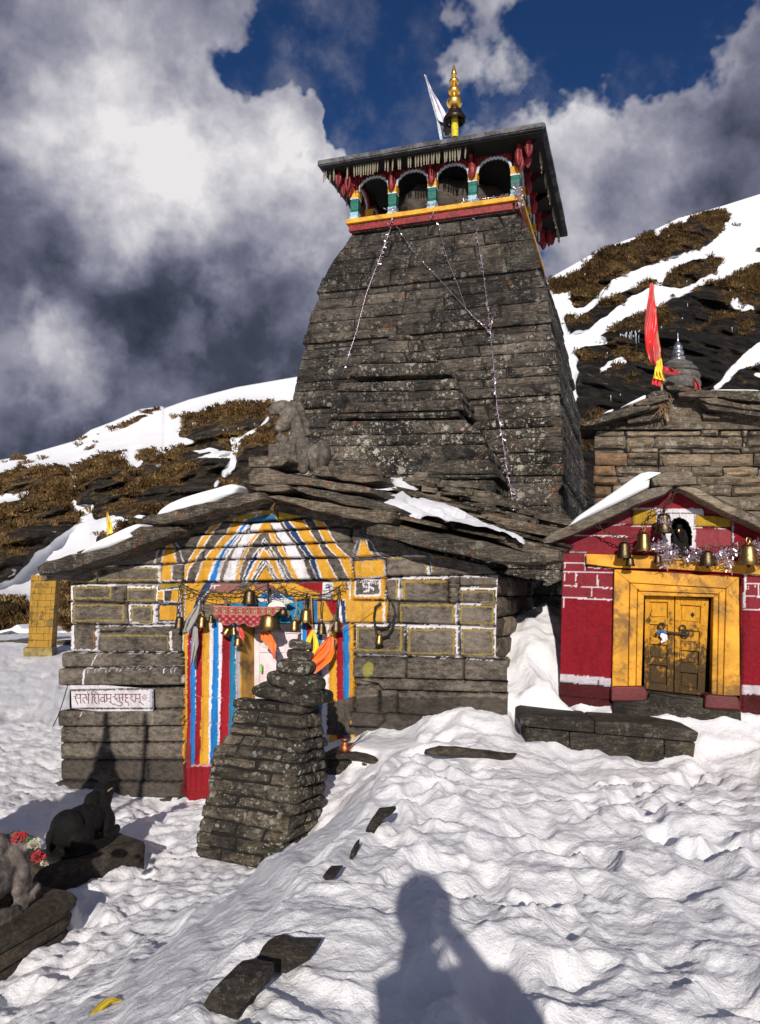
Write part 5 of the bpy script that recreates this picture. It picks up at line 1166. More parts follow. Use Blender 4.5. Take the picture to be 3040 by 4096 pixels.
# signboard stone with its lettering
sg = Wall(HP, K10.L([(218, 230), (240, 505)]), K10.L([(1470, 205), (1475, 505)]), HP.ab(*K10(240, 507), .03)[1], HP.ab(*K10(1460, 204), .03)[1], .0042, 77, .03, wob=1.1)
sg.C[:, :3] = (.74, .71, .74); sg.C[:, 3] = 1
sg.h *= .5
edge = segdist(sg.X, sg.Y, K10.L([(222, 232), (1465, 208), (1472, 505), (238, 508), (222, 232)])); sg.h -= .02*np.exp(-(edge/3.0)**2)
q = edge+4*sg.wn < 3.0; sg.C[q, 3] = .15
q = (sg.X > K10(1420, 0)[0]+8*sg.wn); sg.C[q, :3] = (.46, .47, .60)
INK = (.17, .022, .024)
for p in ([(305, 292), (412, 290)], [(335, 294), (312, 325), (286, 322)], [(312, 322), (305, 352), (345, 440)], [(312, 348), (378, 346)], [(380, 292), (385, 424)],
          [(405, 290), (515, 290)], [(446, 336), (416, 350), (418, 384), (452, 428)], [(446, 336), (470, 348)], [(452, 300), (482, 334), (470, 366), (506, 372)], [(506, 290), (505, 426)], [(488, 252), (492, 262)],
          [(545, 290), (668, 290)], [(560, 290), (556, 432)], [(560, 290), (548, 258), (574, 238), (640, 274), (656, 292)], [(600, 300), (574, 328), (606, 346), (590, 368), (604, 402), (630, 432)], [(656, 290), (661, 432)],
          [(670, 290), (852, 292)], [(738, 332), (694, 344), (684, 374), (712, 402), (742, 384)], [(742, 290), (745, 416)], [(776, 295), (780, 388), (762, 402)], [(778, 362), (836, 352)], [(836, 290), (841, 404)], [(820, 405), (886, 452)],
          [(898, 290), (1012, 288)], [(918, 295), (900, 322), (872, 330)], [(898, 322), (910, 358), (955, 402)], [(908, 350), (966, 345)], [(968, 290), (973, 402)], [(973, 402), (1008, 418), (1010, 446), (975, 466), (930, 456), (888, 430)],
          [(1000, 290), (1112, 288)], [(986, 346), (1022, 336), (1014, 384)], [(1022, 290), (1022, 350)], [(1086, 290), (1060, 306), (1056, 338), (1096, 338), (1056, 368), (1062, 402), (1100, 410), (1112, 458)],
          [(1120, 290), (1200, 290)], [(1136, 298), (1162, 320), (1130, 346), (1202, 412)], [(1196, 290), (1284, 286)], [(1216, 295), (1212, 352), (1204, 392)], [(1210, 356), (1272, 350)], [(1272, 288), (1278, 404)], [(1258, 405), (1326, 442)]):
    sg.line(K10, p, 3.3, INK, 1, .25)
for i in range(8):
    a = i*math.pi/4+.2; c, s = math.cos(a), math.sin(a); sg.line(K10, [(1342+10*c, 335+12*s), (1342+40*c, 335+52*s)], 1.5, INK, .9, .2)
    sg.line(K10, [(1342+30*c-8*s, 335+40*s+9*c), (1342+34*c, 335+44*s)], 1.3, INK, .8, .2)
sg.build('painted_sign', M['redwall'], hall)
m = MB(); hpb(m, K10, 228, 232, 1466, 502, -.2, .012); mesh('sign_stone', m, M['hall'], hall, smooth=False)
# hall body behind the front: side wall, back
m = MB(); rgh = random.Random(4)
fr_t, fr_b = HP.w(HP.ab(*K6(1188, 602))[0]-.03, HP.ab(*K6(1188, 602))[1], 0), HP.w(HP.ab(*K6(1250, 1300))[0]-.06, -1.2, 0)
z0, z1 = fr_b[2], fr_t[2]; xa = HP.ab(*K6(1180, 800))[0]+.0; nz = 13
for i in range(nz):
    b0 = -1.2+(z1-HP.o[2]+1.2)*i/nz; b1 = -1.2+(z1-HP.o[2]+1.2)*(i+1)/nz; ex = .07 if i < 6 else 0
    course(m, HP.w(xa+ex, b0, .0), HP.w(xa+ex, b0, -3.0), HP.w(xa+ex, b1, -3.0), HP.w(xa+ex, b1, .0), HP.u, splits(5, rgh, .5), gap=.02, rng=rgh, res=.2, round_=.03, rough=.02, skirt=.15, proud=.02)
mesh('side_wall', m, M['hut'], hall, sharp=45)
m = MB(); xl = HP.ab(*K5(255, 800))[0]+.06
m.hexa([HP.w(xl, -1.2, DD-.06), HP.w(xa-.06, -1.2, DD-.06), HP.w(xa-.06, 1.55, DD-.06), HP.w(xl, 1.45, DD-.06), HP.w(xl, -1.2, -3.1), HP.w(xa-.06, -1.2, -3.1), HP.w(xa-.06, 1.55, -3.1), HP.w(xl, 1.45, -3.1)])
for aa, bb in ((xl, HP.ab(*K9(590, 500))[0]-.05), (HP.ab(*K9(1090, 500))[0]+.03, xa-.06)):
    m.hexa([HP.w(aa, -1.2, -.10), HP.w(bb, -1.2, -.10), HP.w(bb, 1.5, -.10), HP.w(aa, 1.5, -.10), HP.w(aa, -1.2, DD-.06), HP.w(bb, -1.2, DD-.06), HP.w(bb, 1.5, DD-.06), HP.w(aa, 1.5, DD-.06)])
mesh('back_wall', m, M['hut'], hall, smooth=False)
# roof
AP = HP.ab(*K12(1380, 690), .1); LE = HP.ab(*K12(190, 1095), .1); RE = HP.ab(*K25(1470, 880), .1)
def roofpt(side, s, t, up=0.0):
    """s 0 apex..1 eave, t metres back from the front edge"""
    e = LE if side < 0 else RE; return HP.w(AP[0]+(e[0]-AP[0])*s, AP[1]+(e[1]-AP[1])*s+up+(t*(.27-.10*s) if side > 0 else t*.05), .10-t)
m = MB()
for sd in (-1, 1):
    q = [roofpt(sd, 0, .0, -.02), roofpt(sd, .97, .0, -.02), roofpt(sd, .97, 3.2, -.02), roofpt(sd, 0, 3.2, -.02)]; m.prism(q, [p-np.array((0, 0, .16)) for p in q])
roof_h = mesh('roof_bed', m, M['slate'], hall, smooth=False)
def rough_stone(mb, pl, K, pts, d0, d1, seed=0, cell=.055, amp=.018, ridge=0.0, tp=0.0):
    """thick slab: traced front outline, real depth, weathered split faces"""
    fr = [np.array(p) for p in px_poly(pl, K, pts, d0)]
    A = np.array([((p-pl.o)@pl.u, (p-pl.o)@pl.v) for p in fr]); ar = np.sum(A[:, 0]*np.roll(A[:, 1], -1)-np.roll(A[:, 0], -1)*A[:, 1])
    if ar < 0: fr = fr[::-1]
    loop = []
    for p, q in zip(fr, fr[1:]+fr[:1]):
        n = max(1, int(np.linalg.norm(q-p)/cell))
        for i in range(n): loop.append(p+(q-p)*i/n)
    loop = np.array(loop); N = len(loop); c = loop.mean(0)
    nr = max(3, int((d0-d1)/(cell*1.6))+1); rings = []
    def jig(P, s): return np.stack([fbm(P*6+s, 3, 80), fbm(P*6+s+30, 3, 81), fbm(P*np.array((5, 5, 9))+s+60, 3, 82)], 1)
    for k in range(nr+1):
        t = k/nr; sh = 1-.05*(k == 0)-.06*(k == nr)-tp*t; P = c+(loop-c)*sh-pl.n*((d0-d1)*t)
        P = P+jig(P, seed*2.7)*amp*np.array((1, 1, 1.0)); rings.append(P)
    rings.insert(0, c+(rings[0]-c)*.82+pl.n*.008+pl.n*(fbm(rings[0]*np.array((6, 6, 16))+seed, 3, 84)*amp*1.1)[:, None])
    rings.insert(0, c+(rings[0]-c)*.5+pl.n*.006+pl.n*(fbm(rings[0]*np.array((6, 6, 16))+seed+5, 3, 85)*amp*.9)[:, None])
    V = np.concatenate(rings); f = []
    for k in range(len(rings)-1):
        for i in range(N):
            j = (i+1) % N; f.append((k*N+i, (k+1)*N+i, (k+1)*N+j, k*N+j))
    f.append(tuple(range(N))); f.append(tuple(range(len(V)-1, len(V)-N-1, -1)))
    mb.add(V, f)
def slab(name, K, pts, d0, d1, mat='slate', pl=HP, parent=None, seed=1, **k):
    m = MB(); rough_stone(m, pl, K, pts, d0, d1, seed, **k); return mesh(name, m, M[mat], parent, sharp=35)
slab('roof_slab', K12, [(175, 1085), (230, 1055), (345, 1022), (560, 985), (690, 925), (850, 872), (920, 862), (925, 888), (905, 912), (800, 945), (700, 985), (600, 1022), (500, 1052), (330, 1108), (190, 1126)], .42, -1.0, parent=hall, seed=1)
slab('roof_slab', K12, [(728, 842), (740, 818), (880, 795), (1000, 762), (1120, 735), (1260, 700), (1375, 680), (1382, 718), (1300, 745), (1200, 775), (1080, 803), (960, 836), (850, 858), (750, 852)], .45, -1.1, parent=hall, seed=2)
slab('roof_slab', K12, [(680, 900), (740, 870), (860, 852), (930, 872), (925, 895), (700, 922)], .36, -.8, parent=hall, seed=3)
slab('roof_slab', K18, [(165, 8), (330, 8), (700, 60), (1000, 115), (1300, 160), (1520, 165), (1588, 195), (1585, 250), (1520, 300), (1370, 306), (1150, 266), (900, 205), (700, 165), (500, 110), (340, 62), (200, 30)], .45, -.05, parent=hall, seed=4)
slab('roof_slab', K25, [(0, 600), (150, 625), (300, 652), (600, 705), (900, 755), (1150, 820), (1380, 870), (1385, 930), (1300, 940), (1060, 936), (900, 905), (700, 862), (500, 830), (330, 792), (150, 735), (-90, 690), (-95, 640)], .42, -.02, parent=hall, seed=5)
slab('roof_slab', K25, [(1000, 745), (1250, 790), (1525, 830), (1522, 915), (1380, 938), (1340, 880), (1150, 820)], .16, -.4, parent=hall, seed=6)
slab('roof_slab', K13, [(515, 1312), (640, 1288), (900, 1345), (1200, 1395), (1500, 1450), (1900, 1560), (2050, 1640), (1900, 1660), (1500, 1590), (1200, 1530), (900, 1450), (700, 1390)], .30, -.12, parent=hall, seed=7)
slab('ridge_stone', K13, [(-60, 1150), (0, 1062), (200, 1052), (330, 1090), (450, 1140), (700, 1170), (1100, 1242), (1400, 1290), (1640, 1335), (1635, 1400), (1200, 1372), (800, 1300), (500, 1275), (100, 1285), (-40, 1262)], .30, -.55, parent=hall, seed=8)
slab('ridge_stone', K13, [(-30, 930), (200, 903), (420, 912), (510, 940), (505, 975), (420, 1022), (200, 1055), (-30, 1050)], .15, -.45, parent=hall, seed=9)
slab('ridge_stone', K13, [(50, 1320), (300, 1268), (480, 1285), (520, 1300), (540, 1360), (300, 1372), (90, 1350)], .34, -.5, parent=hall, seed=10)
slab('ridge_stone', K13, [(-330, 1440), (-100, 1400), (60, 1390), (130, 1440), (100, 1480), (-300, 1490)], .36, -.4, parent=hall, seed=11)
slab('ridge_stone', K13, [(820, 1090), (900, 1052), (1040, 1070), (1075, 1180), (950, 1190), (840, 1150)], -.05, -.5, parent=hall, seed=12)
slab('ridge_stone', K13, [(1070, 1030), (1180, 1015), (1480, 1010), (1620, 1050), (1640, 1140), (1180, 1220), (1085, 1210)], -.2, -.6, parent=hall, seed=13)
slab('ridge_stone', K13, [(1100, 1180), (1250, 1130), (1450, 1170), (1700, 1160), (1760, 1230), (1500, 1260), (1200, 1230)], -.15, -.7, parent=hall, seed=14)
# gable board under the apex
slab('gable_stone', K18, [(-60, 165), (40, 130), (135, 75), (160, 85), (310, 140), (540, 165), (300, 165), (120, 160)], .05, -.2, 'redwall', parent=hall, seed=15, amp=.006)
# slates lying back over the right slope and loose ones along the tower
m = MB(); m2 = MB(); rg = random.Random(21)
def slate(mb, c, ex, ey, ez, L, Wd, T, sd):
    n = 9; out = []
    for k in range(n):
        a = 2*math.pi*k/n; r = 1+rg.uniform(-.16, .1); cx = abs(math.cos(a))**.55*np.sign(math.cos(a)); cy = abs(math.sin(a))**.55*np.sign(math.sin(a)); out.append((cx*r*L/2, cy*r*Wd/2))
    top = [c+ex*x+ey*y+ez*(T/2+rg.uniform(-.008, .008)) for x, y in out]; bot = [c+ex*x*.95+ey*y*.95-ez*T/2 for x, y in out]
    mb.prism(top, bot)
for sd in (-1, 1):
    ex = roofpt(sd, 1, 0)-roofpt(sd, 0, 0); SL = np.linalg.norm(ex); ex /= SL; ey = HP.back; ez = np.cross(ex, ey)*sd*1.0
    if ez[2] < 0: ez = -ez
    for ti in range(9):
        t = .12+ti*.34 if sd > 0 else .35+ti*.34
        for si in range(6):
            s = (si+rg.uniform(.2, .8))/6; e2 = ex+ey*rg.uniform(-.18, .18)+ez*rg.uniform(-.01, .025); e2 /= np.linalg.norm(e2); y2 = ey-e2*(ey@e2); y2 /= np.linalg.norm(y2)
            slate(m, roofpt(sd, s, t+rg.uniform(-.1, .1), .03+rg.uniform(0, .03)), e2, y2, ez, rg.uniform(.6, 1.05), rg.uniform(.3, .5), rg.uniform(.025, .045), 0)
    if sd > 0:
        for i in range(46):
            s = rg.uniform(.30, 1.0); t = rg.uniform(2.2, 3.15); e2 = ex+ey*rg.uniform(-.5, .5)+ez*rg.uniform(-.1, .16); e2 /= np.linalg.norm(e2); y2 = ey-e2*(ey@e2); y2 /= np.linalg.norm(y2)
            slate(m2 if rg.random() < .5 else m, roofpt(sd, s, t, rg.uniform(.06, .20)), e2, y2, ez, rg.uniform(.2, .75), rg.uniform(.15, .35), rg.uniform(.035, .09), 0)
mesh('roof_slates', m, M['slate'], hall, smooth=False); mesh('loose_slates', m2, M['slate2'], hall, smooth=False)
# snow lying on the right slope
def snow_sheet(fn, ns, nt, maskK, polys, holes, hgt, label, low=.10):
    P = np.array([fn(i/(ns-1), j/(nt-1)) for j in range(nt) for i in range(ns)]); X, Y = proj(P); Q = col2(X, Y)
    wx = X+7*fbm(Q/30, 3, 31)+3*fbm(Q/9, 2, 32); wy = Y+5*fbm(Q/30+7, 3, 33)+3*fbm(Q/9+4, 2, 34)
    inn = np.zeros(len(X), bool); dd = np.full(len(X), 1e9)
    for p in polys: q = maskK.L(p); inn |= inpoly(wx, wy, q); dd = np.minimum(dd, segdist(wx, wy, q+[q[0]]))
    for p in holes: q = maskK.L(p); inn &= ~inpoly(wx, wy, q); dd = np.minimum(dd, segdist(wx, wy, q+[q[0]]))
    s = np.where(inn, dd, -dd); h = (hgt+low)*np.sqrt(np.clip(sstep(-9, 22, s), 0, 1))+.02*fbm(P*6, 3, 35)*(s > 0)-low
    P[:, 2] += h; mb = MB(); kv = (s > -9).reshape(nt, ns); keep = kv[:-1, :-1] | kv[1:, :-1] | kv[:-1, 1:] | kv[1:, 1:]; mb.grid(P, ns, nt, None, keep)
    o = mesh('roof_snow', mb, M['roofsnow'], None, base=P.mean(0), sharp=0); return tag(o, label, kind='stuff')
snow_sheet(lambda s, t: roofpt(1, -.05+1.08*s, -.18+2.9*t, .135), 260, 150, K25, [[(-40, 385), (60, 385), (120, 378), (215, 342), (300, 398), (400, 400), (560, 440), (640, 470), (720, 505), (800, 545), (900, 600), (1060, 655), (1215, 718), (1080, 742), (1000, 720), (900, 748), (760, 725), (600, 695), (400, 645), (215, 610), (235, 560), (160, 500), (90, 460), (-40, 425)], [(150, 222), (250, 228), (350, 282), (280, 285), (200, 272), (30, 285), (60, 275), (170, 270)]],
           [[(270, 430), (430, 470), (560, 520), (655, 575), (610, 592), (480, 545), (360, 480), (270, 450)], [(555, 510), (640, 500), (745, 545), (752, 575), (690, 570), (590, 530)], [(150, 475), (260, 500), (385, 550), (380, 575), (300, 555), (180, 510)]], .05, 'wind-scoured snow on the right slope of the hall roof', .05)
def snow_bulge(K, pts, pl, d0, d1, label, seed=1, n=70):
    """rounded blanket whose front outline is traced, running back over the slope"""
    pts = [((p[0]*(3-k)+q[0]*k)/3, (p[1]*(3-k)+q[1]*k)/3) for p, q in zip(pts, pts[1:]+pts[:1]) for k in range(3)]
    fr = px_poly(pl, K, pts, d0); m = MB(); fr = np.array(fr); A = np.stack([(fr-pl.o)@pl.u, (fr-pl.o)@pl.v], 1)
    if np.sum(A[:, 0]*np.roll(A[:, 1], -1)-np.roll(A[:, 0], -1)*A[:, 1]) < 0: fr = fr[::-1]
    c = fr.mean(0); rings = []
    for t, s in ((0, .55), (0, .86), (.012, .96), (.04, 1.0), (.3, 1.0), (.65, 1.0), (1, .98)):
        rings.append(c+(fr-c)*s-pl.n*(d0-d1)*t+pl.n*(.03 if s < .7 else 0))
    N = len(fr); V = np.concatenate(rings); f = [(k*N+i, (k+1)*N+i, (k+1)*N+(i+1) % N, k*N+(i+1) % N) for k in range(len(rings)-1) for i in range(N)]; f.append(tuple(range(N))); f.append(tuple(range(len(V)-1, len(V)-N-1, -1)))
    m.add(V, f); o = mesh('roof_snow', m, M['roofsnow'], None, base=c, sharp=0)
    sb = o.modifiers.new('s', 'SUBSURF'); sb.levels = 2; sb.render_levels = 2
    return tag(o, label, kind='stuff')
snow_bulge(K12, [(800, 822), (830, 780), (880, 745), (960, 712), (1060, 682), (1160, 655), (1225, 636), (1262, 650), (1240, 690), (1120, 745), (960, 795)], HP, .20, -2.2, 'snow pad on the upper left slope of the hall roof')
snow_bulge(K12, [(400, 1020), (440, 985), (500, 948), (600, 902), (670, 868), (725, 848), (745, 862), (700, 905), (690, 935), (560, 985)], HP, .20, -2.2, 'snow pad on the lower left slope of the hall roof')
# ------------------------------------------------------------------ the red shrine
sh_base = RP.w(0, RP.ab(*K4(900, 1760))[1], 0)
shrine = thing('red_shrine', 'small red painted shrine with a yellow double door and snow on its slab roof', 'shrine', sh_base)
CRIM = (.255, .006, .016); BRICK = (.25, .024, .036); ROSE = (.30, .055, .065); MAR = (.075, .008, .010); YW = (.66, .31, .012)
lE = K4.L([(1040, 165), (700, 330), (270, 520), (268, 700), (258, 1000), (248, 1500), (245, 1540), (240, 1700), (236, 2000)])
rE = K4.L([(1045, 165), (1350, 290), (1650, 415), (1880, 520), (1890, 1000), (1895, 1540), (1900, 2000)])
w2 = Wall(RP, lE, rE, RP.ab(*K4(900, 1800))[1], RP.ab(*K4(1042, 168))[1], .0115, 121, wob=2.0)
wl = w2
wl.C[:, :3] = CRIM; wl.C[:, 3] = 1
wl.h += .016*np.abs(fbm(wl.P*18, 3, 130))+.006*fbm(wl.P*45, 2, 131)                 # rough plaster
wl.fill(K4, [(240, 500), (600, 300), (1045, 150), (1045, 640), (432, 640), (240, 640)], BRICK); wl.fill(K4, [(1045, 150), (1500, 340), (1900, 530), (1900, 690), (1045, 650)], BRICK)
wl.fill(K4, [(720, 320), (1040, 160), (1350, 290), (1330, 330), (760, 330)], (.30, .018, .03)); wl.fill(K4, [(500, 430), (745, 340), (755, 430), (560, 430)], ROSE); wl.fill(K4, [(1195, 470), (1445, 480), (1445, 610), (1190, 600)], ROSE); wl.fill(K4, [(1455, 360), (1900, 540), (1900, 700), (1470, 570)], CRIM)
wl.fill(K4, [(265, 640), (430, 640), (430, 760), (625, 770), (620, 960), (262, 945)], BRICK); wl.fill(K4, [(1540, 780), (1900, 800), (1900, 1040), (1540, 1030)], BRICK)
wl.fill(K4, [(760, 333), (918, 330), (922, 430), (758, 434)], (.46, .27, .022)); wl.fill(K4, [(1198, 370), (1330, 375), (1446, 400), (1446, 452), (1198, 446)], (.50, .30, .03))
wl.fill(K4, [(922, 322), (1000, 328), (1180, 322), (1255, 330), (1255, 370), (1196, 372), (1192, 600), (965, 600), (962, 440), (922, 440)], WHT)
Lw = lambda p, w=4.5, c=WHT: wl.line(K4, p, w, c)
Lw([(530, 430), (750, 440)]); Lw([(750, 445), (930, 448)]); Lw([(760, 325), (930, 325)], 6); Lw([(310, 510), (500, 515), (720, 522)], 4); Lw([(265, 632), (430, 634)]); Lw([(270, 705), (415, 708)]); Lw([(425, 640), (422, 755)]); Lw([(270, 768), (620, 772)]); Lw([(445, 738), (620, 745)]); Lw([(360, 775), (358, 862)]); Lw([(510, 775), (512, 868)]); Lw([(275, 865), (620, 884)]); Lw([(468, 880), (465, 948)]); Lw([(268, 948), (618, 966)], 5); Lw([(282, 775), (278, 830)], 4); Lw([(274, 950), (272, 1015)], 4); Lw([(285, 710), (282, 740)], 3)
Lw([(1196, 455), (1450, 462)], 5); Lw([(1450, 350), (1468, 560)], 5); Lw([(1196, 440), (1190, 640)], 7); Lw([(1540, 785), (1900, 805)], 5); Lw([(1548, 790), (1542, 1010)], 8); Lw([(1555, 850), (1900, 862)]); Lw([(1640, 855), (1640, 940)]); Lw([(1548, 940), (1900, 955)]); Lw([(1540, 1030), (1900, 1048)], 5); Lw([(1620, 850), (1618, 875)], 3); Lw([(1575, 850), (1572, 890)], 3)
wl.fill(K4, [(240, 1488), (515, 1505), (610, 1520), (608, 1575), (510, 1570), (240, 1545)], (.62, .57, .62)); wl.fill(K4, [(1530, 1560), (1900, 1585), (1900, 1645), (1530, 1628)], (.62, .57, .62))
wl.fill(K4, [(230, 1545), (608, 1575), (608, 1900), (230, 1900)], MAR); wl.fill(K4, [(1530, 1628), (1900, 1645), (1900, 1900), (1530, 1900)], MAR)
for p in ([(265, 636), (430, 636)], [(430, 640), (428, 760)], [(625, 750), (612, 1600)], [(1530, 790), (1522, 1760)], [(500, 428), (755, 440), (930, 446)], [(752, 330), (756, 440)], [(1450, 352), (1462, 620)], [(1196, 452), (1450, 460)], [(240, 1640), (608, 1672)], [(512, 1500), (515, 1572)], [(1250, 280), (1262, 360), (1450, 380)], [(610, 1500), (608, 1760)]): wl.joint(K4, p, 3.0, .03)
wl.joint(K4, [(240, 1546), (608, 1577)], 3, .02); wl.raise_(K4, [(230, 1480), (610, 1515), (608, 1580), (230, 1548)], .015); wl.raise_(K4, [(220, 1548), (608, 1580), (608, 1900), (220, 1900)], .03)
niche = [(1030, 655), (1028, 420), (1050, 398), (1085, 388), (1125, 402), (1150, 430), (1168, 480), (1166, 655)]
wl.line(K4, [(990, 355), (1190, 358), (1188, 480)], 2.2, (.05, .01, .01)); wl.line(K4, [(1085, 358), (1086, 390)], 2.2, (.05, .01, .01))
wl.cut(K4, niche); wl.cut(K4, [(640, 765), (1515, 815), (1505, 1900), (615, 1900)])
wl.build('front_wall', M['redwall'], shrine)
def rq4(pts, d=0.0): return px_poly(RP, K4, pts, d)
def rprism(name, pts, d0, d1, mat, parent=shrine, bev=.008, **k):
    m = MB(); px_prism(m, RP, K4, pts, d0, d1); o = mesh(name, m, mat, parent, smooth=False); bevel_(o, bev) if bev else None; return o
plaster = lambda n, c, dirt=(.09, .05, .02), amt=.5, sc=4: flat_mat(n, c, .62, 0, .34, sc, .55, .012, dirt, amt)
YP = plaster('yellow_plaster', (.64, .295, .012), (.10, .05, .015), .8)
def worn_door():
    m, t, b = newmat('worn_yellow_door'); P = t.add('ShaderNodeTexCoord').outputs['Object']; sp = t.add('ShaderNodeSeparateXYZ'); t.l.new(P, sp.inputs[0])
    n1 = t.noise(P, 5.5, 8, .72, .6); n2 = t.noise(stretch(t, P, (1, 1, .35)), 26, 6, .7); zz = t.rng(sp.outputs[2], .35, 1.35, .17, -.06, False)
    d = t.rng(t.math('ADD', t.math('ADD', t.math('MULTIPLY', n1, .6), t.math('MULTIPLY', n2, .4)), zz), .49, .62)
    col = t.mix(t.rng(n2, .3, .7), (.46, .20, .010, 1), (.62, .31, .018, 1)); col = t.mix(t.math('MULTIPLY', d, .94), col, (.018, .013, .008, 1))
    t.put(b.inputs['Base Color'], col); b.inputs['Roughness'].default_value = .6; b.inputs['Specular IOR Level'].default_value = .2; bump(t, b, t.math('ADD', n1, n2), .7, .012); return m
YD = worn_door(); MP = plaster('maroon_plaster', (.13, .016, .018), (.04, .015, .012), .6); DKS = M['bench']
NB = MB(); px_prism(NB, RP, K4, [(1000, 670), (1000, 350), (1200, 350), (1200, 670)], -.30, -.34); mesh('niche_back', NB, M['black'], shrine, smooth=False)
m = MB(); f = rq4(niche, -.0); b = [p-RP.n*.31 for p in f]; n = len(f); m.add(f+b, [(i, (i+1) % n, n+(i+1) % n, n+i) for i in range(n)]); mesh('niche_side', m, M['darkwood'], shrine, smooth=False)
rprism('niche_sill', [(960, 650), (1190, 655), (1195, 690), (955, 685)], .10, -.2, flat_mat('smoky_yellow', (.34, .19, .03), .7, 0, .5, 9, .6, .015, (.02, .015, .01), .9))
rprism('lintel', [(430, 642), (905, 655), (1240, 672), (1660, 706), (1900, 724), (1900, 800), (1652, 790), (1520, 780), (1000, 748), (640, 740), (432, 714)], .075, -.1, YP)
# stepped, mitred door surround
def frame_(name, o, i, d0, d1, mat):
    (ox0, oy0), (ox1, oy1), (ob0, oby0), (ob1, oby1) = o; (ix0, iy0), (ix1, iy1), (ib0, iby0), (ib1, iby1) = i
    m = MB()
    for pts in ([(ox0, oy0), (ix0, iy0), (ib0, iby0), (ob0, oby0)], [(ox0, oy0), (ox1, oy1), (ix1, iy1), (ix0, iy0)], [(ox1, oy1), (ob1, oby1), (ib1, iby1), (ix1, iy1)]): px_prism(m, RP, K4, pts, d0, d1)
    ob = mesh(name, m, mat, shrine, smooth=False); bevel_(ob, .009); return ob
fo = frame_('door_frame', ((628, 750), (1505, 806), (612, 1580), (1512, 1640)), ((735, 845), (1415, 885), (722, 1580), (1395, 1640)), .055, -.1, YP)
fi = frame_('door_frame', ((739, 848), (1411, 888), (726, 1580), (1391, 1640)), ((790, 892), (1365, 915), (778, 1580), (1352, 1640)), .034, -.1, YP)
fi2 = frame_('door_frame', ((793, 895), (1362, 918), (781, 1580), (1349, 1640)), ((838, 936), (1325, 948), (818, 1580), (1312, 1640)), .016, -.14, YP)
rprism('frame_bead', [(800, 890), (1362, 912), (1362, 922), (800, 900)], .05, 0, YP, bev=.003)
rprism('plinth_block', [(606, 1582), (640, 1574), (835, 1576), (862, 1612), (862, 1665), (845, 1684), (606, 1680)], .13, -.15, MP, bev=.02)
rprism('plinth_block', [(1266, 1640), (1290, 1632), (1500, 1648), (1512, 1690), (1518, 1745), (1262, 1730)], .13, -.15, MP, bev=.02)
rprism('threshold', [(620, 1690), (862, 1672), (880, 1625), (1210, 1680), (1262, 1735), (1520, 1750), (1525, 1900), (612, 1900)], .20, -.25, M['bench'], bev=.02)
rprism('door_sill', [(850, 1615), (1262, 1660), (1262, 1745), (850, 1690)], .06, -.3, M['slab'], bev=.012)
rprism('door_back', [(800, 900), (1380, 920), (1380, 1760), (800, 1700)], -.24, -.28, M['darkwood'], bev=0)
def leaf(x0, x1, yt0, yt1, yb0, yb1, panels, holes=()):
    f = lambda x, t: (x+(-8 if x < 1050 else -30 if x > 1200 else -6)*t, (yt0+(yt1-yt0)*(x-x0)/(x1-x0))*(1-t)+(yb0+(yb1-yb0)*(x-x0)/(x1-x0))*t)
    m = MB(); px_prism(m, RP, K4, [f(x0, 0), f(x1, 0), f(x1, 1), f(x0, 1)], -.135, -.18); o = mesh('door_leaf', m, YD, shrine, smooth=False)
    m = MB()
    def bar(xa, xb, ta, tb, d=-.10): px_prism(m, RP, K4, [f(xa, ta), f(xb, ta), f(xb, tb), f(xa, tb)], d, -.14)
    w = (x1-x0); a, b = x0+w*.16, x1-w*.22
    bar(x0, a, 0, 1); bar(b, x1, 0, 1)
    prev = 0
    for (ta, tb) in panels: bar(a, b, prev, ta); prev = tb
    bar(a, b, prev, 1)
    for (ta, tb) in panels: px_prism(m, RP, K4, [f(a+10, ta+.016), f(b-10, ta+.016), f(b-10, tb-.016), f(a+10, tb-.016)], -.120, -.14)
    r = mesh('door_panel', m, YD, o, smooth=False); bevel_(r, .006)
    m = MB()
    for ta, tb in panels:
        for xx in (x0+w*.08, x1-w*.11):
            c = RP.hit(*K4(*f(xx, ta-.02)), -.098); m.ellipsoid(c, (.010, .008, .010), nu=8, nv=6)
    mesh('door_stud', m, YD, o); return o
leaf(845, 1050, 938, 943, 1592, 1618, [(.06, .23), (.30, .44), (.51, .66), (.73, .93)])
leaf(1056, 1292, 943, 958, 1618, 1640, [(.08, .26), (.34, .47), (.55, .69), (.78, .94)])
m = MB(); p = rq4([(1163, 1070), (1178, 1052), (1192, 1070), (1178, 1090)], -.116); q = [x+RP.n*.004 for x in p]; m.prism(q[::-1], [x-RP.n*.008 for x in q[::-1]]); mesh('spy_hole', m, M['darkwood'], shrine, smooth=False)
# hasp and latch rings, cloth tied on them
m = MB(); m.tube([RP.hit(*K4(x, y), -.07) for x, y in ((935, 1195), (1000, 1196), (1090, 1205), (1140, 1210))], .016, 8)
for cx, cy in ((960, 1150), (1108, 1165), (1130, 1208)):
    m.tube([RP.hit(*K4(cx+22*math.cos(a), cy+22*math.sin(a)), -.075) for a in np.linspace(0, 2*math.pi, 13)], .008, 6)
mesh('hasp', m, M['iron'], shrine)
ck = thing('cloth_knot', 'white and blue rag tied to the hasp of the yellow shrine door', 'cloth', RP.hit(*K4(970, 1240), -.02))
rgc = np.random.default_rng(4)
def rag(pts, rad, nm, mat, parent, seed):
    m = MB()
    for (x, y, r) in pts: m.ellipsoid(RP.hit(*K4(x, y), -.04), (r*.9, r*.6, r), None, 14, 10)
    o = mesh(nm, m, mat, parent); remesh(o, .006, 2); v = np.array([q.co for q in o.data.vertices]); dsp = fbm(v*45, 3, seed)[:, None]*.008*np.ones((1, 3)); o.data.vertices.foreach_set('co', (v+dsp).ravel()); return o
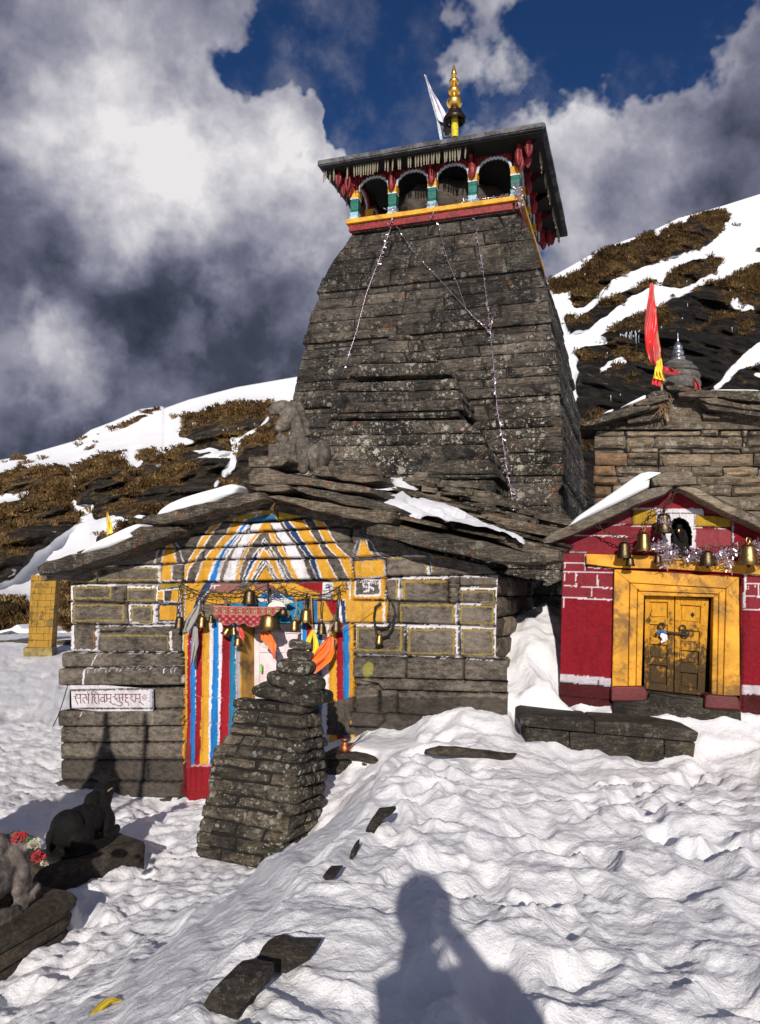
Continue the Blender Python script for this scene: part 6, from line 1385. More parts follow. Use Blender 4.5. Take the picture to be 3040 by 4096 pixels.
rag([(940, 1190, .022), (965, 1185, .026), (985, 1195, .02), (935, 1205, .018)], 0, 'blue_rag', M['bluecloth'], ck, 3)
rag([(965, 1215, .03), (985, 1225, .032), (975, 1245, .028), (960, 1262, .016), (992, 1240, .022)], 0, 'white_rag', M['white'], ck, 5)
# roof slabs, snow, body
slab('roof_slab', K4, [(95, 560), (160, 505), (420, 395), (700, 270), (880, 178), (1042, 158), (1050, 178), (1000, 215), (800, 292), (520, 425), (300, 520), (170, 572), (110, 575)], .30, -.75, 'slate2', RP, shrine, 41, amp=.012)
slab('roof_slab', K4, [(1065, 172), (1110, 158), (1200, 175), (1350, 260), (1660, 400), (1960, 520), (2020, 580), (1900, 570), (1652, 462), (1400, 345), (1250, 265), (1140, 205)], .30, -.75, 'slate2', RP, shrine, 42, amp=.012)
slab('ridge_stone', K4, [(880, 100), (920, 78), (1050, 68), (1150, 58), (1180, 75), (1182, 150), (1090, 160), (1000, 165), (900, 160)], .16, -.8, 'slate2', RP, shrine, 43, amp=.014)
for sd in (0, 1):
    fr = [(160, 520), (1045, 110), (1045, 160), (170, 560)] if sd == 0 else [(1060, 110), (1990, 545), (1980, 575), (1060, 165)]
    m = MB(); px_prism(m, RP, K4, fr, -.70, -2.6); mesh('roof_bed', m, M['slate'], shrine, smooth=False)
snow_bulge(K4, [(285, 462), (355, 385), (480, 300), (620, 205), (760, 105), (820, 68), (880, 55), (975, 62), (930, 84), (885, 110), (880, 175), (700, 268), (480, 370)], RP, .18, -1.6, 'thick snow on the left slope of the red shrine roof')
m = MB(); x0, x1 = RP.ab(*K4(262, 900))[0]+.03, RP.ab(*K4(1890, 900))[0]-.03; zb_, ze_ = RP.ab(*K4(900, 1800))[1], RP.ab(*K4(300, 545))[1]
for a, b in ((x0, RP.ab(*K4(640, 900))[0]-.02), (RP.ab(*K4(1505, 900))[0]+.02, x1)): m.hexa([RP.w(a, zb_, -.05), RP.w(b, zb_, -.05), RP.w(b, ze_, -.05), RP.w(a, ze_, -.05), RP.w(a, zb_, -.36), RP.w(b, zb_, -.36), RP.w(b, ze_, -.36), RP.w(a, ze_, -.36)])
m.hexa([RP.w(x0, zb_, -.36), RP.w(x1, zb_, -.36), RP.w(x1, ze_, -.36), RP.w(x0, ze_, -.36), RP.w(x0, zb_, -2.4), RP.w(x1, zb_, -2.4), RP.w(x1, ze_, -2.4), RP.w(x0, ze_, -2.4)])
mesh('side_walls', m, MP, shrine, smooth=False)
# elephant-headed idol in the niche
idol = thing('idol', 'small dark elephant headed idol seated in the white arched niche', 'statue', RP.hit(*K4(1092, 655), -.12))
m = MB()
def iE(x, y, d, rx, rz, ry=.05): m.ellipsoid(RP.hit(*K4(x, y), d), (rx*.569*8.9/F, ry, rz*.569*8.9/F), None, 16, 10)
for a in ((1092, 600, -.14, 62, 50, .09), (1092, 550, -.14, 42, 48, .07), (1085, 490, -.12, 32, 36, .06), (1050, 495, -.14, 20, 30, .02), (1125, 498, -.14, 20, 32, .02), (1085, 450, -.14, 22, 20, .04), (1045, 545, -.13, 16, 34, .04), (1135, 545, -.13, 16, 36, .04), (1060, 625, -.08, 36, 20, .05), (1122, 628, -.08, 36, 20, .05), (1092, 648, -.12, 66, 16, .10), (1140, 590, -.1, 14, 26, .04)): iE(*a)
m.tube([RP.hit(*K4(x, y), -.065) for x, y in ((1086, 492), (1090, 520), (1098, 545), (1112, 556), (1125, 550))], [.028, .024, .02, .016, .012], 8)
ob = mesh('body', m, M['black'], idol); remesh(ob, .008, 2)
m = MB(); m.ellipsoid(RP.hit(*K4(1082, 482), -.065), (.026, .018, .034), None, 12, 8); mesh('gilded_face', m, M['brass'], idol)
# dark stone step in front of the shrine
st = thing('stone_step', 'long blackened stone step half buried in snow before the red shrine', 'step', BP.hit(*K26(600, 540)))
m = MB(); px_prism(m, BP, K26, [(0, 275), (40, 262), (515, 316), (512, 402), (0, 352)], .05, -.62)
px_prism(m, BP, K26, [(519, 318), (760, 330), (960, 348), (1150, 372), (1235, 395), (1215, 465), (960, 440), (514, 404)], .04, -.62); o = mesh('step_slab', m, M['bench'], st, smooth=False); bevel_(o, .02)
m = MB(); px_prism(m, BP, K26, [(38, 360), (340, 390), (345, 560), (38, 560)], .0, -.6); px_prism(m, BP, K26, [(345, 392), (990, 446), (995, 600), (348, 600)], .01, -.6); px_prism(m, BP, K26, [(995, 448), (1210, 468), (1190, 620), (998, 620)], -.01, -.6); o = mesh('step_riser', m, M['bench'], st, smooth=False); bevel_(o, .012)
def snow_pad(K, pts, pl, d0, d1, name='snow_pad'): pass

# ------------------------------------------------------------------ bells
def bell_proto(mat):
    t = bpy.data.objects.new('bell', None); COL.objects.link(t); t.empty_display_size = .05
    m = MB(); prof = [(.50, 0), (.49, .02), (.455, .07), (.415, .16), (.385, .28), (.365, .42), (.345, .53), (.315, .60), (.325, .615), (.24, .665), (.11, .695), (.07, .70), (.07, .74), (.02, .75)]
    inn = [(.02, .60), (.28, .54), (.34, .30), (.42, .06), (.475, .004)]
    m.lathe(inn+prof, seg=28, closed=False); m.lathe([(.44, .062), (.45, .075), (.435, .09)], seg=28, closed=False); m.lathe([(.335, .30), (.345, .315), (.333, .33)], seg=28, closed=False)
    mesh('bell_body', m, mat, t, sharp=50)
    m = MB(); m.tube([(0, 0, .6), (0, 0, .05)], .025, 6); m.ellipsoid((0, 0, -.02), (.075, .075, .085), None, 12, 8); mesh('clapper', m, M['iron'], t)
    m = MB(); m.tube([(.085*math.cos(a), 0, .82+.10*math.sin(a)) for a in np.linspace(-.5*math.pi, 1.5*math.pi, 17)], .028, 7); mesh('hanging_loop', m, mat, t)
    return t
bp1, bp2 = bell_proto(M['brass']), bell_proto(M['brassdark']); used_ = set()
def bell(pl, K, x, y, wpx, hpx, label, d=.14, dark=False, tilt=0.0, group='brass bells'):
    """x,y: centre of the rim in the crop; wpx rim width, hpx height"""
    pr = bp2 if dark else bp1
    t = pr if pr not in used_ else copy_tree(pr); used_.add(pr)
    p = pl.hit(*K(x, y), d); dist = float((p-CAM)@FW); k = K.s*dist/F
    t.location = tuple(p); t.scale = (wpx*k, wpx*k, hpx*k); t.rotation_euler = (0, tilt, random.uniform(0, 3)); tag(t, label, 'bell', group); return t
GH, GS = 'bells hanging at the hall door', 'bells hanging on the red shrine'
for (x, y, w, h, lb, dk, tl) in ((75, 440, 84, 125, 'dark bell at the far left end of the hall door chain, on a long chain', True, 0), (262, 432, 82, 118, 'brass bell beside the grey scarf on the hall door chain', False, 0), (338, 392, 52, 82, 'small dark bell just left of the red embroidered hanging', True, 0), (655, 240, 124, 150, 'dark bell tied high above the red embroidered hanging', True, 0),
                                 (818, 452, 200, 170, 'biggest brass bell, partly behind the right end of the embroidered hanging', False, 0), (935, 332, 92, 70, 'bell above and right of the biggest bell, below the paper plate', True, 0), (1028, 458, 88, 112, 'small shiny bell hanging alone in front of the pale door', False, 0), (1122, 392, 122, 145, 'large brass bell on a thick cord left of the tinsel tied bells', False, 0),
                                 (1250, 488, 80, 122, 'bell with tinsel on its crown, above the orange cloth', True, 0), (1372, 468, 95, 125, 'dark bell at the right end of the hall door chain', True, 0), (450, 500, 78, 95, 'tilted bell under the embroidered hanging, left of a pair', False, .5), (530, 492, 56, 82, 'right bell of the bunch under the embroidered hanging', False, -.1), (560, 585, 80, 88, 'lowest bell of the bunch under the embroidered hanging', False, 0), (1157, 580, 62, 84, 'bell half hidden between the two yellow ribbon tails', False, 0)):
    bell(HP, K9, x, y, w*1.06, h*1.12, lb, .16 if w < 150 else .13, dk, tl, GH)
bell(HP, K19, 1385, 1140, 150, 205*1.12, 'golden bell on a black cord on the wall right of the hall door', .12, False, .06, GH)
for (x, y, w, h, lb, dk) in ((698, 672, 108, 150, 'dark bell furthest left on the red shrine', True), (738, 728, 74, 82, 'small bell hanging under the leftmost bells of the red shrine', True), (836, 622, 112, 175, 'brass bell between the dark left bells and the niche of the red shrine', False), (978, 495, 130, 180, 'tall dark bell wrapped with tinsel beside the niche', True), (934, 708, 60, 75, 'small bell half hidden by tinsel below the niche', True), (1282, 728, 122, 140, 'bell on the lintel between two tinsel bunches', True), (1572, 720, 165, 190, 'large brass bell at the right end of the red shrine lintel', False)):
    bell(RP, K4, x, y, w, h*1.1, lb, .22, dk, 0, GS)
def chain(name, label, pl, K, pts, d, r=.012, cat='chain', mat='iron', group=None):
    m = MB(); P = [pl.hit(*K(*p), d) for p in pts]; pp = []
    for a, b in zip(P[:-1], P[1:]):
        n = max(2, int(np.linalg.norm(b-a)/.045))
        for i in range(n):
            c0, c1 = a+(b-a)*i/n, a+(b-a)*(i+1.15)/n; t = (c1-c0); L = np.linalg.norm(t); t /= L; o1 = np.cross(t, (0, 0, 1.0) if abs(t[2]) < .9 else (1.0, 0, 0)); o1 /= np.linalg.norm(o1); o2 = np.cross(t, o1); s = o1 if i % 2 else o2; c = (c0+c1)/2
            m.tube([c+t*(L*.5*math.cos(q))+s*(r*1.4*math.sin(q)) for q in np.linspace(0, 2*math.pi, 9)], r*.45, 5)
    return solo(name, label, cat, m, M[mat], group)
chain('chain', 'rusty chain drooping from the shrine roof apex to the left bells', RP, K4, [(1050, 190), (1000, 280), (905, 325), (880, 350), (850, 430), (825, 470)], .22)
chain('chain', 'rusty chain slung across the red wall to the leftmost bells', RP, K4, [(495, 435), (560, 480), (640, 520), (700, 545), (760, 530), (830, 490)], .22)
chain('chain', 'rusty chain from the shrine roof apex to the tall tinsel bell', RP, K4, [(1075, 180), (1020, 270), (985, 320), (975, 345)], .24)
chain('chain', 'rusty chain hung along the lintel of the red shrine', RP, K4, [(720, 640), (830, 560), (920, 600), (1060, 640), (1150, 640), (1280, 590), (1400, 600), (1550, 560), (1700, 540)], .20)
def fluff(name, label, pl, K, blobs_, d, group, seed=1, n=260):
    m = MB(); rg = np.random.default_rng(seed); m.tube([pl.hit(*K(b[0], b[1]), d) for b in blobs_], .006, 5)
    for (x, y, rx, ry, wt) in blobs_:
        for _ in range(int(n*wt*.62)):
            a = rg.normal(0, .45, 2); c = pl.hit(*K(x+rx*a[0], y+ry*a[1]), d+rg.normal(0, .025)); d1 = rg.normal(0, 1, 3); d1[2] -= .5; d1 /= np.linalg.norm(d1); d2 = np.cross(d1, rg.normal(0, 1, 3)); d2 /= np.linalg.norm(d2); l = .02+.03*rg.random()
            q = c+d1*l; m.add([c-d2*.004, c+d2*.004, q+d2*.006, q-d2*.006], [(0, 1, 2, 3)])
    return solo(name, label, 'tinsel', m, M['tinsel'], group, sharp=0)
GT2 = 'tinsel bunches on the red shrine'
fluff('tinsel_bunch', 'bushy tinsel bunch under the tall dark bell left of the idol', RP, K4, [(980, 600, 80, 50, 1.1), (985, 680, 45, 60, .7), (1050, 640, 30, 50, .4), (920, 590, 40, 40, .4)], .21, GT2, 1)
fluff('tinsel_bunch', 'tinsel bunch on the lintel right of the idol', RP, K4, [(1190, 640, 70, 50, 1.0), (1150, 680, 30, 30, .3), (1230, 650, 30, 50, .4)], .2, GT2, 2)
fluff('tinsel_bunch', 'reddish tinsel bunch between two bells on the shrine lintel', RP, K4, [(1400, 640, 80, 50, 1.1), (1440, 700, 30, 60, .4), (1360, 680, 40, 50, .4), (1480, 610, 40, 30, .4)], .2, GT2, 3)
fluff('tinsel_bunch', 'tinsel bunch at the right edge of the photo on the red shrine', RP, K4, [(1630, 600, 50, 60, .9), (1700, 640, 60, 60, .8)], .24, GT2, 4)
fluff('tinsel_bunch', 'tinsel wound round the tall dark bell beside the niche', RP, K4, [(975, 400, 40, 30, .6), (1005, 430, 25, 40, .4)], .28, GT2, 5)

# ------------------------------------------------------------------ rear stone hut
QP = Plane(at_y(2700, 1750, 11.4), 16)
hut = thing('stone_hut', 'rough slate walled stone hut with a domed stone finial standing behind the red shrine', 'hut', QP.hit(*K3(900, 2600)))
m = MB(); mr = MB(); rgq = random.Random(17); y = 1700
rows = [(1560, 1690, [705, 985, 1180, 1330, 1460, 1520, 1750]), (1690, 1740, [475, 700, 860, 1210, 1480, 1530, 1640, 1800]), (1740, 1790, [474, 685, 1210, 1330, 1485, 1530, 1800]), (1790, 1870, [473, 690, 885, 1490, 1520, 1660, 1850]), (1870, 1905, [472, 690, 720, 910, 1140, 1480, 1850]), (1905, 1990, [472, 700, 915, 945, 1275, 1570, 1850]), (1990, 2060, [471, 620, 915, 1140, 1360, 1600, 1850]), (2060, 2120, [470, 640, 870, 1180, 1500, 1850]), (2120, 2200, [469, 600, 860, 1150, 1420, 1850]), (2200, 2300, [468, 650, 900, 1200, 1850]), (2300, 2420, [467, 700, 1000, 1400, 1850]), (2420, 2600, [466, 640, 1000, 1850])]
for (ya, yb2, xs) in rows:
    for xa_, xb_ in zip(xs[:-1], xs[1:]):
        j = rgq.uniform(-4, 4); n = np.array(QP.n)*rgq.uniform(-.04, .03)
        sub = 2 if (yb2-ya > 60 and rgq.random() < .3 and xb_-xa_ < 260) else 1
        for k in range(sub):
            y0 = ya+(yb2-ya)*k/sub; y1 = ya+(yb2-ya)*(k+1)/sub
            c = [QP.hit(*K3(x, yy))+n for x, yy in ((xa_+3, y1-2+j), (xb_-3, y1-2+j), (xb_-3, y0+3+j), (xa_+3, y0+3+j))]
            block(mr if (ya >= 1900 and xa_ < 480 and ya < 2250) else m, *c, QP.n, res=.09, round_=.03, rough=.022, bulge=.012, skirt=.3, seed=rgq.randrange(999), jit=.016)
mesh('front_wall', m, M['hut'], hut, sharp=40); mesh('rusty_stones', mr, M['rust'], hut, sharp=40)
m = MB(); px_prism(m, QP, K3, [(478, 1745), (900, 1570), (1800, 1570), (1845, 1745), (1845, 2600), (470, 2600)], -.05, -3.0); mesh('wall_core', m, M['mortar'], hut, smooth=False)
sl = [([(375, 1712), (500, 1660), (720, 1590), (870, 1575), (860, 1600), (700, 1650), (480, 1712), (390, 1722)], .30), ([(745, 1560), (850, 1525), (985, 1500), (990, 1535), (860, 1570), (755, 1578)], .30), ([(580, 1625), (760, 1575), (925, 1560), (930, 1590), (760, 1640), (600, 1660)], .22), ([(690, 1670), (850, 1650), (960, 1620), (950, 1655), (840, 1690), (700, 1700)], .14), ([(830, 1510), (880, 1480), (960, 1470), (990, 1500), (850, 1530)], .2),
      ([(1040, 1490), (1160, 1480), (1330, 1505), (1320, 1530), (1180, 1525), (1050, 1515)], .28), ([(1175, 1528), (1300, 1530), (1500, 1570), (1640, 1590), (1640, 1615), (1480, 1600), (1250, 1560)], .3), ([(1200, 1560), (1350, 1565), (1560, 1610), (1760, 1650), (1750, 1680), (1500, 1640), (1250, 1600)], .25), ([(1280, 1590), (1450, 1600), (1460, 1640), (1300, 1620)], .15), ([(1210, 1640), (1330, 1640), (1340, 1670), (1220, 1670)], .1), ([(1030, 1455), (1230, 1470), (1650, 1480), (1900, 1500), (1900, 1560), (1500, 1545), (1240, 1510)], .1), ([(960, 1440), (1080, 1440), (1180, 1470), (1160, 1490), (980, 1470)], .2), ([(1640, 1600), (1900, 1640), (1900, 1760), (1840, 1745), (1480, 1640)], -.1)]
for i, (p, d) in enumerate(sl): slab('roof_slate', K3, p, d, d-1.1, 'slate', QP, hut, 60+i, amp=.012)
m = MB(); px_prism(m, QP, K3, [(470, 1740), (700, 1650), (960, 1560), (1000, 1480), (1060, 1480), (1250, 1560), (1640, 1620), (1860, 1740)], .02, -3.0); mesh('roof_bed', m, M['slate'], hut, smooth=False)
for p, lb in (([(640, 1600), (720, 1555), (830, 1500), (835, 1530), (750, 1570)], 'snow wedge on the left slope of the stone hut roof'), ([(525, 1640), (570, 1612), (610, 1600), (600, 1625), (540, 1640)], 'small snow scrap at the left eave of the stone hut'), ([(1225, 1478), (1280, 1468), (1600, 1470), (1640, 1480), (1400, 1484)], 'thin snow line along the right roof edge of the stone hut')): snow_bulge(K3, p, QP, -.0, -1.2, lb)
# stone dome with silver finial
DC = QP.hit(*K27(720, 1380), -.9); dk = float((DC-CAM)@FW)/F*K27.s; da = np.array((0, 0, 1.0))
def dl(pr): return [(r*dk, (1380-y)*dk) for r, y in pr]
m = MB(); m.lathe(dl([(235, 1420), (262, 1370), (258, 1320), (235, 1290), (250, 1275), (258, 1250), (240, 1215), (200, 1200), (225, 1185), (228, 1165), (205, 1140), (170, 1130), (178, 1115), (165, 1085), (125, 1060), (80, 1045)]), DC-np.array((.10, 0, 0)), seg=36)
V = np.array(m.V); V += np.stack([fbm(V*5, 3, 90), fbm(V*5+9, 3, 91), .5*fbm(V*5+19, 3, 92)], 1)*.035; m.V = V.tolist(); dome = mesh('stone_dome', m, M['grey'], hut, sharp=40)
m = MB(); m.lathe(dl([(85, 1050), (88, 1035), (70, 1020), (78, 1005), (62, 985), (45, 970), (62, 955), (66, 935), (58, 915), (42, 905), (50, 890), (52, 870), (44, 850), (28, 825), (14, 800), (10, 790), (12, 780), (6, 760), (2, 690)]), DC+np.array((-.085*1.0, 0, 0)), seg=28)
mesh('silver_finial', m, M['silver'], dome, sharp=50)
# red flag with yellow tie, and the red scraps by the dome
FG = Plane(QP.hit(*K27(440, 1400), .15), 2)
rf = thing('flag', 'tall red satin flag bunched on a pole with a yellow tie on the hut roof', 'flag', FG.hit(*K27(520, 1780)))
m = MB(); m.tube([FG.hit(*K27(x, y)) for x, y in ((525, 1790), (490, 1650), (450, 1400), (420, 1000), (330, 100))], [.022, .02, .018, .016, .012], 6); mesh('flag_pole', m, M['twine'], rf)
m = cloth([(305, 105), (290, 250), (255, 450), (238, 650), (245, 800), (265, 940), (310, 1060), (365, 1120)], [(345, 95), (360, 250), (385, 450), (400, 650), (420, 800), (438, 920), (440, 1000), (425, 1060)], FG, K27, .05, .8, .05, 24, 50); mesh('red_cloth', m, M['redsilk'], rf, sharp=0)
m = cloth([(385, 1060), (370, 1130), (360, 1200), (345, 1260)], [(445, 1010), (460, 1100), (455, 1180), (500, 1300)], FG, K27, .07, 3, .03, 24, 30, seed=4); mesh('yellow_tie', m, M['yellow'], rf, sharp=0)
m = cloth([(350, 1250), (325, 1320), (330, 1340)], [(445, 1270), (450, 1330), (430, 1365)], FG, K27, .03, 3, .035, 20, 16, seed=6); mesh('red_tail', m, M['redsilk'], rf, sharp=0)
m = MB(); rgt = random.Random(2)
for i in range(14):
    p = [FG.hit(*K27(450+rgt.uniform(-20, 50), 1440+i*14), .06)]
    for k in range(4): p.append(p[-1]+np.array((rgt.uniform(-.05, .05), rgt.uniform(-.03, .03), -rgt.uniform(.02, .07))))
    m.tube(p, .008, 5)
mesh('dry_creeper', m, M['twig'], rf)
m = cloth([(460, 1110), (450, 1200), (470, 1200)], [(600, 1150), (690, 1195), (590, 1225)], FG, K27, -.35, 1.5, .03, 18, 10); solo('cloth_scrap', 'red cloth scrap blown across the front of the stone dome', 'cloth', m, M['redcloth'], sharp=0)
m = cloth([(838, 1260), (840, 1350), (860, 1445)], [(850, 1258), (910, 1340), (955, 1460)], FG, K27, -.30, 1.5, .03, 16, 20, seed=9); solo('cloth_scrap', 'triangular red cloth hanging at the right side of the stone dome', 'cloth', m, M['redcloth'], sharp=0)
# ------------------------------------------------------------------ stone pillar before the door
CF = Plane(at_y(*K15(1045, 1435), 6.75), 20); CS = Plane(CF.o, 20-90)
cl_rows = [((440, 690), (1068, 752), (1258, 745)), ((430, 792), (1064, 846), (1264, 812)), ((385, 920), (1078, 980), (1270, 950)), ((366, 1020), (1084, 1088), (1290, 1035)), ((300, 1112), (1060, 1205), (1306, 1142)), ((235, 1225), (1046, 1312), (1315, 1255)), ((212, 1322), (1046, 1436), (1320, 1356)), ((188, 1440), (1022, 1540), (1315, 1470)), ((190, 1560), (1010, 1692), (1282, 1590)), ((136, 1680), (962, 1800), (1285, 1690)), ((122, 1800), (955, 1960), (1252, 1805)), ((92, 1930), (892, 2082), (1240, 1875)), ((80, 2060), (870, 2210), (1230, 1970)), ((70, 2180), (850, 2330), (1225, 2060))]
pill = thing('stone_pillar', 'stepped drystone pillar topped by carved round stones, standing before the striped door', 'pillar', at_z(*K15(650, 2060), -.85))
m = MB(); mc = MB(); rgp = random.Random(31); lv = []
for (l, c, r) in cl_rows:
    C = CF.hit(*K15(*c)); L = CF.hit(*K15(*l)); Rp = C+0; pl2 = Plane(C, 20-90); Rp = pl2.hit(*K15(*r)); lv.append((L, C, Rp))
fs = [2, 2, 2, 3, 3, 2, 2, 3, 2, 2, 3, 2, 3]; ss = [1, 3, 2, 3, 3, 2, 4, 3, 2, 2, 2, 2, 2]
for i in range(len(lv)-1):
    (L1, C1, R1), (L0, C0, R0_) = lv[i], lv[i+1]; o = CF.n*rgp.uniform(-.015, .02); o2 = CS.n*rgp.uniform(-.01, .02)
    kw = dict(gap=.014, rng=rgp, res=.055, round_=.026, rough=.020, bulge=.012, skirt=.12, proud=.014, jit=.012)
    xo = CF.u*rgp.uniform(-.02, .01)
    course(m, L0+o+xo, C0+o, C1+o, L1+o+xo, CF.n, splits(fs[i], rgp, .5), **kw); course(m, C0+o2, R0_+o2, R1+o2, C1+o2, CS.n, splits(ss[i], rgp, .4), **kw)
    bk = R0_-C0; bk1 = R1-C1
    course(m, L0+bk+xo, L0+xo, L1+xo, L1+bk1+xo, -CF.u, splits(2, rgp, .4), **kw)
    e = CF.n*.04-CS.n*.0
    mc.hexa([L0-CF.n*.03+CF.u*.03, C0-CF.n*.03-CF.u*.03, C1-CF.n*.03-CF.u*.03, L1-CF.n*.03+CF.u*.03, L0+bk+CF.u*.03, R0_-CF.u*.03, R1-CF.u*.03, L1+bk1+CF.u*.03])
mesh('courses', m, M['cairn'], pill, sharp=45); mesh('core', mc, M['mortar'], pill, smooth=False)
def capstone(x0, y0, x1, y1, seed, sq=.8, ribs=0, name='cap_stone', tiltx=0.0, dep=.85):
    """rounded stone whose silhouette spans the given box in K15"""
    cx, cy = (x0+x1)/2, (y0+y1)/2; back = CF.back*.26; c = CF.hit(*K15(cx, cy))+back; k = K15.s*float((c-CAM)@FW)/F
    a = (x1-x0)/2*k/1.06; h = (y1-y0)/2*k; b = a*dep; mb = MB(); nu, nv = 56, 22; V = []
    cap_top = np.tan(R(9))*b*.35; h = max(.03, h-cap_top)
    for j in range(nv+1):
        t = -math.pi/2+math.pi*j/nv
        for i in range(nu):
            q = 2*math.pi*i/nu; ct = abs(math.cos(t))**(.42); stt = np.sign(math.sin(t))*abs(math.sin(t))**.62
            e = lambda v, p: np.sign(v)*abs(v)**p
            rr_ = 1+(.03*math.cos(ribs*q)*abs(math.cos(t)) if ribs else 0)
            V.append(np.array((e(math.cos(q), sq)*ct*a*rr_, e(math.sin(q), sq)*ct*b*rr_, stt*h)))
    V = np.array(V)@(rotz(-R(20))@roty(tiltx)).T+c; V += np.stack([fbm(V*7+seed, 3, 70), fbm(V*7+seed+9, 3, 71), .6*fbm(V*8+seed+19, 3, 72)], 1)*.030
    f = [(j*nu+i, j*nu+(i+1) % nu, (j+1)*nu+(i+1) % nu, (j+1)*nu+i) for j in range(nv) for i in range(nu)]; mb.add(V, f)
    return mesh(name, mb, M['cairn'], pill, sharp=50)
capstone(495, 590, 1240, 752, 1, .55, tiltx=R(5)); capstone(608, 468, 1182, 628, 2, .85, 26, tiltx=R(6)); capstone(703, 335, 1086, 490, 3, .55, tiltx=R(4)); capstone(795, 248, 1060, 352, 4, .85, 22, tiltx=R(3)); capstone(832, 158, 1042, 252, 5, .8, 0, tiltx=R(3))

# ------------------------------------------------------------------ statues
def bull(name, label, loc, heading, scale, mat, slabinfo=None, vox=.012, headlow=0.0, seed=1):
    t = thing(name, label, 'statue', loc); rot = rotz(-R(heading)+math.pi/2)       # local +x forward
    m = MB()
    def E(c, r, M_=None): m.ellipsoid((np.array(c)*scale)@rot.T+np.array(loc), np.array(r)*scale, rot if M_ is None else rot@M_, 20, 14)
    E((0, 0, .33), (.46, .235, .25)); E((-.34, 0, .33), (.22, .245, .27)); E((.33, 0, .36), (.20, .20, .26)); E((.20, 0, .60), (.17, .10, .12)); hz = -headlow
    E((.38, 0, .56+hz*.4), (.19, .155, .25), roty(.5)); E((.50, 0, .68+hz*.7), (.14, .12, .18), roty(.4)); E((.57, 0, .80+hz), (.175, .115, .115), roty(.5)); E((.69, 0, .72+hz), (.085, .082, .078))
    for s in (-1, 1):
        E((-.26, .20*s, .20), (.25, .09, .19)); E((-.02, .27*s, .065), (.22, .058, .060)); E((.18, .26*s, .05), (.07, .05, .045)); E((.36, .17*s, .24), (.13, .085, .20)); E((.50, .18*s, .09), (.14, .065, .085), roty(-.25)); E((.36, .22*s, .055), (.18, .055, .05))
        E((.46, .145*s, .85+hz), (.045, .085, .04), rotx(.4*s)); E((.47, .065*s, .91+hz), (.034, .034, .065), rotx(-.25*s))
    m.tube([(np.array(p)*scale)@rot.T+np.array(loc) for p in ((-.52, .02, .48), (-.585, .06, .36), (-.58, .10, .20), (-.50, .16, .08))], [.03*scale, .028*scale, .03*scale, .045*scale], 8)
    E((0, 0, .02), (.62, .36, .045))
    o = mesh('body', m, mat, t); remesh(o, vox*scale/.6, 3); v = np.array([q.co for q in o.data.vertices]); d = fbm(v*26/scale*.6, 3, seed); n = np.array([q.normal for q in o.data.vertices]); o.data.vertices.foreach_set('co', (v+n*(d*.012*scale)[:, None]).ravel())
    return t, lambda p: (np.array(p)*scale)@rot.T+np.array(loc)
def slab_box(name, label, loc, heading, sx, sy, sz, mat, seed=1, layers=1, group=None):
    """rough slab lying on the ground: loc = centre of its top"""
    m = MB(); rot = rotz(-R(heading)+math.pi/2)
    for L in range(layers):
        h = sz/layers; z1 = -h*L; g = 1+.03*math.sin(L*7+seed); n = 16; top = []
        N = 60; ring = []
        for i in range(N):
            q = 2*math.pi*i/N; c, s = math.cos(q), math.sin(q); p = np.array((np.sign(c)*abs(c)**.28*sx/2*g, np.sign(s)*abs(s)**.28*sy/2*g, 0)); ring.append(p)
        ring = np.array(ring); prof = [(.5, 0), (.86, .0), (.965, -.012), (1.0, -.05*min(1, h/.1)), (1.0, -h+.02), (.97, -h)]
        V = []
        for (k, z) in prof: P = ring*k+np.array((0, 0, z1+z)); V.append(P)
        V = np.concatenate(V); W_ = V@rot.T+np.array(loc); nz = np.stack([fbm(W_*6+seed, 3, 60), fbm(W_*6+seed+8, 3, 61), .5*fbm(W_*5+seed+16, 3, 62)], 1)*.030; W_ = W_+nz
        f = [(k*N+i, (k+1)*N+i, (k+1)*N+(i+1) % N, k*N+(i+1) % N) for k in range(len(prof)-1) for i in range(N)]; f.append(tuple(range(N))); m.add(W_, f)
    return solo(name, label, 'slab', m, mat, group, sharp=40)
pN = at_z(*K11(825, 655), -.42); pN = np.array((pN[0], pN[1], -.67))
nb_, nloc = bull('bull_statue', 'black oiled stone bull with a thin string round its neck, resting on a slab', pN, 17, .60, M['black'], seed=3)
m = MB(); m.tube([nloc((.40+.16*math.cos(a)*.5+.03*math.sin(a), .15*math.cos(a+1.57)*1.02, .56+.17*math.sin(a))) for a in np.linspace(0, 2*math.pi, 25)], .006, 5); mesh('neck_string', m, M['twine'], nb_)
slab_box('stone_slab', 'worn brown slab under the black bull statue', pN+np.array((.03, -.06, .0)), 40, 1.02, .52, .30, M['slab'], 4)
gC, gE = at_z(*K11(800, 1385), -.60), at_z(*K11(0, 1830), -.60); gl = (gC-gE)/np.linalg.norm(gC-gE); gp_ = np.array((-gl[1], gl[0], 0)); gh = math.degrees(math.atan2(gl[0], gl[1]))
GSC = .70; grot = rotz(-R(gh)+math.pi/2)
pG = at_z(*K11(400, 1400), -.57)-(np.array((.62, -.20, .05))*GSC)@grot.T; pG[2] = -.615
gb_, gloc = bull('bull_statue', 'grey stone bull at the left edge with red and white flowers at its neck', pG, gh, GSC, M['grey'], seed=7, vox=.010, headlow=.30)
slab_box('stone_slab', 'dark layered slate base under the grey bull at the lower left', gC-gl*.80+gp_*.36, gh, 1.62, .76, .34, M['slab'], 9, 3)
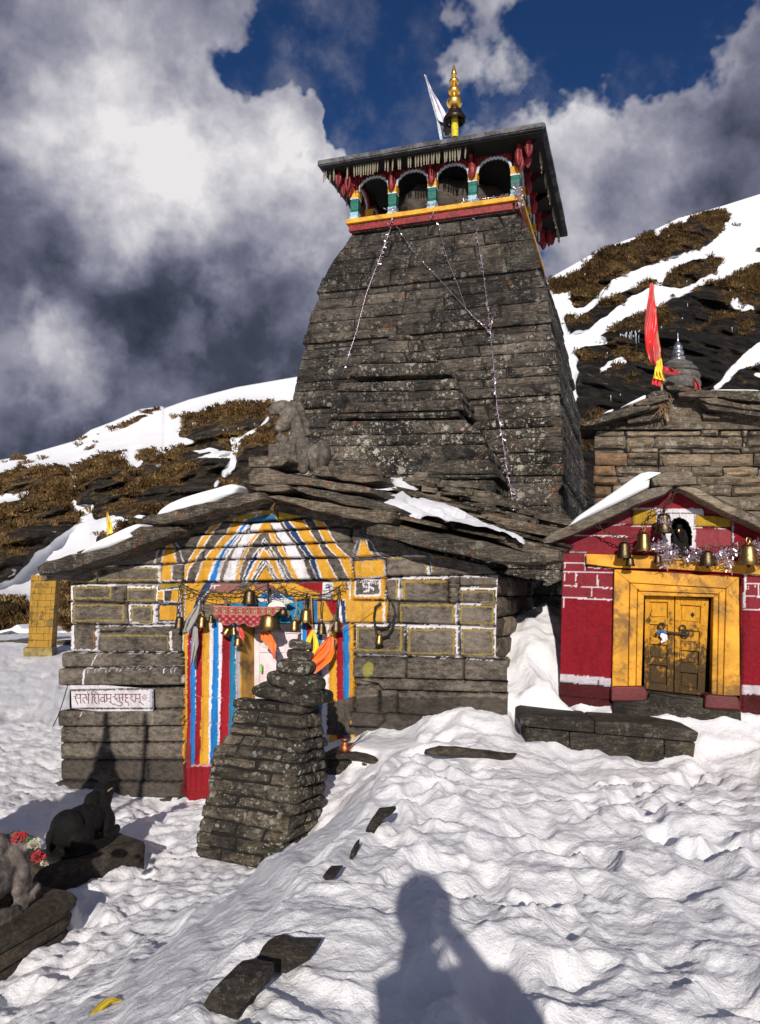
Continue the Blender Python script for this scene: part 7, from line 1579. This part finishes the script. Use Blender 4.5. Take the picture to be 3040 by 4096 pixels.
def flower(label, K, x, y, r, z, mat, seed):
    c = at_z(*K(x, y), z); rg = np.random.default_rng(seed); m = MB(); k = K.s*float((c-CAM)@FW)/F; rad = r*k
    for i in range(70):
        d = rg.normal(0, 1, 3); d[2] = abs(d[2])+.0; d[1] -= .5; d /= np.linalg.norm(d); a = np.cross(d, rg.normal(0, 1, 3)); a /= np.linalg.norm(a); b = np.cross(d, a); q = c+d*rad*(.55+.45*rg.random()); s = rad*(.25+.2*rg.random())
        m.add([q-a*s*.6, q+b*s+d*s*.3, q+a*s*.6, q-b*s+d*s*.2, c+d*rad*.2], [(0, 1, 4), (1, 2, 4), (2, 3, 4), (3, 0, 4)])
    return solo('flower', label, 'flower', m, mat, 'flowers on the grey bull', smooth=False)
rfl = silk('red_petal', (.50, .012, .018), .6); wfl = silk('white_petal', (.62, .56, .42), .6)
flower('upper red flower tucked behind the head of the grey bull', K11, 195, 890, 78, -.06, rfl, 1); flower('lower red flower on the neck of the grey bull', K11, 380, 1072, 72, -.10, rfl, 2); flower('white flower between the two red ones on the grey bull', K11, 340, 950, 68, -.05, wfl, 3); flower('small pale flower below the lower red one', K11, 440, 1128, 40, -.18, wfl, 4)
lf = silk('green_leaf', (.04, .22, .05), .5); flower('green leaf tuft beside the upper red flower', K11, 290, 895, 38, -.03, lf, 5)
LP = HP
# seated lion on the hall roof
lion = thing('lion_statue', 'weathered grey stone lion seated on the ridge of the hall roof, mouth open', 'statue', HP.hit(*K13(700, 1150), -.25))
m = MB(); kk = K13.s*9.75/F; rot19 = rotz(-R(19))
def lE_(x, y, rx, rz, d=-.25, ry=None, a=0.0): m.ellipsoid(HP.hit(*K13(x, y), d), (rx*kk, (ry or min(rx, rz)*1.0)*kk, rz*kk), rot19@roty(a), 22, 14)
def lB(x, y, rx, rz, d=-.25, ry=100): m.box(HP.hit(*K13(x, y), d), (2*rx*kk, 2*ry*kk, 2*rz*kk), rot19)
lE_(430, 265, 165, 95, -.22, 130); lE_(330, 300, 80, 70, -.15, 95); lE_(520, 360, 130, 150, -.25, 130); lE_(440, 490, 105, 105, -.18, 90, .2); lE_(385, 545, 60, 60, -.16, 70)
lE_(600, 330, 130, 160, -.32, 140); lE_(660, 520, 125, 240, -.32, 130, -.2); lE_(690, 780, 110, 240, -.28, 120); lE_(705, 1000, 82, 150, -.22, 90); lE_(600, 730, 90, 140, -.28, 110)
lB(455, 885, 190, 130, -.22, 110); lB(560, 1000, 95, 105, -.22, 100); lE_(470, 770, 170, 60, -.22, 110)
lE_(430, 680, 100, 70, -.15, 70, .4); lE_(860, 900, 90, 190, -.35, 120, .2); lE_(950, 890, 115, 195, -.45, 150); lE_(960, 1110, 120, 75, -.30, 110); lE_(840, 1020, 80, 90, -.35, 90)
m.tube([HP.hit(*K13(x, y), d) for x, y, d in ((640, 215, -.22), (690, 350, -.2), (740, 500, -.2), (765, 640, -.22))], [.04, .05, .05, .04], 8)
lb_ = mesh('body', m, M['lion'], lion); remesh(lb_, .011, 3); v = np.array([q.co for q in lb_.data.vertices]); n = np.array([q.normal for q in lb_.data.vertices]); lb_.data.vertices.foreach_set('co', (v+n*(fbm(v*14, 3, 5)*.016+fbm(v*40, 2, 6)*.004)[:, None]).ravel())

# ------------------------------------------------------------------ cloths, wires and odds at the hall door
def cz(name, label, cat, left, right, K, mat, d=.2, group=None, **k): return solo(name, label, cat, cloth(left, right, HP, K, d, **k), mat, group, sharp=0)
cz('orange_cloth', 'orange cloth hanging below the biggest bell before the pale door', 'cloth', [(748, 468), (748, 530), (795, 575), (838, 640), (852, 692)], [(826, 465), (852, 525), (880, 580), (872, 640), (866, 690)], K9, M['orange'], .10, folds=2.5, amp=.035, dr=.03)
cz('orange_cloth', 'orange cloth blown sideways to the left at the right jamb', 'cloth', [(1308, 508), (1240, 578), (1170, 650), (1112, 720), (1084, 832)], [(1348, 508), (1360, 640), (1332, 708), (1250, 780), (1140, 856)], K9, M['orange'], .20, folds=2.2, amp=.045, nx=30, ny=40, dr=.04)
m = MB(); m.ellipsoid(HP.hit(*K9(1328, 508), .2), (.03, .03, .035)); 
yr = thing('yellow_ribbon', 'bright yellow satin ribbon with two tails over a small bell', 'ribbon', HP.hit(*K9(1175, 690), .2))
mesh('ribbon_tail', cloth([(1165, 455), (1130, 520), (1112, 595), (1122, 680), (1136, 692)], [(1186, 455), (1172, 520), (1148, 595), (1144, 690), (1142, 694)], HP, K9, .22, 1.2, .02, 14, 26), M['yellow'], yr, sharp=0)
mesh('ribbon_tail', cloth([(1174, 452), (1184, 560), (1180, 640), (1184, 652)], [(1196, 458), (1226, 560), (1232, 605), (1194, 654)], HP, K9, .23, 1.4, .025, 14, 26, seed=3), M['yellow'], yr, sharp=0)
gs = thing('scarf', 'faded grey silk scarf knotted at the left of the hall door', 'scarf', HP.hit(*K9(185, 745), .2))
mesh('scarf_tail', cloth([(222, 245), (180, 300), (135, 370), (110, 472)], [(246, 240), (236, 320), (216, 392), (166, 474)], HP, K9, .22, 1.6, .03, 16, 30, seed=2), M['scarf'], gs, sharp=0)
mesh('scarf_tail', cloth([(190, 425), (182, 560), (170, 742)], [(226, 425), (236, 560), (202, 690), (186, 748)], HP, K9, .18, 1.4, .025, 14, 34, seed=5), M['scarf'], gs, sharp=0)
cz('red_scrap', 'small red cloth beside the bunch of bells under the hanging', 'cloth', [(562, 430), (566, 470), (590, 520), (605, 545)], [(596, 440), (606, 480), (618, 515), (612, 540)], K9, M['redsilk'], .15, folds=2, amp=.02, nx=14, ny=18)
# embroidered door hanging
tp = np.array([(355, 252), (520, 258), (700, 262), (860, 262), (940, 248), (1005, 226)], float); bt = np.array([(355, 330), (388, 336), (400, 378), (440, 412), (478, 420), (512, 402), (532, 392), (560, 412), (600, 402), (618, 398), (640, 422), (690, 432), (730, 412), (745, 398), (790, 378), (830, 352), (880, 312), (940, 272), (1005, 230)], float)
nx, ny = 200, 44; P = []; C = []; xs = np.linspace(355, 1000, nx)
for j in range(ny):
    for i, x in enumerate(xs):
        a = np.interp(x, tp[:, 0], tp[:, 1]); b = np.interp(x, bt[:, 0], bt[:, 1]); t = j/(ny-1); y = a*(1-t)+max(b, a+2)*t
        P.append(HP.hit(*K9(x, y), .20+.018*math.sin(x/52.0)+.03*t*math.sin(x/33.0+.6)+.012*math.sin(x/17.)))
        r = y-a; c = (.36, .045, .05)
        if r < 10 or 64 < r < 72: c = (.50, .22, .20)
        elif 16 < r < 60:
            u = (x-360) % 62
            if 10 < u < 46:
                c = (.42, .30, .14) if (u < 15 or u > 41 or r < 22 or r > 54) else ((.10, .04, .035) if (u < 20 or u > 36 or r < 30 or r > 48) else (.50, .36, .22))
            elif (int(u/4)+int(r/5)) % 2: c = (.42, .10, .10)
        elif r >= 72:
            e = b-y; q = math.sin(x/9.0)*math.sin(y/8.0)
            if e < 9: c = (.44, .20, .19) if int(x/7) % 2 else (.34, .07, .07)
            elif q > .55: c = (.50, .26, .24)
            elif q < -.6: c = (.20, .015, .02)
        C.append((*c, 1))
m = MB(); m.grid(np.array(P), nx, ny, C); m.grid(np.array(P)-HP.n*.008, nx, ny, C); solo('door_hanging', 'red embroidered cloth with scalloped edge hung across the top of the hall door', 'hanging', m, M['cloth'], sharp=0)
# paper
m = MB(); c0 = HP.hit(*K9(880, 262), .19); N = 26; pts = [HP.hit(*K9(880+72*math.cos(a)*(1+.04*math.cos(13*2*a)), 262-44*math.sin(a)), .19-.03*math.sin(a)) for a in np.linspace(0, math.pi, N)]
m.prism(pts, [p-HP.n*.005 for p in pts]); solo('paper_doily', 'scalloped white paper doily standing behind the red hanging', 'paper', m, flat_mat('paper', (.66, .68, .60), .7, 0, .15, 60), smooth=False)
m = MB(); px_prism(m, HP, K9, [(945, 182), (985, 205), (1022, 224), (985, 236), (935, 246)], .20, .195); solo('paper_note', 'folded printed note tucked at the right end of the red hanging', 'paper', m, flat_mat('printed_paper', (.52, .56, .46), .7, 0, .5, 40), smooth=False)
# tangle of wires and stems over the door
rgw = random.Random(12)
def catn(x0, y0, x1, y1, sag, n=16, j=4, d=.13): return [HP.hit(*K9(x0+(x1-x0)*i/n+rgw.uniform(-j, j), y0+(y1-y0)*i/n+4*sag*(i/n)*(1-i/n)+rgw.uniform(-j, j)), d+rgw.uniform(-.02, .02)) for i in range(n+1)]
tw = thing('tangled_wires', 'tangle of old wires, chains and dried stems strung over the hall door', 'wires', HP.hit(*K9(750, 200), .12))
m = MB()
for (a, b, c, e, s) in ((75, 60, 430, 140, 40), (80, 62, 640, 80, 90), (430, 140, 815, 70, 40), (560, 90, 1130, 150, 50), (815, 80, 1140, 150, 60), (1130, 150, 1435, 60, 50), (700, 90, 1040, 100, 60), (1040, 150, 1440, 70, 60), (240, 180, 700, 130, 50), (1000, 110, 1340, 180, 20), (330, 120, 560, 90, 50), (100, 70, 330, 180, 10), (850, 90, 1010, 160, 30), (580, 140, 930, 90, 70)): m.tube(catn(a, b, c, e, s), .005, 5)
mesh('wire', m, M['wire'], tw)
m = MB()
for (cx, cy, sx_, sy_, nn) in ((190, 140, 70, 70, 16), (640, 140, 70, 60, 18), (940, 120, 60, 40, 10), (1390, 130, 60, 60, 18), (420, 170, 90, 40, 12), (820, 150, 40, 60, 8)):
    for _ in range(nn):
        x, y = cx+rgw.gauss(0, sx_*.5), cy+rgw.gauss(0, sy_*.5); p = [HP.hit(*K9(x, y), .13)]; dx, dy = rgw.uniform(-1, 1), rgw.uniform(-.5, 1)
        for k in range(5): x += dx*14+rgw.uniform(-8, 8); y += dy*14+rgw.uniform(-8, 8); p.append(HP.hit(*K9(x, y), .13+rgw.uniform(-.04, .04)))
        m.tube(p, rgw.choice((.003, .004, .006)), 4)
m.tube(catn(120, 120, 1420, 120, 30, 20), .004, 4); mesh('dried_stems', m, M['twig'], tw)
m = MB()
for (x, y) in ((660, 170), (830, 215), (970, 290), (1045, 330), (1180, 480), (1355, 530), (450, 200), (610, 200)):
    px_ = [(x, y), (x+14, y+4), (x+20, y+40), (x+6, y+66), (x-6, y+30)]; px_prism(m, HP, K9, px_, .16, .155)
mesh('dried_leaves', m, M['twig'], tw, smooth=False)
# cords of the bells
mcs = []
def cord(label, K, pts, d=.14, r=.006, mat='black_cord'):
    m = MB(); m.tube([HP.hit(*K(*p), d) for p in pts], r, 6); solo('hanging_cord', label, 'cord', m, M[mat], 'cords over the hall door')
chain('bell_chain', 'long dark chain down to the far left bell of the hall door', HP, K9, [(75, 60), (78, 150), (70, 250), (74, 345)], .16, .010, 'chain', 'iron'); chain('bell_chain', 'second dark chain beside the far left bell chain', HP, K9, [(92, 62), (95, 160), (90, 260), (84, 350)], .15, .008, 'chain', 'iron')
cord('cord of the bell beside the grey scarf', K9, [(262, 320), (255, 240), (250, 170)]); cord('cord of the biggest hall bell, seen above the red hanging', K9, [(818, 300), (815, 180), (812, 70)], .14, .012); cord('thick cord of the large bell right of the pale door', K9, [(1122, 260), (1128, 200), (1130, 150)], .14, .014)
cord('cord of the small shiny bell', K9, [(1028, 350), (1045, 270), (1040, 200)], .14, .006, 'twine'); cord('pale threads above the yellow ribbon', K9, [(1178, 455), (1170, 300), (1165, 150)], .14, .008, 'twine'); cord('tinsel thread of the bell above the orange cloth', K9, [(1250, 370), (1245, 280), (1255, 190)], .14, .008, 'wire'); cord('cord of the rightmost bell on the door chain', K9, [(1372, 360), (1380, 250), (1400, 100)], .14, .010, 'wire')
cord('thin twine stretched from the orange cloth to the peg at the right', K19, [(600, 1000), (900, 800), (1240, 560), (1420, 445)], .16, .004, 'twine'); cord('twine looping through the bells beside the door', K9, [(1050, 260), (1100, 350), (1180, 430), (1260, 490), (1280, 500)], .2, .004, 'twine')
m = MB(); q = [(1420, 450), (1330, 520), (1305, 700), (1325, 860), (1345, 960), (1375, 1000)]; m.tube([HP.hit(*K19(*p), .07) for p in q], .014, 7); m.tube([HP.hit(*K19(*p), .07) for p in ((1330, 850), (1420, 885), (1530, 860), (1620, 760), (1650, 640), (1640, 520), (1600, 440))], .012, 7); m.tube([HP.hit(*K19(*p), .07) for p in ((1375, 1000), (1450, 1035), (1540, 1000), (1610, 880), (1640, 740))], .014, 7)
solo('black_cord', 'black rubber cord looped on the wall above the golden bell', 'cord', m, M['black_cord'])
m = MB(); m.tube([HP.hit(*K19(1385, 1010), .12)+np.array((.03*math.cos(a), 0, .05*math.sin(a))) for a in np.linspace(0, 6.28, 14)], .006, 6); solo('wire_ring', 'brass wire ring above the golden bell', 'ring', m, M['brass'])
m = MB(); m.tube([HP.hit(*K7(x, y), .06) for x, y in ((320, 165), (300, 235), (275, 310), (250, 362))], .007, 5); solo('loose_cable', 'thin dark cable slanting off the left corner of the hall into the snow', 'cable', m, M['wire'])
tinsel('tinsel_strand', 'silver tinsel tied to the dark bell above the sideways orange cloth', [HP.hit(*K9(x, y), .2) for x, y in ((1365, 370), (1330, 430), (1300, 480), (1285, 520))], 'tinsel on the hall door', .035, 160); tinsel('tinsel_strand', 'tinsel on the crown of the bell left of the orange cloth', [HP.hit(*K9(x, y), .2) for x, y in ((1225, 375), (1250, 365), (1270, 385))], 'tinsel on the hall door', .03, 300)
m = cloth([(742, 732), (735, 760), (745, 808)], [(758, 732), (762, 760), (758, 806)], HP, K9, -.25, 1, .01, 8, 10); solo('green_leaf', 'small green leaf bundle on the pale door beside the pillar stones', 'leaf', m, silk('pale_green', (.30, .55, .16)), sharp=0)

# ------------------------------------------------------------------ platform, pot, half buried stones
pf = thing('stone_platform', 'dark stone platform edge between the pillar and the snow mound', 'platform', PP.hit(*K23(250, 440)))
m = MB(); rough_stone(m, PP, K23, [(-120, 245), (40, 240), (150, 232), (380, 290), (548, 322), (500, 352), (380, 335), (200, 300), (40, 272), (-120, 275)], .08, -.8, 1, amp=.012); mesh('edge_slab', m, M['bench'], pf, sharp=35)
m = MB(); rough_stone(m, PP, K23, [(-120, 278), (40, 275), (200, 303), (380, 338), (520, 360), (490, 420), (300, 420), (60, 420), (-120, 420)], .0, -.8, 2, amp=.012); rough_stone(m, PP, K23, [(-120, 425), (60, 425), (480, 424), (470, 640), (-120, 640)], -.02, -.8, 3, amp=.012); mesh('riser', m, M['bench'], pf, sharp=35)
cp = at_y(*K23(80, 236), 8.28); kp = K23.s*8.3/F
pot = thing('copper_pot', 'small copper water pot with thin sticks standing on the platform edge', 'pot', cp)
m = MB(); m.lathe([(r*kp, h*kp) for r, h in ((20, 0), (36, 4), (44, 22), (44, 45), (38, 66), (26, 80), (24, 92), (28, 104), (41, 112), (40, 116), (26, 108), (20, 90), (20, 40))], cp, seg=28, closed=False); m.tube([cp+np.array((.045, -.01, .06)), cp+np.array((.075, -.02, .085)), cp+np.array((.10, -.02, .12))], [.016, .012, .009], 8); mesh('pot_body', m, M['copper'], pot, sharp=60)
m = MB()
for dx, dz in ((.0, .0), (.02, -.015), (.035, -.03)): m.tube([cp+np.array((.085, -.02, .10)), cp+np.array((.15+dx*.5, -.02, .17)), cp+np.array((.225+dx, -.02, .285+dz))], .0035, 5)
mesh('stick', m, M['wire'], pot)
def buried(label, K, pts, z, yaw, d0, d1, mat='bench', seed=1, dy=None):
    c = K(sum(p[0] for p in pts)/len(pts), sum(p[1] for p in pts)/len(pts)); P = ground_hit(*c)-ray(*c)*z; pl = Plane(P, yaw); m = MB(); rough_stone(m, pl, K, pts, d0, d1, seed, cell=.035, amp=.016); return solo('stone', label, 'stone', m, M[mat], 'half buried edge stones', sharp=35)
buried('dark wet stone with a flat top poking from the snow edge, second from the bottom', K8, [(386, 775), (402, 748), (440, 742), (470, 752), (520, 745), (582, 752), (572, 772), (500, 818), (440, 812), (396, 800)], .07, 15, .05, -.10, seed=3)
buried('dark stone at the bottom edge of the photo, lowest of the edge stones', K8, [(140, 1030), (175, 962), (225, 890), (268, 840), (320, 830), (400, 850), (392, 908), (340, 955), (320, 1030)], .08, 15, .05, -.10, seed=4)
buried('slanting dark stone at the snow edge right of the pillar', K8, [(778, 318), (790, 285), (828, 232), (890, 226), (892, 238), (850, 262), (812, 330), (790, 332)], .05, 10, .06, -.10, seed=5)
buried('narrow dark stone sliver low on the snow edge', K8, [(732, 408), (738, 380), (755, 352), (756, 385), (745, 408)], .05, 10, .05, -.08, seed=6)
buried('small flat dark stone chip on the snow edge', K8, [(628, 466), (640, 456), (688, 454), (672, 474), (640, 478)], .05, 10, .06, -.08, seed=7)
buried('long flat dark slab showing through the snow left of the step', K23, [(733, 246), (745, 216), (860, 180), (1000, 190), (1150, 214), (1330, 240), (1505, 246), (1480, 276), (1400, 292), (1280, 276), (1100, 262), (850, 252)], .06, 5, .07, -.03, 'slab', seed=8)
c0 = ground_hit(*K24(940, 560))-ray(*K24(940, 560))*.03; YPn = Plane(c0, 0, 50)
m = cloth([(805, 680), (850, 600), (920, 510), (1000, 455), (1100, 450)], [(830, 685), (900, 640), (965, 570), (1040, 505), (1160, 470)], YPn, K24, .06, 1.3, .012, 14, 30); solo('yellow_strip', 'muddy yellow strip of cloth half buried in the snow at the bottom left', 'cloth', m, flat_mat('muddy_yellow', (.42, .32, .02), .7), sharp=0)

# ------------------------------------------------------------------ yellow tiled gate pillar and low walls, far left
TPl = Plane(at_y(*K21(615, 1000), 19.0), -15); TPs = Plane(TPl.hit(*K21(790, 900)), -15-90)
gp = thing('gate_pillar', 'square gate pillar faced with yellow tiles on a tiled foot, left of the hall', 'pillar', TPl.hit(*K21(600, 1560)))
TY = (.44, .25, .04)
def tiles(pl, left, right, b0, b1, K, rows, verts, nm, tint):
    w = Wall(pl, left, right, b0, b1, .0085, 300, wob=.3); w.h *= .25; w.C[:, :3] = tint; w.C[:, 3] = 1
    q = fbm(w.P*5, 4, 301) > .22; w.C[q, :3] = np.array(tint)*.45+np.array((.03, .035, .03))
    for p in rows+verts: w.line(K, p, 1.5, (.03, .022, .012), 1, .1)
    return w.build(nm, M['redwall'], gp)
rowsy = [(455, 458), (552, 553), (648, 652), (744, 749), (842, 846), (938, 943), (1038, 1042), (1138, 1142), (1238, 1242), (1336, 1342)]
vx = [575, (490, 692), (570, 765), (485, 685), (560, 755), (475, 675), (550, 742), (465, 662), (542, 732), (460, 650), (535, 722)]
vr = []; ys_ = [385]+[a for a, b in rowsy]+[1440]
for i, v in enumerate(vx):
    for x in (v if isinstance(v, tuple) else (v,)): vr.append([(x, ys_[i]), (x-2, ys_[i+1])])
tiles(TPl, K21.L([(462, 385), (412, 1440)]), K21.L([(836, 372), (760, 1450)]), TPl.ab(*K21(500, 1445))[1], TPl.ab(*K21(600, 372))[1], K21, [[(400, a), (830, b)] for a, b in rowsy], vr, 'tiled_face', TY)
tiles(TPs, K21.L([(836, 372), (760, 1450)]), K21.L([(893, 420), (838, 1415)]), TPs.ab(*K21(800, 1432))[1], TPs.ab(*K21(850, 380))[1], K21, [[(760, b), (900, b-34)] for a, b in rowsy], [[(850, a), (846, b)] for a, b in zip(ys_[:-1], ys_[1:])], 'tiled_face', TY)
m = MB(); q = [TPl.hit(*K21(*p)) for p in ((420, 1445), (748, 1452), (818, 376), (472, 388))]; W_ = .55; m.hexa([p-TPl.n*.03 for p in q]+[p-TPl.n*W_ for p in q]); mesh('pillar_core', m, flat_mat('cement', (.22, .21, .19), .85), gp, smooth=False)
m = MB(); px_prism(m, TPl, K21, [(345, 1455), (765, 1450), (775, 1600), (350, 1600)], .10, -.8); mesh('tiled_foot', m, flat_mat('dull_tile', (.26, .19, .06), .7, 0, .4, 6, .3, .01, (.06, .06, .05), .8), gp, smooth=False)
DW = Plane(at_y(*K21(200, 1400), 21.5), 12); rgd = random.Random(6)
def lowwall(label, x0, x1, tops, bots, seed):
    t = thing('low_wall', label, 'wall', DW.hit(*K21((x0+x1)/2, bots))); m = MB(); n = 6
    for i in range(n):
        ya = tops+(bots-tops)*i/n; yb2 = tops+(bots-tops)*(i+1)/n; c = [DW.hit(*K21(x, y)) for x, y in ((x0, yb2), (x1, yb2), (x1, ya), (x0, ya))]
        course(m, *c, DW.n, splits(max(3, int((x1-x0)/90)), rgd, .5), gap=.03, rng=rgd, res=.2, round_=.03, rough=.03, skirt=.5, proud=.05)
    mesh('courses', m, M['hut'], t, sharp=40); m = MB(); px_prism(m, DW, K21, [(x0, tops+4), (x1, tops+4), (x1, bots+40), (x0, bots+40)], -.06, -.5); mesh('core', m, M['slate'], t, smooth=False)
lowwall('low drystone wall running left of the yellow tiled pillar', -260, 425, 1350, 1500, 1); lowwall('short drystone wall between the tiled pillar and the hall', 840, 1100, 1340, 1530, 2)
snow_bulge(K21, [(-100, 1215), (60, 1180), (160, 1160), (250, 1100), (320, 1165), (430, 1165), (430, 1240), (280, 1245), (190, 1190), (60, 1200), (-100, 1260)], DW, .2, -1.6, 'snow heap behind the low wall left of the tiled pillar')
# little yellow flag beyond the roof
YF = Plane(HP.w(0, 0, -3.0), 19)
yf = thing('flag', 'small yellow flag behind the left eave of the hall', 'flag', YF.hit(*K12(572, 930)))
m = MB(); m.tube([YF.hit(*K12(x, y)) for x, y in ((572, 1010), (569, 900), (566, 792))], .012, 6); mesh('flag_pole', m, M['twine'], yf)
mesh('yellow_cloth', cloth([(566, 795), (565, 850), (563, 912)], [(570, 793), (588, 850), (598, 900)], YF, K12, .02, 1.3, .03, 12, 18), M['yellow'], yf, sharp=0)
# icicles under the rock ledges
def hillpt(Hd, sx, sy):
    i = int(np.argmin(abs(Hd['sx']-sx))); j = int(np.argmin(abs(Hd['SY'][:, i]-sy))); return Hd['P'][j, i]
m = MB(); m.lathe([(.002, -1), (.16, -.75), (.3, -.5), (.55, -.25), (.8, -.08), (1.0, 0)], seg=7); ic = None
rgi = random.Random(9)
def icicle(Hd, K, x, y, L, lab, grp):
    global ic
    p = hillpt(Hd, *K(x, y)); p = p-ray(*K(x, y))*.35; k = K.s*float((p-CAM)@FW)/F
    if ic is None: ic = mesh('icicle', m, M['ice'], None, sharp=0); o = ic
    else: o = ic.copy(); COL.objects.link(o)
    o.location = tuple(p); o.scale = (4.0*k*rgi.uniform(.8, 1.3),)*2+(L*k,); tag(o, lab, 'icicle', grp)
lab = 'thin clear icicle hanging under a dark rock ledge on the right hillside'
for i in range(13): icicle(HR, K3, 655+i*11+rgi.uniform(-3, 3), 1075+rgi.uniform(0, 35)-i*1.0, rgi.uniform(50, 150), lab, 'icicles on the right hillside')
for x, y, L in ((797, 555, 75), (565, 1215, 70), (1076, 978, 70), (355, 775, 50), (372, 770, 40), (390, 765, 60), (1105, 722, 35), (1495, 765, 45), (1405, 780, 50), (1420, 1040, 60), (935, 1035, 45), (560, 620, 50), (1115, 880, 40), (655, 1500, 50), (590, 1510, 60), (215, 795, 30)): icicle(HR, K3, x, y, L, lab, 'icicles on the right hillside')
lab = 'thin clear icicle under the brown outcrop on the left hillside'
for x, y, L in ((1005, 315, 30), (1018, 318, 42), (1030, 316, 30), (1042, 315, 36), (1100, 310, 25), (1182, 352, 36), (1205, 352, 30), (1262, 345, 28), (1345, 318, 24), (985, 322, 22)): icicle(HL, K12, x, y, L, lab, 'icicles on the left hillside')

# ------------------------------------------------------------------ what stands behind and beside the camera (seen through its shadow)
def skin_obj(name, verts, edges, rad, mat, parent, sub=2, root=0):
    me = bpy.data.meshes.new(name); off = wloc(parent); me.from_pydata([tuple(np.array(v)-off) for v in verts], edges, []); o = bpy.data.objects.new(name, me); COL.objects.link(o); o.parent = parent; me.materials.append(mat)
    o.modifiers.new('skin', 'SKIN'); sk = me.skin_vertices[0].data
    for i, r in enumerate(rad): sk[i].radius = (r, r) if np.isscalar(r) else r; sk[i].use_root = (i == root)
    s = o.modifiers.new('s', 'SUBSURF'); s.levels = sub; s.render_levels = sub
    dg = bpy.context.evaluated_depsgraph_get(); dg.update(); m2 = bpy.data.meshes.new_from_object(o.evaluated_get(dg)); o.modifiers.clear(); o.data = m2
    if not len(m2.materials): m2.materials.append(mat)
    m2.polygons.foreach_set('use_smooth', [True]*len(m2.polygons)); return o
bx_, by0 = .19, -.46; gz0 = gz1(.19, -.46)
per = thing('person', 'person in a dark jacket standing on the snow, holding up a phone', 'person', (bx_, by0, gz0))
V = [(.18, -.47, .96), (.15, -.47, 1.12), (.10, -.45, 1.32), (.06, -.42, 1.46), (.02, -.39, 1.55), (-.12, -.43, 1.42), (.34, -.44, 1.42), (-.08, -.30, 1.22), (.42, -.27, 1.20), (-.02, -.10, 1.53), (.10, -.10, 1.55), (.10, -.47, .90), (.30, -.47, .90), (.09, -.45, .50), (.31, -.43, .50), (.08, -.48, gz0+.09), (.33, -.48, gz0+.09), (.07, -.33, gz0+.04), (.35, -.33, gz0+.04)]
E_ = [(0, 1), (1, 2), (2, 3), (3, 4), (2, 5), (2, 6), (5, 7), (7, 9), (6, 8), (8, 10), (0, 11), (0, 12), (11, 13), (13, 15), (15, 17), (12, 14), (14, 16), (16, 18)]
rad = [(.23, .15), (.25, .16), (.27, .18), (.21, .17), .15, .075, .075, .062, .065, .042, .042, .10, .10, .075, .075, .05, .05, .042, .042]
skin_obj('body', V, E_, rad, M['jacket'], per)
m = MB(); hc = np.array((.0, -.35, 1.71)); m.ellipsoid(hc, (.085, .10, .118), None, 24, 18); m.ellipsoid(hc+np.array((0, .02, -.05)), (.06, .075, .075), None, 20, 12); m.ellipsoid(hc+np.array((0, .10, -.015)), (.014, .02, .024), None, 12, 8); m.ellipsoid(hc+np.array((.08, 0, -.01)), (.012, .02, .03), None, 10, 8); m.ellipsoid(hc+np.array((-.08, 0, -.01)), (.012, .02, .03), None, 10, 8); m.ellipsoid(hc+np.array((0, -.02, -.11)), (.05, .05, .08), None, 14, 10)
hd_ = mesh('head', m, M['skin'], per); remesh(hd_, .008, 3)
m = MB(); m.ellipsoid(hc+np.array((0, -.024, .015)), (.135, .13, .155), None, 24, 18); mesh('hair', m, M['hair'], per)
for s in (-1, 1):
    hx = .03+s*.065; base = np.array((hx, -.085, 1.545)); vs = [base, base+np.array((-s*.004, .01, .035))]; es = [(0, 1)]; rd = [.026, .030]
    for k in range(4):
        r0 = base+np.array((-s*.002+0, .012, .03+.017*k)); i0 = len(vs); vs += [r0+np.array((s*.006, .012, .012)), r0+np.array((-s*.006, .028, .016)), r0+np.array((-s*.026-.002*k, .020, .018))]; es += [(1, i0), (i0, i0+1), (i0+1, i0+2)]; rd += [.0095, .009, .0075]
    i0 = len(vs); vs += [base+np.array((-s*.018, -.012, .022)), base+np.array((-s*.038, -.018, .038))]; es += [(0, i0), (i0, i0+1)]; rd += [.011, .009]
    skin_obj('hand', vs, es, rd, M['skin'], per, 2)
m = MB(); m.box((.03, -.045, 1.595), (.13, .009, .076)); o = solo('phone', 'black phone held up sideways in both hands of the person', 'phone', m, M['phone'], smooth=False); bevel_(o, .004)
# slim pole and a spired stone marker out of frame to the left: their shadows fall on the hall wall
def sunline(p, t): return np.array(p)-SUNRAY*t
pt = sunline(HP.hit(*K7(690, 300), .02), 7.2); gzz = gz1(pt[0], pt[1])
m = MB(); m.tube([(pt[0], pt[1], gzz-.1), (pt[0], pt[1], pt[2])], [.042, .036], 10); solo('pole', 'slim upright iron pole standing in the snow left of the camera', 'pole', m, M['iron'], base=(pt[0], pt[1], gzz))
tipp = sunline(HP.hit(*K7(505, 292), .02), 6.6); kq = K7.s*9.9/F*.98; gzz = gz1(tipp[0], tipp[1])
m = MB(); pr = [(.008, 292), (14*kq, 300), (17*kq, 345), (20*kq, 380), (26*kq, 430), (34*kq, 465), (58*kq, 505), (64*kq, 535), (60*kq, 560), (90*kq, 600), (110*kq, 660), (130*kq, 760)]
m.lathe([(r, -(y-292)*kq) for r, y in pr]+[(.34, gzz-.1-tipp[2])], tipp, seg=24); solo('spire', 'small round stone spire with a slender tip left of the camera', 'spire', m, M['cairn'], base=(tipp[0], tipp[1], gzz))
